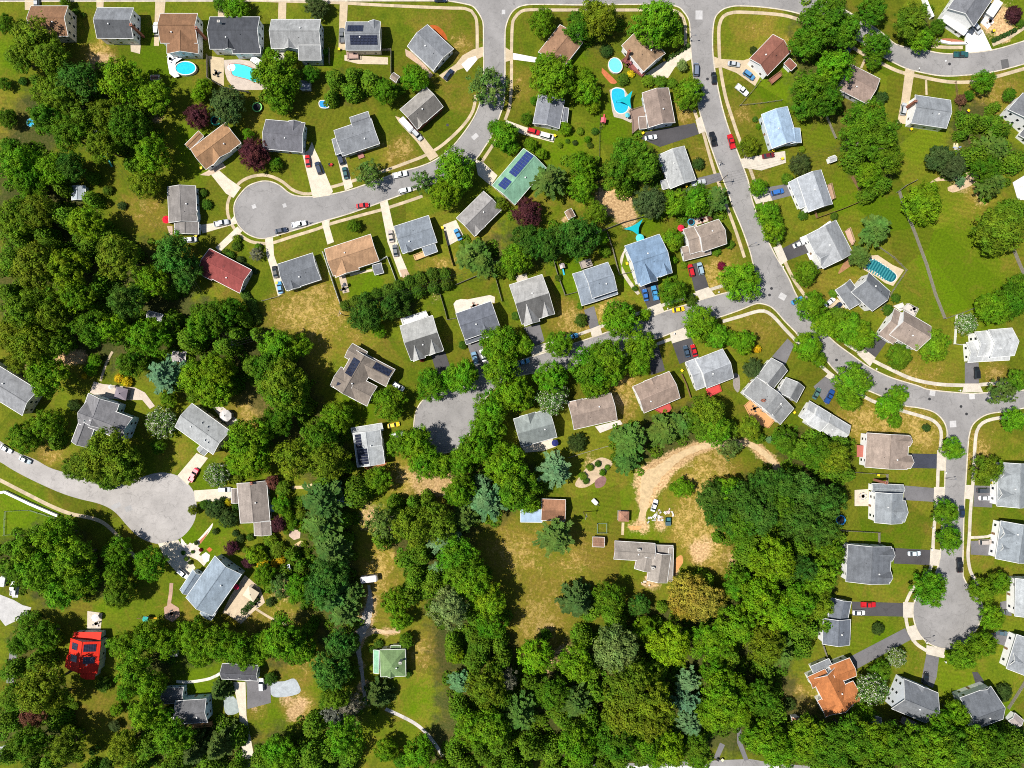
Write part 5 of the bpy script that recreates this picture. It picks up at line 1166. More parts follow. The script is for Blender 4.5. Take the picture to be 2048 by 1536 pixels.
# terraces and timber decks at ground level
for c, pix, nm in [((0.50, 0.42, 0.31), [(689, 110), (776, 115), (776, 129), (717, 128), (689, 121)], 'terrace'), ((0.48, 0.4, 0.3), [(261, 86), (282, 88), (280, 108), (262, 103)], 'terrace'), ((0.47, 0.38, 0.25), [(416, 112), (448, 116), (448, 172), (424, 160)], 'terrace'),
                   ((0.50, 0.44, 0.36), [(1030, 553), (1053, 547), (1056, 560), (1036, 568)], 'terrace'), ((0.56, 0.5, 0.42), [(907, 608), (912, 601), (922, 598), (935, 599), (945, 597), (980, 590), (990, 594), (989, 606), (980, 604), (925, 624), (912, 628)], 'terrace'), ((0.60, 0.52, 0.42), [(1040, 888), (1105, 878), (1112, 893), (1085, 902), (1050, 905)], 'terrace'),
                   ((0.56, 0.5, 0.45), [(1190, 853), (1240, 840), (1245, 848), (1200, 866)], 'terrace'), ((0.50, 0.40, 0.28), [(462, 1190), (490, 1150), (520, 1175), (530, 1205), (505, 1225), (480, 1250), (445, 1225)], 'terrace'), ((0.5, 0.42, 0.35), [(180, 785), (188, 763), (205, 768), (270, 775), (290, 785), (310, 812), (300, 818), (285, 800), (255, 800), (200, 795)], 'terrace'),
                   ((0.52, 0.45, 0.36), [(1709, 980), (1737, 978), (1737, 1012), (1709, 1012)], 'terrace'), ((0.5, 0.44, 0.36), [(175, 1222), (205, 1226), (201, 1262), (174, 1258)], 'terrace'), ((0.40, 0.26, 0.19), [(328, 1215), (342, 1206), (358, 1216), (360, 1232), (345, 1244), (330, 1236)], 'terrace'), ((0.48, 0.36, 0.28), [(580, 1060), (592, 1057), (601, 1065), (600, 1076), (588, 1080), (578, 1072)], 'terrace'),
                   ((0.45, 0.36, 0.27), [(678, 555), (690, 548), (699, 584), (686, 587)], 'terrace'), ((0.52, 0.45, 0.4), [(425, 815), (445, 812), (478, 842), (470, 855), (455, 850)], 'terrace'), ((0.6, 0.58, 0.56), [(2025, 365), (2050, 350), (2060, 400), (2035, 400)], 'terrace'), ((0.5, 0.4, 0.33), [(1380, 438), (1420, 432), (1425, 440), (1375, 455)], 'terrace'), ((0.7, 0.68, 0.64), [(1960, 45), (1970, 32), (1984, 30), (1988, 45), (1975, 58)], 'terrace'),
                   ((0.45, 0.33, 0.24), [(334, 452), (345, 452), (346, 472), (340, 472)], 'terrace'), ((0.42, 0.3, 0.22), [(810, 98), (822, 104), (850, 130), (866, 150), (860, 157), (838, 130), (812, 112)], 'terrace'), ((0.46, 0.36, 0.26), [(400, 350), (446, 326), (452, 334), (418, 352)], 'path'), ((0.55, 0.52, 0.48), [(1786, 612), (1805, 605), (1812, 618), (1800, 622)], 'terrace'), ((0.5, 0.45, 0.4), [(1690, 1440), (1712, 1428), (1722, 1445), (1695, 1458)], 'terrace'),
                   ((0.58, 0.5, 0.42), [(380, 1085), (395, 1092), (405, 1100), (398, 1110), (418, 1118), (408, 1132), (395, 1120), (378, 1112), (368, 1100)], 'terrace'), ((0.6, 0.57, 0.53), [(403, 1110), (412, 1104), (420, 1110), (418, 1122), (408, 1126)], 'terrace'), ((0.46, 0.33, 0.24), [(799, 540), (813, 538), (820, 550), (806, 556)], 'terrace')]:
    NZ[0] = (NZ[0] + 1) % 6
    surf(nm, pix, 'concrete', c, 0.070 + .004 * NZ[0])


def deck(label, pix, z, colr, name='timber_deck', rail=True, posts=True):
    pts = [P(*p, z) for p in pix]; c = sum(pts, Vector()) / len(pts)
    org = (c.x, c.y, 0); root = empty(name, org, label, 'deck')
    mb = MB(); mb.slab([(p.x, p.y) for p in pts], z - .18, z); mb.build('boards', M['painted'], root, org, colr)
    for a, b in zip(pts, pts[1:] + pts[:1]):
        if rail:
            mb = MB(); up = Vector((0, 0, .85)); mb.beam(a + up, b + up, .1, .08); mb.beam(a + up * .5, b + up * .5, .05, .05); mb.build('railing', M['painted'], root, org, tuple(min(1, x * 1.15) for x in colr))
        mb = MB(); mb.tube([(a.x, a.y, 0), (a.x, a.y, z + (.9 if rail else 0))], .07, 6); mb.build('post', M['painted'], root, org, colr)
    return root


deck('sprawling orange timber deck behind the big grey crossed-wing house', [(1488, 811), (1500, 800), (1512, 799), (1522, 808), (1521, 823), (1552, 836), (1536, 856), (1520, 850), (1500, 834)], 1.2, (0.48, 0.25, 0.10))
deck('red octagonal deck behind a taupe house', [(1308, 819), (1338, 807), (1342, 816), (1338, 823), (1322, 827), (1313, 822)], .8, (0.42, 0.06, 0.05))
deck('small red-carpeted deck behind the light grey house', [(1411, 778), (1438, 769), (1442, 782), (1418, 794)], .9, (0.50, 0.05, 0.045))
deck('reddish-brown deck with furniture between round pool and leaning chimney', [(1242, 122), (1252, 114), (1290, 146), (1284, 154), (1270, 144), (1262, 140), (1256, 130)], 1.0, (0.20, 0.06, 0.05))
deck('grey-brown angled deck beside the lagoon pool', [(1258, 222), (1288, 212), (1292, 236), (1278, 256), (1264, 268), (1264, 240)], .8, (0.22, 0.15, 0.115))
deck('white-railed dark deck behind the grey house with white gable', [(1805, 1432), (1836, 1446), (1829, 1459), (1801, 1444)], 1.5, (0.2, 0.17, 0.16))
deck('white deck behind the pale-and-dark house, with dark furniture', [(802, 638), (852, 622), (857, 632), (806, 650)], 2.0, (0.6, 0.6, 0.58))
deck('small grey deck behind the blue-grey house by the playset', [(1158, 524), (1180, 518), (1185, 532), (1163, 538)], 1.4, (0.32, 0.27, 0.23))
deck('pinkish deck on the back corner of the top-row solar house', [(694, 104), (716, 104), (717, 117), (695, 118)], 1.0, (0.36, 0.24, 0.20))
deck('terracotta tan deck on the right of the light grey house', [(1690, 462), (1699, 456), (1708, 482), (1704, 490), (1697, 480)], 1.8, (0.5, 0.32, 0.24))
deck('narrow timber deck beside the fenced bright yard house', [(1655, 370), (1662, 367), (1669, 396), (1663, 400)], 2.0, (0.38, 0.24, 0.16))
deck('orange timber deck on the dark-roofed house with pale blue wall', [(385, 1448), (424, 1443), (425, 1450), (387, 1454)], 2.0, (0.50, 0.24, 0.08))
deck('orange-tan deck behind the blue-grey roofed house', [(827, 511), (850, 502), (854, 512), (831, 521)], .7, (0.50, 0.30, 0.13))
deck('white-railed deck of the taupe house by the long fence', [(1804, 616), (1815, 607), (1835, 618), (1828, 632)], 2.0, (0.5, 0.46, 0.42))
deck('white paved porch deck beside the pale grey light house', [(1614, 507), (1628, 500), (1633, 516), (1620, 520)], .4, (0.66, 0.65, 0.62), rail=False)
deck('red awning-topped deck at the left of the chevron-shingled taupe house', [(1714, 890), (1736, 892), (1736, 914), (1714, 914)], 2.6, (0.36, 0.11, 0.08), rail=False)
deck('brown deck below the covered brown house by the corner lawn', [(1537, 160), (1560, 143), (1563, 152), (1544, 168)], 1.2, (0.26, 0.11, 0.07))
deck('small red front steps of the stepped-wing house', [(714, 308), (725, 304), (729, 314), (718, 318)], .5, (0.30, 0.12, 0.09), rail=False)
deck('pale timber pergola deck behind the pale grey house', [(548, 99), (570, 99), (570, 128), (548, 128)], 2.3, (0.45, 0.42, 0.36), rail=False)


def sail(label, tri, z):
    pts = [P(*p, zz) for p, zz in zip(tri, z)]
    c = sum(pts, Vector()) / 3; org = (c.x, c.y, 0); root = empty('shade_sail', org, label, 'shade sail')
    mb = MB(); edge = []
    for a, b in zip(pts, pts[1:] + pts[:1]):
        for k in range(8):
            t = k / 8; p = a.lerp(b, t); edge.append(p.lerp(c, .30 * math.sin(math.pi * t)))
    for a, b in zip(edge, edge[1:] + edge[:1]): mb.face((a, b, c))
    mb.build('canopy', M['fabric'], root, org, (0.004, 0.33, 0.37))
    for p in pts:
        mb = MB(); mb.tube([(p.x, p.y, 0), (p.x, p.y, p.z + .1)], .06, 6); mb.build('post', M['dark_metal'], root, org)


sail('turquoise triangular shade sail over the lagoon pool', [(1234, 201), (1265, 181), (1262, 217)], (2.4, 3.2, 2.8))
sail('turquoise triangular shade sail in the garden above the steel-blue roof', [(1247, 458), (1286, 438), (1277, 471)], (2.6, 3.0, 2.4))


def parasol(label, x, y, r, colr, h=2.4):
    p = P(x, y, h); root = empty('parasol', (p.x, p.y, 0), label, 'parasol', 'garden parasols'); org = (p.x, p.y, 0)
    mb = MB(); n = 8; R = r * S
    rim = [Vector((p.x + R * math.cos(6.2832 * k / n), p.y + R * math.sin(6.2832 * k / n), h - .1)) for k in range(n)]
    top = Vector((p.x, p.y, h + .55))
    for k in range(n): mb.face((rim[k], rim[(k + 1) % n], top), 0, 1 + .05 * (k % 2))
    mb.build('canopy', M['fabric'], root, org, colr)
    mb = MB(); mb.tube([(p.x, p.y, 0), (p.x, p.y, h + .5)], .03, 6); mb.build('pole', M['alloy'], root, org)
    mb = MB(); mb.disc((p.x, p.y), .3, .08, 12); mb.tube([(p.x, p.y, 0), (p.x, p.y, .1)], .28, 12); mb.build('base', M['dark_metal'], root, org)


parasol('bright red parasol at the left wall of the grey-brown gabled house', 332, 439, 8, (0.65, 0.01, 0.03))
parasol('turquoise parasol behind the steel-blue roof', 1280, 476, 8.5, (0.08, 0.58, 0.62), 2.8)
parasol('dark navy parasol behind the sage-grey house', 1110, 886, 7, (0.02, 0.025, 0.13))
parasol('crimson parasol on the broad tan patio', 472, 1174, 6, (0.55, 0.01, 0.06))
parasol('white parasol on the patio above the bright red roof', 190, 1236, 7.5, (0.7, 0.66, 0.66))
parasol('dark grey parasol on the little patio of the fenced bright lawn', 689, 569, 4, (0.1, 0.1, 0.12))
parasol('pale cream parasol on the terrace behind the crossed-gable house', 221, 774, 5, (0.66, 0.62, 0.56))
parasol('red canopy over furniture behind the taupe house', 1362, 456, 7, (0.6, 0.02, 0.05))
parasol('teal parasol beside the lagoon pool terrace', 1255, 230, 5, (0.1, 0.42, 0.48))


def tramp(label, x, y, r, rimc, mat=(0.012, 0.012, 0.016)):
    p = P(x, y, .9); root = empty('trampoline', (p.x, p.y, 0), label, 'trampoline', 'backyard trampolines'); org = (p.x, p.y, 0); R = r * S
    mb = MB(); mb.disc((p.x, p.y), R * .8, .88, 24); mb.build('mat', M['fabric'], root, org, mat)
    mb = MB(); n = 24
    for k in range(n):
        a, b = 6.2832 * k / n, 6.2832 * (k + 1) / n
        f = lambda t, q: (p.x + q * math.cos(t), p.y + q * math.sin(t), .92)
        mb.face((f(a, R * .78), f(b, R * .78), f(b, R), f(a, R)))
    mb.build('edge_pad', M['fabric'], root, org, rimc)
    for k in range(6):
        a = 6.2832 * k / 6; mb = MB(); mb.tube([(p.x + R * math.cos(a), p.y + R * math.sin(a), 0), (p.x + R * math.cos(a), p.y + R * math.sin(a), 2.4)], .03, 5); mb.build('leg', M['galvanised'], root, org)


tramp('trampoline with teal rim beneath the plum tree', 431, 241, 10, (0.02, 0.4, 0.3))
tramp('trampoline with lime rim below the large maple', 514, 214, 10, (0.2, 0.55, 0.15))
tramp('black trampoline with blue rim by the dark grove at right', 1681.5, 1040, 10, (0.02, 0.25, 0.6))
tramp('round black hot-tub sized trampoline with blue rim behind the taupe house', 1382, 444, 7, (0.03, 0.3, 0.45))


def playset(label, x, y, rot, slide, roofc, l=1.0):
    p = P(x, y, 1); root = empty('playset', (p.x, p.y, 0), label, 'playset'); root.rotation_euler = (0, 0, math.radians(rot))
    mb = MB(); mb.cbox(-.8, -.8, 1.2, .8, .8, 1.32); mb.build('platform', M['wood'], root)
    for a in (-.75, .75):
        for b in (-.75, .75):
            mb = MB(); mb.tube([(a, b, 0), (a, b, 2.4)], .06, 6); mb.build('post', M['wood'], root)
    mb = MB(); mb.face(((-.95, -.95, 2.3), (.95, -.95, 2.3), (.95, 0, 3), (-.95, 0, 3))); mb.face(((-.95, .95, 2.3), (.95, .95, 2.3), (.95, 0, 3), (-.95, 0, 3))); mb.build('canopy', M['fabric'], root, color=roofc)
    mb = MB()
    for i in range(6):
        x0, x1 = .8 + i * .4, .8 + (i + 1) * .4; z0, z1 = 1.25 - i * .18, 1.25 - (i + 1) * .18
        mb.face(((x0, -.3, z0), (x1, -.3, z1), (x1, .3, z1), (x0, .3, z0)))
        for s in (-.3, .3): mb.face(((x0, s, z0), (x1, s, z1), (x1, s, z1 + .18), (x0, s, z0 + .18)))
    mb.build('slide', M['painted'], root, color=slide)
    mb = MB(); mb.beam((-.8, 0, 2.2), (-3.4 * l, 0, 2.2), .1, .12); mb.tube([(-3.4 * l, -1, 0), (-3.4 * l, 0, 2.2)], .05, 6); mb.tube([(-3.4 * l, 1, 0), (-3.4 * l, 0, 2.2)], .05, 6); mb.build('swing_beam', M['wood'], root)
    for s in (-1.6, -2.6):
        mb = MB(); mb.cbox(s - .2, -.1, .5, s + .2, .1, .54); mb.tube([(s - .18, 0, .52), (s - .18, 0, 2.2)], .015, 4); mb.tube([(s + .18, 0, .52), (s + .18, 0, 2.2)], .015, 4); mb.build('swing', M['dark_metal'], root)


playset('timber playset with blue slide in the narrow fenced yard', 1124, 533, -75, (0.05, 0.45, 0.6), (0.5, 0.42, 0.42))
playset('playset with yellow slide and teal canopy below the garden trees', 295, 1236, -5, (0.75, 0.45, 0.02), (0.05, 0.4, 0.35))
playset('playset with turquoise canopy at the woodland clearing, upper left', 216, 316, -70, (0.1, 0.5, 0.42), (0.1, 0.6, 0.5))
playset('red-topped playset by the backyard fence near the lagoon pool', 1206, 243, 80, (0.6, 0.1, 0.1), (0.7, 0.12, 0.15), .6)


def table_set(label, x, y, top, seat, z=0.06, rect=False):
    p = P(x, y); root = empty('patio_table', (p.x, p.y, z), label, 'table'); 
    mb = MB(); (mb.cbox(-.9, -.5, .7, .9, .5, .75) if rect else (mb.disc((0, 0), .6, .75, 16), mb.tube([(0, 0, .70), (0, 0, .75)], .6, 16))); mb.build('table_top', M['painted'], root, color=top)
    mb = MB(); mb.tube([(0, 0, 0), (0, 0, .72)], .05, 6); mb.tube([(0, 0, 0), (0, 0, .04)], .3, 10); mb.build('pedestal', M['dark_metal'], root)
    return p


def chair(label, p, a, rad, colr, group, z=.06):
    global CHAIR0
    if CHAIR0 is None:
        r = empty('patio_chair', (0, 0, 0), 'x', 'chair')
        mb = MB(); mb.cbox(-.28, -.28, .38, .28, .28, .46); mb.build('seat', M['painted'], r)
        mb = MB(); mb.cbox(.2, -.28, .45, .3, .28, .95); mb.build('backrest', M['painted'], r)
        for u in (-.24, .24):
            for v in (-.24, .24):
                mb = MB(); mb.tube([(u, v, 0), (u, v, .4)], .025, 5); mb.build('leg', M['dark_metal'], r)
        CHAIR0 = r
    else: r = copy_tree(CHAIR0)
    r.location = (p.x + rad * math.cos(a), p.y + rad * math.sin(a), z); r.rotation_euler = (0, 0, a)
    r['label'] = label; r['group'] = group
    for c in r.children:
        if c.name.startswith(('seat', 'back')): c.color = (*colr, 1)


CHAIR0 = None
for (x, y, top, seat, where, n) in [(434, 148, (.04, .04, .045), (.05, .05, .05), 'the patio left of the kidney-shaped pool', 4), (1255, 133, (.12, .05, .06), (.2, .05, .08), 'the reddish-brown deck by the round pool', 4), (1724, 992, (.05, .05, .055), (.5, .5, .5), 'the tan patio left of a grey house', 6), (194, 1246, (.5, .45, .42), (.55, .5, .5), 'the patio above the bright red roof', 4),
                                   (1402, 441, (.18, .06, .04), (.16, .05, .04), 'the patio behind the taupe house with red furniture', 4), (345, 1226, (.05, .05, .05), (.06, .06, .06), 'the round brick patio beside the slate-blue roof', 4), (1505, 817, (.04, .04, .04), (.05, .05, .05), 'the sprawling orange deck', 4), (688, 578, (.08, .08, .09), (.1, .1, .1), 'the small patio on the fenced bright lawn', 4),
                                   (345, 122, (.75, .75, .75), (.7, .7, .72), 'the white pool deck', 3), (512, 1207, (.1, .1, .1), (.12, .1, .09), 'the broad tan patio', 4), (1978, 44, (.3, .25, .2), (.5, .4, .35), 'the white terrace at the top corner', 4), (948, 612, (.28, .14, .1), (.3, .15, .1), 'the curved stone patio', 4), (1820, 619, (.05, .05, .06), (.07, .07, .08), 'the white-railed deck by the long fence', 4)]:
    zz = {1505: 1.21, 345: (1.13 if y == 122 else .07), 1255: 1.01, 1820: 2.01}.get(x, .07)
    p = table_set('patio table on ' + where, x, y, top, seat, zz)
    p = P(x, y)
    for k in range(n): chair('patio chair at the table on ' + where, p, 6.2832 * k / n + .4, 1.05, seat, 'patio chairs on ' + where.replace('the ', ''), zz)

# wheeled bins: yellow-lidded ones by the houses
BIN0 = None
for (x, y, label, c) in [(616, 286, 'yellow bin beside the pale blue gable', YEL), (676, 299, 'yellow bin at the corner of the stepped-wing house', YEL), (678, 98, 'yellow bin behind the grey pickup', YEL), (1328, 120, 'yellow bin at the corner of the round-pool brown house', YEL), (1286, 266, 'yellow bin at the head of the black tapering drive', YEL), (1547, 301, 'yellow bin at the corner of the light blue roof', YEL),
                         (1565, 317, 'yellow bin at the right end of the pale drive', YEL), (1373, 372, 'yellow bin below the pale grey canopy house', YEL), (1823, 258, 'yellow bin on the lawn behind the slate house', YEL), (1937, 221, 'yellow bin in the shrubs right of the slate house lawn', YEL), (1988, 61, 'yellow bin on the mulch by the tall white house', YEL), (885, 455, 'yellow bin at the rim of the stained grey house drive', YEL),
                         (553, 566, 'yellow bin between the black and light blue cars', YEL), (392, 471, 'yellow bin above the white van', YEL), (402, 336, 'yellow bin at the corner of the brown cul-de-sac house', YEL), (1254, 527, 'yellow bin beside the steel-blue roof', YEL), (1364, 741, 'yellow bin left of the light grey house', YEL), (1757, 950, 'yellow bin between the two right-hand lawns', YEL), (1984, 966, 'yellow bin at the drive end behind the round olive tree', YEL),
                         (1589, 825, 'yellow bin between the orange-decked house and pale stepped house', YEL), (1445, 1520, 'pale yellow bin by the bottom road entrance', (0.75, 0.7, 0.4)), (1436, 1520, 'dark bin by the bottom road entrance', (0.03, 0.03, 0.03)), (1110, 271, 'yellow bin below the slate house under the round tree', YEL)]:
    if BIN0 is None:
        r = empty('wheeled_bin', (0, 0, 0), 'x', 'bin')
        mb = MB(); loft(mb, [[Vector((x_ * a, y_ * a, z)) for x_, y_ in ((-.36, -.42), (.36, -.42), (.36, .42), (-.36, .42))] for z, a in ((.1, .8), (1.0, 1.0))]); mb.build('body', M['painted'], r, color=(0.06, 0.07, 0.08))
        mb = MB(); mb.cbox(-.42, -.48, 1.0, .42, .48, 1.1); mb.build('lid', M['painted'], r)
        for s in (-.3, .3): mb = MB(); mb.tube([(s - .05, .38, .12), (s + .05, .38, .12)], .12, 8); mb.build('wheel', M['tyre'], r)
        BIN0 = r
    else: r = copy_tree(BIN0)
    p = P(x, y, 1); r.location = (p.x, p.y, .03); r.rotation_euler = (0, 0, RNG.uniform(0, 6)); r['label'] = label; r['group'] = 'wheeled bins put out by the houses'
    for ch in r.children:
        if ch.name.startswith('lid'): ch.color = (*c, 1)


# ==================================================================== fences
def fence(label, pix, h, mat, kind='board', colr=None, name='fence'):
    pts = [P(*p) for p in pix]; c = sum(pts, Vector()) / len(pts); org = (c.x, c.y, 0)
    root = empty(name, org, label, 'fence')
    for a, b in zip(pts, pts[1:]):
        mb = MB(); z = Vector((0, 0, 1))
        if kind == 'board': mb.beam(a + z * (h / 2 + .05), b + z * (h / 2 + .05), .06, h - .1)
        elif kind == 'wide': mb.beam(a + z * (h / 2), b + z * (h / 2), .9, h)
        else:
            for k in range(3): mb.beam(a + z * (h * (.25 + .33 * k)), b + z * (h * (.25 + .33 * k)), .05, .07)
        mb.build('panel', M[mat], root, org, colr)
        n = max(1, int((b - a).length / 2.6))
        for k in range(n + (b is pts[-1])):
            q = a + (b - a) * (k / n); mb = MB(); mb.cbox(q.x - .08, q.y - .08, 0, q.x + .08, q.y + .08, h + .12); mb.build('post', M[mat], root, org, colr)
    return root


fence('long weathered timber fence between the lawn strip and the bright field', [(1796, 385), (1802, 405), (1828, 470), (1850, 530), (1868, 590), (1887, 638)], 1.9, 'grey_wood')
fence('short timber fence closing the bottom of the bright field', [(1887, 638), (1925, 625), (1958, 612)], 1.6, 'grey_wood')
fence('weathered timber fence beside the round brown tree at right edge', [(2024, 500), (2034, 525), (2046, 552)], 1.8, 'grey_wood')
fence('white picket fence left of the stepped white house', [(1911, 630), (1907, 688), (1922, 690)], 1.4, 'white_paint')
fence('brown board fence around the bright grass yard', [(1702, 355), (1716, 380), (1724, 402), (1680, 420), (1632, 437), (1628, 424)], 1.7, 'wood')
fence('grey wire-topped fence angled around the covered pool', [(1758, 496), (1785, 515), (1811, 541), (1785, 580), (1760, 620)], 1.4, 'grey_wood', 'rail')
fence('dark fence wrapping the kidney pool terrace', [(416, 112), (417, 158), (450, 178), (500, 186)], 1.7, 'grey_wood')
fence('timber fence around the tan back patio', [(660, 100), (660, 130)], 1.7, 'grey_wood')
fence('timber fence at the right of the tan back patio', [(763, 102), (783, 102), (783, 150)], 1.7, 'grey_wood')
fence('white vinyl fence around the bright fenced lawn', [(647, 505), (660, 545), (672, 580), (683, 612)], 1.7, 'white_paint')
fence('pale vinyl fence at the right of the bright fenced lawn', [(759, 523), (775, 514), (785, 540), (793, 562)], 1.7, 'white_paint')
fence('brown board fence below the orange deck house', [(888, 462), (895, 490), (903, 520), (907, 532)], 1.6, 'wood')
fence('dark timber fence left of the slate house yard', [(881, 590), (890, 620), (895, 640), (912, 637)], 1.6, 'grey_wood')
fence('dark timber fence between the slate and pale-and-dark yards', [(987, 541), (995, 570), (1004, 603)], 1.6, 'grey_wood')
fence('timber fence along the back of the slate house yard', [(912, 570), (950, 554), (987, 541)], 1.6, 'grey_wood')
fence('timber fence left of the playset yard', [(1106, 518), (1115, 550), (1130, 591), (1152, 585)], 1.6, 'grey_wood')
fence('grey board fence above the turquoise garden sail', [(1190, 468), (1245, 446), (1295, 432), (1325, 424)], 1.7, 'grey_wood')
fence('dark fence between the steel-blue and blue-grey houses', [(1214, 466), (1225, 500), (1238, 550), (1262, 545)], 1.6, 'grey_wood')
fence('rusty board fence along the light grey house garden', [(1362, 748), (1372, 770), (1380, 795)], 1.5, 'wood')
fence('white rail fence along the lower left curving path', [(0, 985), (12, 983), (60, 1006), (118, 1031)], 1.1, 'white_paint', 'wide')
fence('wire garden fence around the vegetable plot', [(12, 1022), (60, 1020), (112, 1036), (105, 1060), (10, 1070), (12, 1022)], 1.0, 'painted', 'rail', (0.10, 0.16, 0.09))
fence('rail fence along the red dirt strip below the cul-de-sac trees', [(828, 1008), (860, 996), (890, 988)], 1.2, 'grey_wood', 'rail')
fence('wood post fence corner on the lawn below the white pickup', [(1520, 163), (1500, 188), (1479, 212), (1520, 208), (1562, 202)], 1.2, 'grey_wood', 'rail')
fence('plank fence leading from the shaded tree toward the playing lawn', [(1652, 235), (1662, 260), (1670, 278)], 1.5, 'grey_wood')
fence('dark board fence on the hillside near the dirt yard', [(1793, 385), (1810, 372), (1830, 362)], 1.6, 'grey_wood')
fence('white vinyl fence strip above the tall trees near the top corner', [(1843, -5), (1852, 18), (1861, 38)], 1.8, 'white_paint', 'wide')
fence('white low wall of the tall white house front lawn', [(1871, 82), (1900, 88), (1931, 88), (1932, 68)], .8, 'white_paint', 'wide')
fence('tan board fence between two lower right lawns', [(1704, 944), (1772, 948), (1772, 964)], 1.6, 'grey_wood')
fence('dark fence below the furnished-patio house', [(1680, 1060), (1756, 1064), (1756, 1088)], 1.6, 'grey_wood')
fence('timber fence near the slate-house lawn at upper right', [(1909, 165), (1913, 200), (1925, 250), (1938, 288)], 1.4, 'wood', 'rail')
fence('white-topped retaining wall of the light grey timber deck house', [(1600, 478), (1630, 465), (1660, 444)], .7, 'white_paint', 'wide')
fence('timber side fence beside the dark-roofed house and red pickup', [(1645, 1290), (1658, 1330)], 1.5, 'grey_wood')
fence('garden fence beside the taupe house with white outlines', [(1136, 915), (1180, 902), (1215, 892)], 1.3, 'grey_wood', 'rail')
fence('black slatted fence behind the long-dormer dark house', [(2014, 1415), (2030, 1390), (2055, 1350)], 1.4, 'grey_wood')
fence('fence line closing the dry lawn behind the dark grey house', [(526, 602), (562, 592)], 1.2, 'grey_wood', 'rail')
fence('thin wire fence running down the backyards near the lagoon pool', [(1200, 232), (1199, 300), (1196, 400)], 1.0, 'dark_metal', 'rail')

# green pen in the field
r = fence('green wire pen standing in the open field', [(1194, 1046), (1213, 1046), (1213, 1065), (1194, 1065), (1194, 1046)], 1.3, 'painted', 'rail', (0.2, 0.3, 0.24), name='animal_pen'); r['category'] = 'pen'

# ============================================================ utility poles, lamps
PT = []
for x, y, lab in [(683, 628, 'utility pole above the rough dry lawn'), (1706, 292, 'utility pole among the dark trees at upper right'), (1170, 1030, 'utility pole in the open field right of the barn'), (200, 268, 'utility pole in the upper left woods'), (1448, 356, 'utility pole at the kerb below the red pickup'), (470, 690, 'utility pole in the woods left of the dry lawn'), (1192, 466, 'utility pole at the hedge end above the blue-grey house')]:
    p = P(x, y, 6); root = empty('utility_pole', (p.x, p.y, 0), lab, 'pole', 'utility poles'); org = (p.x, p.y, 0)
    mb = MB(); mb.tube([(p.x, p.y, 0), (p.x, p.y, 10)], [.16, .11], 8); mb.build('pole', M['bark'], root, org)
    mb = MB(); mb.beam((p.x - .3, p.y - 1.1, 9.3), (p.x + .3, p.y + 1.1, 9.3), .12, .12); mb.build('crossarm', M['grey_wood'], root, org)
    mb = MB(); mb.tube([(p.x + .3, p.y, 8), (p.x + .3, p.y, 8.9)], .25, 8); mb.build('transformer', M['galvanised'], root, org)
    PT.append(Vector((p.x, p.y, 9.35)))
for i, j, lab in [(5, 0, 'overhead wires crossing the dry lawn'), (0, 6, 'overhead wires along the evergreen hedge'), (6, 4, 'overhead wires from the hedge to the main street'), (4, 1, 'overhead wires from the street to the upper right trees'), (3, 5, 'overhead wires through the left woods')]:
    a, b = PT[i], PT[j]; mb = MB()
    for o in (-.9, 0, .9):
        n = Vector((-(b - a).y, (b - a).x, 0)).normalized() * o
        mb.tube([a.lerp(b, k / 12) + n + Vector((0, 0, -1.4 * math.sin(math.pi * k / 12))) for k in range(13)], .022, 4, cap=False)
    tag(mb.build('overhead_wires', M['dark_metal']), lab, 'wires', 'overhead wires')
for x, y, rot, lab in [(1497, 493, 20, 'street lamp at the kerb above the round street tree'), (1889, 956, 10, 'street lamp at the kerb below the dark blue drive'), (1848, 1276, 30, 'street lamp on the rim of the lower right circle'), (614, 446, 200, 'street lamp beside the white pickup'), (1378, 83, 5, 'street lamp at the top of the main street'), (1437, 330, 160, 'street lamp beside the main street bend')]:
    p = P(x, y); root = empty('street_lamp', (p.x, p.y, 0), lab, 'lamp post', 'street lamps'); org = (p.x, p.y, 0)
    a = math.radians(rot); d = Vector((math.cos(a), math.sin(a), 0))
    mb = MB(); mb.tube([p, p + Vector((0, 0, 4.2))], [.09, .06], 8); mb.build('pole', M['dark_metal'], root, org)
    mb = MB(); t = p + Vector((0, 0, 4.2)); mb.tube([t, t + d * .5 + Vector((0, 0, .35)), t + d * 1.1 + Vector((0, 0, .3))], .04, 6); mb.build('arm', M['dark_metal'], root, org)
    mb = MB(); q = t + d * 1.3 + Vector((0, 0, .22)); mb.box(q - d * .35 - Vector((-d.y, d.x, 0)) * .17, d * .7, Vector((-d.y, d.x, 0)) * .34, Vector((0, 0, .14))); mb.build('lamp_head', M['alloy'], root, org)
# mailboxes on their posts at the kerb
MBX = [(1380, 82), (1564, 535), (1334, 618), (1436, 585), (1347, 668), (1750, 738), (1917, 781), (2007, 829), (1888, 945), (1863, 1055), (1826, 1199), (1850, 1284), (1835, 140), (1481, 308), (1437, 330), (557, 472), (1888, 1322), (1860, 1098)]
MB0 = None; SEEN = set()
for x, y in MBX:
    p = P(x, y)
    near = min(LM, key=lambda l: math.hypot(l[0] - x, l[1] - y) + (900 if l[2] in SEEN else 0)); SEEN.add(near[2])
    if MB0 is None:
        r = empty('mailbox', p, 'x', 'mailbox')
        mb = MB(); mb.cbox(-.05, -.05, 0, .05, .05, 1.05); mb.build('post', M['trim'], r)
        mb = MB(); mb.cbox(-.15, -.3, 1.05, .15, .3, 1.35); mb.build('box', M['trim'], r)
        MB0 = r
    else: r = copy_tree(MB0); r.location = p
    r['label'] = 'white mailbox at the kerb nearest to ' + near[2]; r['group'] = 'mailboxes along the kerbs'

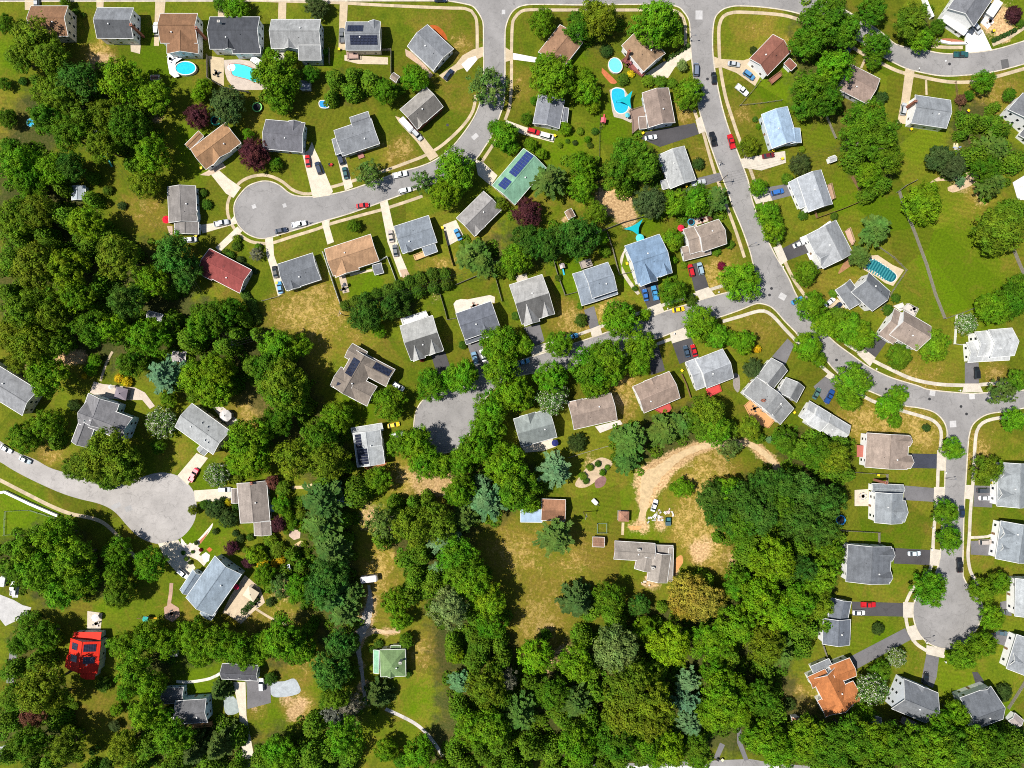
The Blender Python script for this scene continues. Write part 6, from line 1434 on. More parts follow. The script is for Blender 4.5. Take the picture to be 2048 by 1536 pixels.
# clutter of the farmyard beside the sandy track
for (x, y, n, lab, cs) in [(1322, 1031, 9, 'heap of pale boards and scrap beside the teal skip', [(.5, .47, .45), (.42, .33, .3), (.6, .57, .55)]), (1303, 1040, 7, 'small heap of white scrap left of the teal skip', [(.6, .58, .58), (.45, .44, .46)]), (1340, 1028, 8, 'scattered pinkish boards above the teal skip', [(.55, .42, .4), (.6, .55, .5)]), (1910, 300, 9, 'heap of colourful garden clutter in the corner of the slate house lawn', [(.5, .45, .4), (.2, .3, .5), (.55, .2, .1), (.6, .55, .3)]), (1294, 1163, 8, 'pile of pale rubble below the L-shaped bungalow', [(.55, .5, .42), (.5, .36, .2)]), (1787, 316, 10, 'stack of reddish boards with blue tarpaulin at the lawn edge', [(.5, .36, .3), (.15, .35, .5), (.5, .45, .4)])]:
    p = P(x, y); root = empty('scrap_heap', (p.x, p.y, 0), lab, 'scrap heap'); org = (p.x, p.y, 0)
    q = random.Random(int(x))
    for k in range(n):
        a = q.uniform(0, 3.14); d = Vector((math.cos(a), math.sin(a), 0)); e = Vector((-d.y, d.x, 0)); c = p + Vector((q.uniform(-1.6, 1.6), q.uniform(-1.6, 1.6), q.uniform(.02, .3)))
        mb = MB(); mb.box(c, d * q.uniform(.6, 1.9), e * q.uniform(.25, .9), Vector((0, 0, q.uniform(.08, .4)))); mb.build('board', M['painted'], root, org, q.choice(cs))
p = P(1335, 1042); root = empty('skip', (p.x, p.y, 0), 'teal waste skip in the farmyard among scrap', 'skip'); org = (p.x, p.y, 0)
mb = MB(); f = lambda x, y, z: (p.x + x, p.y + y, z)
for a, b in (((-1, -1.5), (1, -1.5)), ((1, -1.5), (1, 1.5)), ((1, 1.5), (-1, 1.5)), ((-1, 1.5), (-1, -1.5))):
    mb.face((f(a[0] * .85, a[1] * .85, .1), f(b[0] * .85, b[1] * .85, .1), f(*b, 1.3), f(*a, 1.3)))
mb.face((f(-.85, -1.3, .12), f(.85, -1.3, .12), f(.85, 1.3, .12), f(-.85, 1.3, .12))); mb.build('body', M['painted'], root, org, (.03, .13, .15))
mb = MB(); mb.box(f(-1, -1.5, 1.31), (2, 0, 0), (0, 1.4, 0), (0, 0, .06)); mb.build('lid', M['painted'], root, org, (.05, .1, .12))
# ===================================================================== trees
def quads_obj(name, C, N, U, size, tint, mats=None, mat_ix=None, asp=None):
    """C centres, N normals, U in-plane directions -> one mesh of leaf faces (numpy)"""
    n = len(C)
    V = np.cross(N, U)
    sz = size[:, None] * .5
    a = sz * (1.0 if asp is None else asp[:, None])
    P4 = np.stack([C - U * a, C - V * sz * .8 + N * sz * .15, C + U * a, C + V * sz * .8 - N * sz * .1], 1)
    me = bpy.data.meshes.new(name)
    me.vertices.add(4 * n); me.vertices.foreach_set('co', P4.reshape(-1).astype(np.float32))
    me.loops.add(4 * n); me.loops.foreach_set('vertex_index', np.arange(4 * n, dtype=np.int32))
    me.polygons.add(n); me.polygons.foreach_set('loop_start', np.arange(0, 4 * n, 4, dtype=np.int32)); me.polygons.foreach_set('loop_total', np.full(n, 4, dtype=np.int32))
    at = me.attributes.new('tint', 'FLOAT', 'FACE'); at.data.foreach_set('value', tint.astype(np.float32))
    if mats:
        for m in mats: me.materials.append(m)
    if mat_ix is not None: me.polygons.foreach_set('material_index', mat_ix.astype(np.int32))
    me.update(calc_edges=True)
    return me


def unit(v): return v / np.maximum(np.linalg.norm(v, axis=1, keepdims=True), 1e-9)


def crown_mesh(seed, kind='round', dens=1.0, flower=0.0, leaf=.066):
    """unit crown: horizontal radius 1, base z = 0, height about 1.3"""
    rs = np.random.RandomState(seed)
    lobes = []
    nl = rs.randint(7, 11)
    a0 = rs.uniform(0, 6.28)
    for k in range(nl):
        a = a0 + 6.283 * k / nl + rs.uniform(-.3, .3); d = rs.uniform(.42, .62); r = rs.uniform(.30, .46)
        lobes.append((d * math.cos(a), d * math.sin(a), rs.uniform(.40, .72), r))
    for k in range(rs.randint(3, 5)):
        a = rs.uniform(0, 6.28); d = rs.uniform(.05, .3)
        lobes.append((d * math.cos(a), d * math.sin(a), rs.uniform(.85, 1.05), rs.uniform(.34, .46)))
    for k in range(9):       # the low outer boughs close the outline
        a = a0 + .35 + 6.283 * k / 9 + rs.uniform(-.2, .2); d = rs.uniform(.55, .68)
        lobes.append((d * math.cos(a), d * math.sin(a), rs.uniform(.22, .42), rs.uniform(.24, .34)))
    if kind == 'tight':      # clipped or naturally round heads
        lobes = [(0, 0, .6, .62)] + [(.5 * math.cos(a), .5 * math.sin(a), .55, .46) for a in np.linspace(0, 6.28, 8)[:-1]] + [(.25 * math.cos(a), .25 * math.sin(a), .85, .4) for a in (0.3, 2.4, 4.5)]
    cc, cr, ct = [], [], []
    for (x, y, z, r) in lobes:      # twig clusters over each lobe
        m = int(20 * dens * (r / .4) ** 2)
        d = unit(rs.normal(size=(m, 3))); d[:, 2] = np.abs(d[:, 2]) * .9 + rs.uniform(-.35, .25, m)
        d = unit(d)
        cc.append(np.array([x, y, z]) + d * (r * rs.uniform(.74, 1.18, (m, 1)))); cr.append(rs.uniform(.10, .185, m)); ct.append(rs.uniform(.62, 1.36, m) * rs.uniform(.9, 1.1))
    cc, cr, ct = np.concatenate(cc), np.concatenate(cr), np.concatenate(ct)
    hd = unit(rs.normal(size=(11, 3))); hd[:, 2] = np.abs(hd[:, 2]) * .9 + .1; hd = unit(hd)      # gaps between the boughs
    cd = unit(cc - np.array([0, 0, .35]))
    ang = np.arccos(np.clip(cd @ hd.T, -1, 1)); keep = (ang > rs.uniform(.06, .16, 11)).all(1)
    if kind != 'tight': cc, cr, ct = cc[keep], cr[keep], ct[keep]
    per = 36
    C = np.repeat(cc, per, 0); R = np.repeat(cr, per); T = np.repeat(ct, per)
    d = unit(rs.normal(size=C.shape)); d[:, 2] = d[:, 2] * .8 + .2; d = unit(d)
    outward = unit(C - np.array([0, 0, .45]))
    C = C + d * (R * rs.uniform(.12, 1.08, len(R)) ** .8)[:, None]
    N = unit(d * .85 + outward * .4 + rs.normal(size=C.shape) * .28 + np.array([0, 0, .2]))
    U = unit(np.cross(N, rs.normal(size=C.shape)))
    sz = leaf * rs.uniform(.75, 1.35, len(C)); T = T * rs.uniform(.88, 1.12, len(C))
    ix = None
    if flower:
        ix = (rs.rand(len(C)) < flower).astype(int)
        ix[C[:, 2] < .5] = 0; sz[ix == 1] *= .62; T[ix == 1] = 1
    return quads_obj('crown', C, N, U, sz, T, [M['leaf'], M['blossom']] if flower else [M['leaf']], ix)


def needle_mesh(seed, levels=9, droop=.25, top=1.9, ragged=.25):
    """conifer: whorls of feathered boughs around a straight stem"""
    rs = np.random.RandomState(seed)
    C, N, U, S_, T, A = [], [], [], [], [], []
    for l in range(levels):
        f = l / (levels - 1)
        R = (1 - f) ** .75 * .95 + .05
        n = int(6 + 8 * (1 - f)); a0 = rs.uniform(0, 6.28)
        for k in range(n):
            a = a0 + 6.283 * k / n + rs.uniform(-.2, .2); r = R * rs.uniform(1 - ragged, 1.06); z0 = .15 + f * (top - .2)
            m = max(3, int(r * 13)); t = rs.uniform(.75, 1.2)
            for j in range(m):
                q = (j + .5) / m
                wdt = .20 * (1 - q * .65) * (.5 + .5 * r)
                for s_ in (-1, 0, 1):
                    off = s_ * wdt * rs.uniform(.5, 1)
                    p = np.array([math.cos(a) * r * q - math.sin(a) * off, math.sin(a) * r * q + math.cos(a) * off, z0 - droop * r * q * q + rs.uniform(-.03, .03) - abs(off) * .2])
                    b = a + s_ * .7 + rs.uniform(-.3, .3)
                    C.append(p); U.append((math.cos(b), math.sin(b), -.25)); N.append((rs.uniform(-.35, .35), rs.uniform(-.35, .35), 1)); S_.append(.10 * rs.uniform(.8, 1.4)); T.append(t * rs.uniform(.8, 1.2)); A.append(1.5)
    C, N, U = np.array(C), unit(np.array(N)), unit(np.array(U))
    U = unit(U - N * (U * N).sum(1, keepdims=True))
    return quads_obj('crown', C, N, U, np.array(S_), np.array(T), [M['leaf']], None, np.array(A))


def trunk_mesh(seed, h, spread, n=6, mat='bark', thick=.05):
    rs = random.Random(seed); mb = MB()
    mb.tube([(0, 0, -.05), (0, 0, h * .45), (rs.uniform(-.03, .03), rs.uniform(-.03, .03), h)], [thick * 1.3, thick, thick * .5], 7)
    for k in range(n):
        a = 6.283 * k / n + rs.uniform(-.3, .3); z = h * rs.uniform(.45, .8)
        e = (math.cos(a) * spread * rs.uniform(.7, 1.1), math.sin(a) * spread * rs.uniform(.7, 1.1), z + rs.uniform(.3, .6))
        mid = tuple(.5 * q + .05 * rs.uniform(-1, 1) for q in (e[0], e[1], e[2] + z - .1))
        mb.tube([(0, 0, z), mid, e], [thick * .55, thick * .38, thick * .12], 5)
        for s in (-1, 1):
            b = a + s * .6; f = (mid[0] + math.cos(b) * spread * .4, mid[1] + math.sin(b) * spread * .4, mid[2] + .22)
            mb.tube([mid, f], [thick * .28, thick * .08], 4)
    o = mb.build('trunk', M[mat]); me = o.data; bpy.data.objects.remove(o)
    return me


CROWNS = {
    'round': [crown_mesh(s) for s in range(11, 23)],
    'tight': [crown_mesh(s, 'tight', 1.0, leaf=.08) for s in range(31, 34)],
    'flower': [crown_mesh(s, 'tight', 1.0, .34, .08) for s in range(41, 43)],
    'sparse': [crown_mesh(s, 'round', .36, leaf=.08) for s in range(51, 54)],
    'needle': [needle_mesh(s) for s in range(61, 65)],
    'pine': [needle_mesh(s, 7, .05, 1.2, .4) for s in range(71, 74)],
}
TRUNKS = {'bark': [trunk_mesh(s, .75, .55) for s in range(3)], 'pale_bark': [trunk_mesh(s + 9, .8, .75, 9, 'pale_bark', .045) for s in range(2)], 'straight': [trunk_mesh(s + 5, 1.75, .15, 4, 'bark', .04) for s in range(2)]}
# code: (linear colour, crown, height factor of the crown, stem share of the radius, noun, colour word, object name)
KIND = {
    'd': ((0.066, 0.155, 0.006), 'round', 1.0, .5, 'tree', 'dark green', 'broadleaf_tree'),
    'm': ((0.094, 0.212, 0.006), 'round', 1.0, .5, 'tree', 'mid green', 'broadleaf_tree'),
    'y': ((0.126, 0.240, 0.006), 'round', 1.0, .5, 'tree', 'bright yellow-green', 'broadleaf_tree'),
    'o': ((0.112, 0.178, 0.008), 'round', 1.0, .55, 'tree', 'olive green', 'broadleaf_tree'),
    'G': ((0.25, 0.225, 0.025), 'round', 1.0, .5, 'tree', 'golden olive', 'broadleaf_tree'),
    'D': ((0.048, 0.12, 0.011), 'round', 1.05, .6, 'tree', 'deep blue-green', 'broadleaf_tree'),
    'k': ((0.055, 0.088, 0.024), 'tight', 1.0, .4, 'tree', 'grey-green dense', 'broadleaf_tree'),
    'e': ((0.052, 0.15, 0.016), 'round', 1.0, .5, 'tree', 'emerald green', 'broadleaf_tree'),
    'a': ((0.17, 0.25, 0.06), 'round', 1.0, .5, 'tree', 'pale green', 'broadleaf_tree'),
    'p': ((0.07, 0.022, 0.028), 'round', .95, .35, 'tree', 'dark purple', 'plum_tree'),
    'n': ((0.14, 0.06, 0.035), 'round', .9, .3, 'tree', 'reddish brown', 'plum_tree'),
    'w': ((0.09, 0.175, 0.02), 'flower', .95, .3, 'tree', 'white-flowering', 'flowering_tree'),
    'b': ((0.15, 0.15, 0.1), 'sparse', 1.0, .5, 'tree', 'thin grey', 'bare_tree'),
    'v': ((0.085, 0.155, 0.025), 'sparse', 1.0, .55, 'tree', 'sparse airy', 'bare_tree'),
    't': ((0.105, 0.205, 0.085), 'pine', 1.0, .6, 'conifer', 'pale blue-green', 'spruce_tree'),
    'T': ((0.066, 0.145, 0.024), 'pine', 1.0, .6, 'conifer', 'teal green', 'pine_tree'),
    'P': ((0.08, 0.15, 0.022), 'pine', 1.0, .5, 'conifer', 'soft green', 'pine_tree'),
    'c': ((0.062, 0.105, 0.02), 'needle', 1.0, .2, 'conifer', 'dark pointed', 'fir_tree'),
    'l': ((0.088, 0.165, 0.014), 'tight', 1.5, .1, 'evergreen', 'yellow-green clipped', 'hedge_conifer'),
    's': ((0.058, 0.125, 0.01), 'tight', .95, .02, 'shrub', 'round green', 'shrub'),
    'S': ((0.11, 0.2, 0.01), 'tight', .95, .02, 'shrub', 'light green', 'shrub'),
    'g': ((0.52, 0.40, 0.012), 'tight', .95, .02, 'shrub', 'golden yellow', 'shrub'),
    'r': ((0.16, 0.012, 0.020), 'tight', .95, .02, 'shrub', 'dark red', 'shrub'),
    'h': ((0.042, 0.078, 0.014), 'tight', .95, .02, 'shrub', 'dark round', 'shrub'),
}
T_ = '''
62 75 40 o;95 105 35 o;35 112 28 o;92 32 18 o;128 30 14 o;8 45 20 d;5 165 14 d;10 235 20 d;45 162 9 s;130 5 12 d;150 23 7 s;165 30 6 s;150 160 38 e;100 185 34 o;80 165 20 d;130 195 30 o;240 160 42 y;305 190 32 m;275 215 25 m;90 235 30 d;130 265 35 d;170 240 32 o;210 225 30 o;250 250 34 d;200 290 30 o;230 275 28 d;280 245 20 o;300 310 36 m;285 365 30 o;265 330 20 d;40 330 40 m;100 335 32 y;60 370 28 m;20 300 25 d;140 330 28 D;120 375 20 d;185 355 16 y;215 380 10 s;395 190 16 y;392 230 25 p;
452 208 36 k;405 170 18 y;470 15 28 m;440 6 16 d;632 12 24 k;553 146 45 m;558 200 28 m;512 150 15 m;620 145 18 d;535 105 14 y;580 110 14 y;652 103 8 S;668 160 22 m;665 195 20 m;710 150 22 y;705 180 20 y;745 168 26 m;770 180 24 m;690 178 15 m;506 308 32 p;495 268 12 m;550 328 14 d;738 346 30 v;828 153 27 m;795 180 14 d;
977 167 40 v;1084 42 28 m;1105 151 46 m;1085 120 15 m;1174 178 29 y;1186 210 17 y;1165 150 18 y;1198 31 40 o;1158 50 30 d;1150 80 14 d;1008 271 30 m;990 252 16 m;1022 292 18 m;1054 236 14 d;1068 200 9 m;1062 288 14 m;1083 306 12 m;1130 255 13 m;1160 262 8 S;1180 290 7 s;1150 285 6 h;1165 312 7 S;1190 262 8 s;1120 290 6 S;1195 318 7 y;909 333 40 m;845 364 24 v;890 388 32 y;918 368 22 m;1099 354 40 P;1165 331 30 m;1165 375 28 m;1190 345 15 y;1135 282 5 s;1175 278 7 m;
1314 42 46 m;1342 70 24 m;1247 158 12 s;1297 160 13 S;1322 162 13 S;1345 165 11 S;1262 147 8 g;1213 100 14 h;1380 182 32 m;1365 130 12 a;1262 305 36 d;1290 330 32 d;1235 342 32 d;1252 372 24 d;1300 405 33 k;1397 327 13 h;1350 405 28 m;1393 400 32 m;1435 395 30 P;1501 290 22 o;1601 328 22 k;1575 357 12 S;1517 374 18 m;1507 100 8 h;1517 252 6 m;1511 238 6 s;1605 298 7 S;
1652 39 46 d;1620 80 34 d;1692 60 32 d;1745 20 27 d;1756 85 28 d;1748 118 18 d;1673 132 34 m;1622 172 36 d;1655 195 34 d;1612 205 28 d;1652 160 26 d;1826 39 32 o;1845 72 28 m;1878 52 16 d;1764 195 14 h;1738 234 38 d;1710 268 28 d;1762 281 38 d;1720 310 26 o;1778 318 28 o;1740 348 26 m;1708 328 18 d;1761 365 24 y;1968 163 23 m;1924 198 12 n;1940 190 11 d;2030 26 18 p;2042 46 9 s;1941 240 20 d;1968 246 22 d;2000 257 22 d;1990 215 14 d;2022 187 14 d;1928 266 14 d;1880 316 26 k;1910 330 25 k;1948 315 28 d;1995 295 38 P;1975 332 28 d;1992 362 32 P;2032 320 25 d;1853 402 42 y;1925 360 12 t;1761 455 38 P;2003 458 46 o;1990 485 28 o;2035 425 34 d;1738 388 22 y;
1990 616 33 m;2028 600 34 d;2042 570 24 d;1935 648 22 w;1725 510 27 P;1614 545 25 m;1793 596 10 s;1777 620 12 s;1667 587 9 S;1669 432 8 s;1607 430 11 s;1624 612 30 m;1650 650 26 m;1705 655 34 m;1725 675 30 m;1678 632 24 m;1618 692 30 m;1640 720 16 m;1800 712 26 d;1871 692 32 m;1710 760 38 m;1703 802 25 m;1800 790 20 m;1780 815 26 m;1792 843 14 m;2006 783 28 v;2036 760 22 d;2032 840 24 m;1854 856 9 h;1909 900 24 m;1980 940 31 o;1894 1026 27 m;1902 1080 28 m;1863 1180 36 m;1968 1184 28 m;2002 1168 26 m;1988 1237 26 m;1930 1314 30 m;1968 1290 30 m;2010 1387 18 h;1757 1258 14 h;1795 1316 20 w;1763 1345 22 d;1744 1380 31 w;1730 1430 22 m;1885 1452 30 m;1915 1432 28 m;
1620 1480 38 m;1665 1492 36 d;1710 1482 38 d;1750 1480 34 m;1790 1492 36 d;1830 1482 34 m;1870 1500 36 m;1912 1500 36 d;1950 1490 34 m;1990 1492 32 d;2030 1482 36 d;1640 1522 26 y;1690 1525 26 m;1735 1525 24 d;1815 1525 24 y;1890 1530 22 y;1970 1528 24 m;2020 1525 24 y;1595 1512 26 m;
340 507 38 e;375 536 28 e;362 562 24 e;300 560 30 y;335 582 22 y;229 515 40 o;258 500 28 o;200 580 24 d;130 536 36 y;148 590 34 m;62 531 44 o;50 616 46 o;100 622 36 o;20 670 34 o;60 690 38 o;110 682 32 d;35 722 24 o;250 600 34 D;205 560 20 o;195 615 22 m;177 653 36 d;219 656 30 y;294 672 36 m;330 660 26 d;378 680 30 m;402 650 32 m;350 640 18 d;26 432 38 o;70 420 30 o;133 432 30 m;167 442 30 y;182 400 20 d;195 450 20 d;215 472 24 o;90 470 24 d;30 472 26 d;243 411 9 h;180 490 26 o;100 497 28 o;10 580 26 d;20 520 26 m;
86 752 42 m;188 720 14 y;180 740 13 m;263 726 28 d;320 750 38 t;237 757 10 g;253 764 11 g;385 755 32 y;425 780 36 y;455 768 24 y;415 740 24 m;168 752 6 g;335 800 18 m;355 770 18 m;
425 632 32 d;460 622 28 d;490 640 20 d;468 662 24 m;449 685 28 y;515 670 18 d;555 692 34 m;590 692 28 m;540 732 34 d;565 762 40 o;500 736 28 o;434 740 32 y;530 765 26 d;567 792 40 d;600 770 22 d;603 833 14 y;553 848 28 d;494 878 44 y;500 918 38 y;470 925 22 y;585 914 38 o;640 880 34 d;615 870 22 d;655 921 38 o;650 957 28 y;690 935 20 d;660 862 18 D;610 815 18 d;672 835 32 m;433 950 24 w;543 965 15 n;565 978 16 S;470 957 14 S;715 985 32 y;755 962 28 m;778 807 36 m;800 888 28 m;832 890 36 m;850 925 34 m;884 932 28 m;562 1010 20 m;575 1032 14 m;556 1049 17 p;583 1052 12 m;600 1028 12 S;
642 1005 46 T;640 1055 42 T;660 1105 44 T;655 1150 38 e;640 1182 32 e;680 1040 24 D;660 975 24 t;690 1085 20 D;430 1020 20 h;455 1037 20 h;430 1063 7 h;462 1096 15 p;495 1125 12 p;510 1110 20 y;555 1100 18 S;540 1080 15 S;585 1110 18 m;600 1132 18 m;530 1150 22 m;560 1172 22 v;600 1180 28 m;570 1142 16 d;470 1067 7 h;480 1078 9 h;525 1130 12 g;560 1120 10 g;385 1020 11 o;520 1050 6 S;515 1095 8 s;535 1102 7 S;548 1128 8 g;570 1098 8 s;580 1130 9 S;545 1160 10 h;612 1105 9 S;596 1052 7 g;590 1038 9 s;572 1062 8 S;500 1075 8 s;490 1100 7 S;560 1190 12 v;540 1205 10 h;585 1200 10 S;372 1118 5 s;380 1125 5 h;366 1106 5 s;392 1086 5 h;385 1104 4 s;401 1100 4 r;610 1060 9 m;455 1005 8 g;470 1015 8 s;445 1000 7 h;408 1010 10 s;
60 1100 38 m;108 1078 42 m;140 1120 42 m;80 1140 40 m;38 1150 28 d;160 1160 34 m;120 1180 38 m;230 1103 30 m;225 1150 26 m;236 1188 30 o;297 1130 34 m;18 1100 20 d;205 903 42 o;237 930 40 o;180 930 34 o;257 942 28 o;150 935 28 o;210 965 24 o;44 875 33 m;90 848 32 m;110 885 20 d;320 846 31 w;315 892 16 d;146 810 13 h;130 1060 22 d;25 1130 20 d;
55 1262 28 d;85 1275 32 d;38 1290 24 d;98 1290 15 y;75 1325 26 a;80 1382 42 o;58 1402 28 o;110 1400 26 o;60 1436 26 n;20 1400 30 d;15 1450 30 D;57 1490 36 d;132 1493 34 o;118 1450 24 d;20 1505 32 d;100 1528 24 d;148 1413 9 S;232 1421 14 m;228 1453 12 k;206 1370 16 s;247 1498 30 o;187 1502 12 D;243 1292 28 m;296 1277 32 m;268 1342 36 m;300 1372 28 m;250 1385 20 m;332 1290 28 m;380 1272 32 m;400 1310 26 y;291 1426 32 m;322 1440 26 m;343 1480 36 m;300 1492 30 o;390 1502 32 c;360 1528 28 d;270 1528 28 m;215 1530 16 D;20 1345 22 d;150 1470 16 d;
433 1287 34 m;483 1300 30 m;510 1310 26 y;488 1332 16 y;565 1284 40 m;602 1300 30 m;530 1286 24 m;618 1262 18 d;438 1384 26 c;540 1358 14 s;660 1342 36 e;690 1350 24 e;680 1290 30 e;684 1230 34 T;660 1200 36 T;702 1190 26 T;700 1290 20 y;670 1392 30 o;673 1431 26 b;700 1410 24 b;627 1454 26 D;688 1473 34 m;700 1512 28 m;660 1505 26 d;556 1511 34 m;520 1522 24 m;618 1517 32 m;440 1490 36 c;470 1475 24 d;420 1522 24 d;448 1452 18 d;585 1525 22 y;
756 1393 32 c;790 1203 28 m;820 1190 28 m;800 1242 22 m;812 1284 17 d;745 1335 8 S;745 1300 8 s;757 1290 10 s;815 1348 9 s;838 1511 34 m;772 1502 24 m;912 1515 24 m;800 1525 16 d;
826 1056 38 o;766 1048 34 v;798 1038 30 o;760 1082 24 o;790 1010 20 m;830 1010 20 d;856 1002 18 m;918 983 32 m;928 1036 32 P;974 1005 40 t;965 965 20 t;1010 930 42 y;1035 975 42 m;1055 1005 24 m;1112 942 38 t;873 1046 36 o;886 1080 36 t;875 1140 18 t;915 1112 36 m;925 1150 36 m;965 1145 18 d;1112 1080 42 P;1154 886 20 h;1180 935 8 S;1196 928 7 s;1165 952 9 S;1205 945 7 m;1172 962 7 s;1215 935 6 S;
862 770 35 m;922 752 34 m;998 688 40 m;1042 690 24 m;1003 738 36 m;1026 785 34 m;1050 800 22 m;1102 755 32 m;1105 795 32 w;982 815 34 m;975 856 36 m;951 892 36 m;920 925 26 m;1120 688 28 m;1162 640 14 s;1160 612 7 S;1180 735 38 m;1216 715 36 m;1192 768 30 m;1242 640 40 m;1290 630 14 y;1282 690 32 m;1275 728 26 m;1225 745 26 m;1346 582 29 d;1382 600 14 s;1487 562 42 m;1402 645 36 m;1434 672 26 m;1465 677 17 m;1488 686 25 m;1507 737 20 k;1515 698 9 g;1443 532 9 r;1368 530 8 S;1347 553 8 S;1460 488 10 S;1433 503 10 S;1345 480 24 m;1345 520 10 m;1536 424 25 m;1547 460 25 m;1553 440 16 m;1270 577 6 s;1430 432 9 s;1421 436 6 n;
692 612 13 l;712 604 14 l;733 596 14 l;755 588 14 l;777 580 14 l;798 573 14 l;820 564 15 l;842 557 15 l;866 549 15 l;890 548 14 l;838 584 14 l;868 576 14 l;893 570 13 l;815 592 13 l;
731 628 34 D;790 609 30 D;757 661 16 m;936 510 32 P;965 525 32 P;956 497 25 P;1000 537 22 m;1034 515 30 m;1055 476 32 D;1090 490 32 D;1117 480 30 D;1157 474 40 D;1020 548 12 m;2000 1535 26 m;1930 1542 26 d;1850 1545 26 m;1770 1545 26 d;1710 1545 24 m;1650 1545 26 y;1215 1538 24 d;1160 1538 26 m;1110 1540 24 y;1050 1542 26 m;990 1540 26 y;940 1542 24 d;880 1540 18 m;690 1542 24 m;640 1542 24 d;560 1542 26 m;470 1542 20 d;410 1542 24 m;330 1542 24 d;260 1545 24 m;180 1545 24 d;60 1540 26 m;1310 1530 14 m;1350 1520 20 d;1395 1522 18 y;1000 546 12 S;1190 422 24 o;1205 476 14 y;1210 502 13 S;1054 424 28 p;1000 408 17 o;707 450 14 d;1105 527 6 S;1117 555 8 s;1175 480 16 D;
473 477 9 S;472 492 10 s;516 494 8 S;512 507 14 b;412 408 11 s;405 385 9 s;450 505 8 s;460 510 9 s;480 520 9 h;1031 632 9 s;925 690 9 s;823 718 6 S;844 718 6 r;835 717 5 S;
1262 880 44 P;1255 922 32 T;1332 862 38 P;1365 850 30 P;1416 822 34 o;1430 858 30 m;1400 842 28 d;1465 858 22 m;1458 895 24 v;1500 856 24 o;1540 880 9 t;1367 976 23 m;1570 880 26 d;1600 898 28 m;1640 905 32 d;1668 915 32 o;1630 880 26 m;1680 892 26 d;1658 932 32 m;1692 948 26 m;1520 878 14 m;1345 975 8 m;
1425 995 30 D;1457 985 28 m;1490 1000 34 D;1530 972 32 D;1570 972 32 D;1610 990 36 e;1650 1008 34 D;1446 1030 32 D;1480 1050 34 d;1520 1030 36 D;1560 1020 36 d;1600 1042 36 D;1645 1060 34 D;1500 1087 26 D;1545 1077 32 D;1592 1090 32 D;1678 1000 22 d;1435 1075 14 d;1500 1112 26 m;1548 1118 40 y;1480 1142 24 y;1660 1112 32 m;1642 1152 36 m;1610 1140 30 D;1675 1080 20 d;1575 1150 26 d;
1380 1188 40 G;1412 1205 36 G;1365 1215 24 G;1410 1158 24 d;1220 1200 34 d;1230 1240 28 m;1280 1212 22 e;1325 1216 14 m;1231 1300 40 a;1290 1257 24 m;1342 1290 40 y;1312 1250 18 d;1422 1284 34 m;1445 1300 26 m;1470 1252 36 y;1518 1195 40 y;1480 1172 28 m;1560 1232 34 y;1460 1315 28 m;1530 1290 36 o;1565 1312 36 P;1590 1252 28 o;1620 1260 22 o;1602 1300 28 m;1530 1342 22 y;1260 1382 46 o;1302 1402 44 o;1250 1432 40 o;1302 1440 38 o;1290 1350 30 o;1380 1368 28 t;1376 1410 28 t;1384 1455 28 t;1453 1388 42 y;1430 1430 34 y;1470 1425 28 y;1525 1396 34 d;1547 1422 28 m;1579 1410 14 h;1430 1342 28 m;1230 1482 38 d;1290 1490 34 m;1340 1500 32 y;1390 1498 26 d;1240 1522 26 m;1400 1475 18 y;1530 1480 34 m;1562 1502 32 m;1588 1470 24 m;1512 1458 20 o;1640 1210 30 o;1600 1200 34 m;1650 1250 20 o;1320 1340 24 m;
896 1220 36 a;855 1187 24 D;862 1168 22 D;905 1290 24 D;940 1160 36 m;978 1200 32 y;950 1232 24 m;984 1248 30 m;960 1282 30 m;1000 1290 24 d;953 1318 32 y;910 1312 18 y;1000 1322 26 d;1070 1314 34 y;1090 1272 14 d;920 1370 26 t;972 1372 38 o;1010 1362 24 b;1040 1436 38 P;1000 1402 28 d;920 1430 26 y;940 1462 32 m;982 1460 34 m;1000 1492 32 y;960 1502 28 m;1020 1522 26 m;1062 1502 28 y;1156 1204 38 c;1182 1230 24 m;1169 1284 28 m;1153 1328 34 y;1198 1288 22 a;1104 1390 30 d;1153 1411 36 P;1120 1440 28 o;1182 1440 28 o;1190 1382 26 m;1156 1498 36 m;1192 1490 30 m;1100 1502 28 m;870 1150 24 d;830 1160 26 m;810 1122 20 o;842 1110 24 d;880 1180 20 m;1060 1360 24 d;1185 1340 22 m;
'''
TREES = []
for e in T_.replace('\n', '').split(';'):
    if e.strip():
        x, y, r, k = e.split(); TREES.append([float(x), float(y), float(r), k])
WOODY = {'o', 'd', 'D', 'm', 'y', 'G', 'a', 'e'}


def neighbours(x, y, r):
    return sum(1 for t in TREES if t[2] > 18 and math.hypot(t[0] - x, t[1] - y) < 85) - 1


rs_ = random.Random(5)
GARDEN = {id(t) for t in TREES if KIND[t[3]][6] == 'broadleaf_tree' and t[2] <= 25 and neighbours(*t[:3]) < 4}      # small trees standing free in the gardens
broad = [t for t in TREES if KIND[t[3]][6] == 'broadleaf_tree' and id(t) not in GARDEN]


def shown(t):      # a tree among others shows less of its crown than one standing free
    n = neighbours(t[0], t[1], t[2]); off = max(0, -t[0], t[0] - 2048, t[1] - 1536) + max(0, t[2] - min(t[0], 2048 - t[0], t[1], 1536 - t[1])) * .5
    return t[2] * (1 - .055 * min(n, 8)) - off


broad.sort(key=lambda t: -shown(t))
CUT = {id(t) for t in broad[299:]}
print('free-standing and cut', sum(1 for t in broad[299:] if neighbours(*t[:3]) < 4), 'cut sizes', sorted((round(t[2]) for t in broad[299:]), reverse=True)[:10])
PLACED = []
PROT = {}


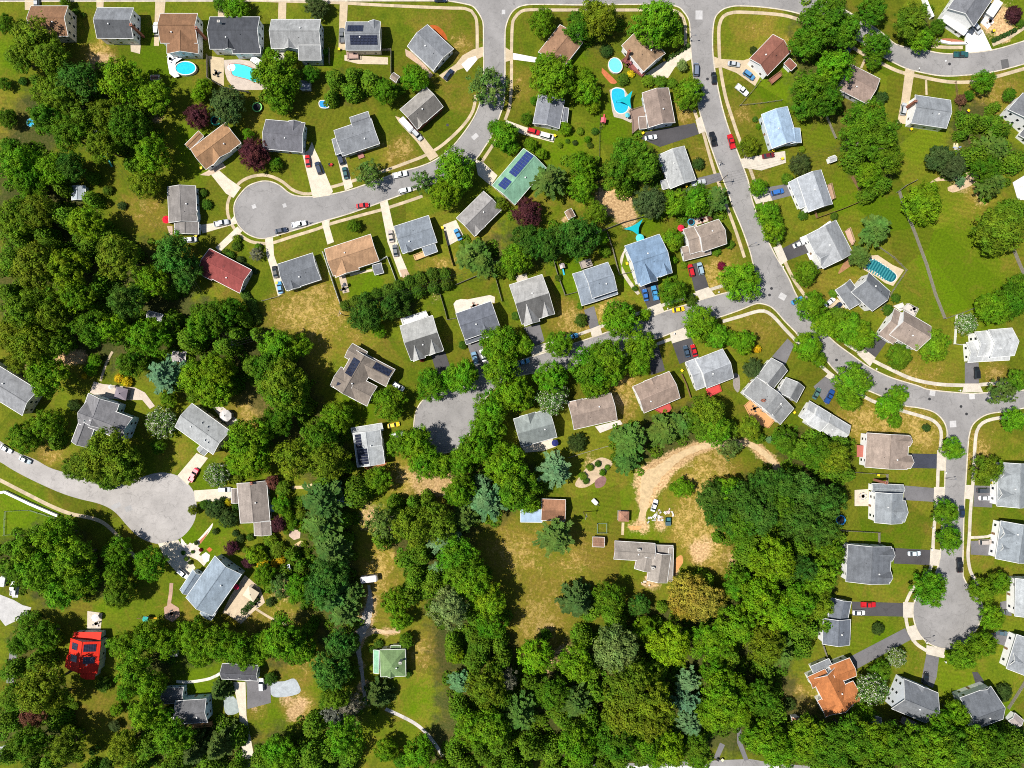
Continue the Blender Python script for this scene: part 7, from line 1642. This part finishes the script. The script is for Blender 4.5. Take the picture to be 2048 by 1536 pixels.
def plant(x, y, r, k, garden=False):
    colr, crown, hf, stem, noun, word, oname = KIND[k]
    if garden: oname = 'garden_tree'
    nb = neighbours(x, y, r) if r > 14 else 0
    wood = min(1.0, nb / 9)
    R = r * S * (1.0 + .10 * wood)
    base = R * stem * (.7 + 2.1 * wood) if r > 14 else R * stem
    if oname == 'spruce_tree' or oname == 'pine_tree': base = R * .9
    zc = base + R * .75
    p = P(x, y, zc)
    key = (crown, rs_.randrange(len(CROWNS[crown])))
    root = bpy.data.objects.new(oname, None); COL.objects.link(root)
    root.location = (p.x, p.y, 0); root.rotation_euler = (0, 0, rs_.uniform(0, 6.283))
    c = bpy.data.objects.new('crown', CROWNS[key[0]][key[1]]); COL.objects.link(c); c.parent = root
    vz = rs_.uniform(.82, 1.0) + .15 * wood
    c.location = (0, 0, base); c.scale = (R * rs_.uniform(.95, 1.06), R * rs_.uniform(.95, 1.06), R * hf * vz)
    j = lambda: rs_.uniform(.86, 1.16)
    b = rs_.uniform(.85, 1.15)
    c.color = (colr[0] * j() * b, colr[1] * b, colr[2] * j() * b, 1)
    tk = 'pale_bark' if k in 'bv' else ('straight' if crown in ('needle', 'pine') else 'bark')
    t = bpy.data.objects.new('trunk', rs_.choice(TRUNKS[tk])); COL.objects.link(t); t.parent = root
    t.scale = (R, R, (base + R * .35) / .75 if tk == 'bark' else (base + R * .55) / .85 if tk == 'pale_bark' else (base + R * hf * (1.6 if crown == 'needle' else .95)) / 1.75)
    PLACED.append((root, x, y, r, k))


for t in TREES:
    if id(t) not in CUT: plant(*t, id(t) in GARDEN)

# labels: colour and size, then where it stands against something one can find
LM += [(520, 420, 'the upper left cul-de-sac'), (885, 848, 'the middle cul-de-sac'), (1895, 1222, 'the lower right circle'), (320, 1015, 'the lower left circle'), (1430, 960, 'the curving sandy track'), (1930, 520, 'the bright open field'), (735, 1230, 'the gravel track'), (1080, 1150, 'the dry open field'), (600, 1450, 'the mown lawn at lower left'),
       (987, 100, 'the upper middle street'), (1470, 400, 'the long main street'), (1930, 125, 'the curved upper right road'), (60, 930, 'the lower left road'), (850, 1400, 'the striped green meadow'), (1450, 1525, 'the bottom road entrance')]


def sizeword(r): return 'small' if r < 16 else 'medium' if r < 27 else 'large' if r < 38 else 'huge'


def dirword(dx, dy):
    a = math.degrees(math.atan2(-dy, dx)) % 360
    return ['right of', 'above right of', 'above', 'above left of', 'left of', 'below left of', 'below', 'below right of'][int((a + 22.5) // 45) % 8]


ORD = ['nearest', 'second', 'third', 'fourth', 'fifth', 'sixth', 'seventh', 'eighth', 'ninth', 'tenth']
used = {}
cand = []
for (o, x, y, r, k) in PLACED:
    ls = sorted(LM, key=lambda l: math.hypot(l[0] - x, l[1] - y))[:1]
    l = ls[0]
    cand.append((o, x, y, r, k, l, dirword(x - l[0], y - l[1])))
groups = {}
for c in cand: groups.setdefault((KIND[c[4]][5], KIND[c[4]][4], c[5][2], c[6]), []).append(c)
for (word, noun, lm, dr), cs in groups.items():
    cs.sort(key=lambda c: math.hypot(c[1] - c[5][0], c[2] - c[5][1]))
    sw = [sizeword(c[3]) for c in cs]
    for i, c in enumerate(cs):
        uniq = sw.count(sw[i]) == 1
        lead = f'{sw[i]} ' if uniq else ''
        num = '' if len(cs) == 1 or uniq else f', {ORD[i]} out of {len(cs)} such'
        c[0]['label'] = f'{lead}{word} {noun} {dr} {lm}' + ('' if not num else (', nearest one' if i == 0 else f', {ORD[i]} outward'))
        c[0]['category'] = noun
        c[0]['group'] = 'small trees standing free in the gardens' if c[0].name.startswith('garden_tree') else {'tree': 'trees of the neighbourhood', 'conifer': 'conifers of the neighbourhood', 'evergreen': 'evergreens in the backyard row', 'shrub': 'garden shrubs'}[noun]

# the clipped hedge and the understorey of the woods
def leaf_mass(name, spots, leaf, colr, label, cat, kind=None, seed=1):
    rs = np.random.RandomState(seed); C, T, Z = [], [], []
    for (x, y, r, h, n) in spots:
        q = P(x, y, h * .6); d = unit(rs.normal(size=(n, 3))); d[:, 2] = np.abs(d[:, 2])
        t = rs.uniform(.7, 1.25)
        C.append(np.array([q.x, q.y, 0]) + d * np.array([r * S, r * S, h]) * rs.uniform(.75, 1.05, (n, 1))); T.append(t * rs.uniform(.75, 1.25, n)); Z.append(d)
    C, T, D = np.concatenate(C), np.concatenate(T), np.concatenate(Z)
    N = unit(D * .7 + rs.normal(size=C.shape) * .45 + np.array([0, 0, .4])); U = unit(np.cross(N, rs.normal(size=C.shape)))
    me = quads_obj(name, C, N, U, leaf * rs.uniform(.7, 1.4, len(C)), T, [M['leaf']])
    o = bpy.data.objects.new(name, me); COL.objects.link(o); o.color = (*colr, 1)
    return tag(o, label, cat, None, kind)


leaf_mass('hedge', [(488 + i * .9, 588 + i * 1.4, 9, 2.2, 260) for i in range(0, 14, 2)] + [(502 + i * .35, 606 + i * 1.0, 10, 2.4, 300) for i in range(0, 22, 5)] + [(512 + i * .2, 628 + i * 1.1, 9, 2.2, 260) for i in range(0, 16, 4)], .42, (0.075, 0.14, 0.016), 'long curving clipped hedge beside the dark red-roofed bungalow', 'hedge', seed=2)
leaf_mass('hedge', [(484 + i * 2.2, 527 + i * 1.3, 6, 1.2, 160) for i in range(0, 14, 2)], .36, (0.03, 0.06, 0.014), 'low dark straight hedge above the dark red roof', 'hedge', seed=3)
leaf_mass('hedge', [(487 + i * 1.5, 1224 - i * 1.6, 7.5, 1.8, 220) for i in range(0, 18, 4)], .36, (0.045, 0.09, 0.016), 'row of rounded clipped hedges at the edge of the broad tan patio', 'hedge', seed=4)
leaf_mass('hedge', [(447 + i * 2.0, 1233 + i * 1.3, 6, 1.2, 160) for i in range(0, 15, 2)], .36, (0.20, 0.19, 0.015), 'low golden hedge strip beside the broad tan patio', 'hedge', seed=5)
leaf_mass('hedge', [(1990 + i * 3.4, 79 - i * 1.6, 5, 1.2, 160) for i in range(0, 14, 2)], .36, (0.035, 0.08, 0.014), 'dark clipped hedge along the pavement at the top right corner', 'hedge', seed=6)
leaf_mass('hedge', [(1335 + i * 3.5, 117 - i * 2.2, 5, 1.2, 140) for i in range(0, 13, 2)], .36, (0.05, 0.10, 0.014), 'low hedge lining the lawn above the pale wedge driveway', 'hedge', seed=7)
sp = []
for t in TREES:
    if id(t) in CUT: h = t[2] * S * (1.0 + .17 * min(8, neighbours(*t[:3]))); sp += [(t[0] + rs_.uniform(-.3, .3) * t[2], t[1] + rs_.uniform(-.3, .3) * t[2], t[2] * rs_.uniform(.55, .8), h * rs_.uniform(.75, 1.1), int(t[2] ** 2 * .8)) for _ in range(4)]
rr = random.Random(11)
for (x, y, r, a) in LITTER:
    for k in range(int((r / 15) ** 2 * a * 1.3)):
        q, b = r * 1.0 * math.sqrt(rr.random()), rr.uniform(0, 6.283)
        X_, Y_ = x + q * math.cos(b), y + q * math.sin(b)
        if any(math.hypot(X_ - t[0], Y_ - t[1]) < t[2] * 1.25 for t in TREES if t[2] > 16):
            g = rr.uniform(6, 14); sp.append((X_, Y_, g, rr.uniform(.8, 2.6), int(g * g * 1.1)))
leaf_mass('undergrowth', sp, .62, (0.085, 0.170, 0.008), 'mixed green undergrowth filling the gaps between the woodland trees', 'undergrowth', 'stuff', 8)
print('trees', len(TREES), 'broad', len(broad), 'undergrowth clumps', len(sp))
# ============================================================ light, camera
w = bpy.data.worlds.new('World'); scene.world = w; w.use_nodes = True
nt = w.node_tree; bg = nt.nodes['Background']
sky = nt.nodes.new('ShaderNodeTexSky'); sky.sky_type = 'NISHITA'; sky.sun_disc = False
EL = math.radians(60)
to_sun = Vector((-math.cos(EL) * math.cos(math.radians(5)), -math.cos(EL) * math.sin(math.radians(5)), math.sin(EL)))
sky.sun_elevation = EL
sky.sun_rotation = math.atan2(to_sun.x, to_sun.y)
sky.air_density = 1.0; sky.dust_density = 0.6
nt.links.new(sky.outputs[0], bg.inputs[0]); bg.inputs[1].default_value = 0.072
sl = bpy.data.lights.new('sun', 'SUN'); sl.energy = 4.8; sl.angle = math.radians(0.53); sl.color = (1.0, 0.955, 0.88)
so = bpy.data.objects.new('sun', sl); COL.objects.link(so)
so.rotation_euler = (-to_sun).to_track_quat('-Z', 'Y').to_euler()
cam = bpy.data.cameras.new('camera'); co = bpy.data.objects.new('camera', cam); COL.objects.link(co)
co.location = (0, 0, H); co.rotation_euler = (0, 0, 0)
cam.sensor_fit = 'HORIZONTAL'; cam.sensor_width = 36
cam.lens = 36 * H / (2048 * S); cam.clip_end = 5000; cam.clip_start = 1
scene.camera = co
vs = scene.view_settings; vs.view_transform = 'Standard'; vs.look = 'None'; vs.gamma = 1; vs.exposure = 0.46
scene.render.film_transparent = False
scene.cycles.use_denoising = False; scene.cycles.filter_width = 1.0
scene.cycles.max_bounces = 6; scene.cycles.diffuse_bounces = 3; scene.cycles.transparent_max_bounces = 4
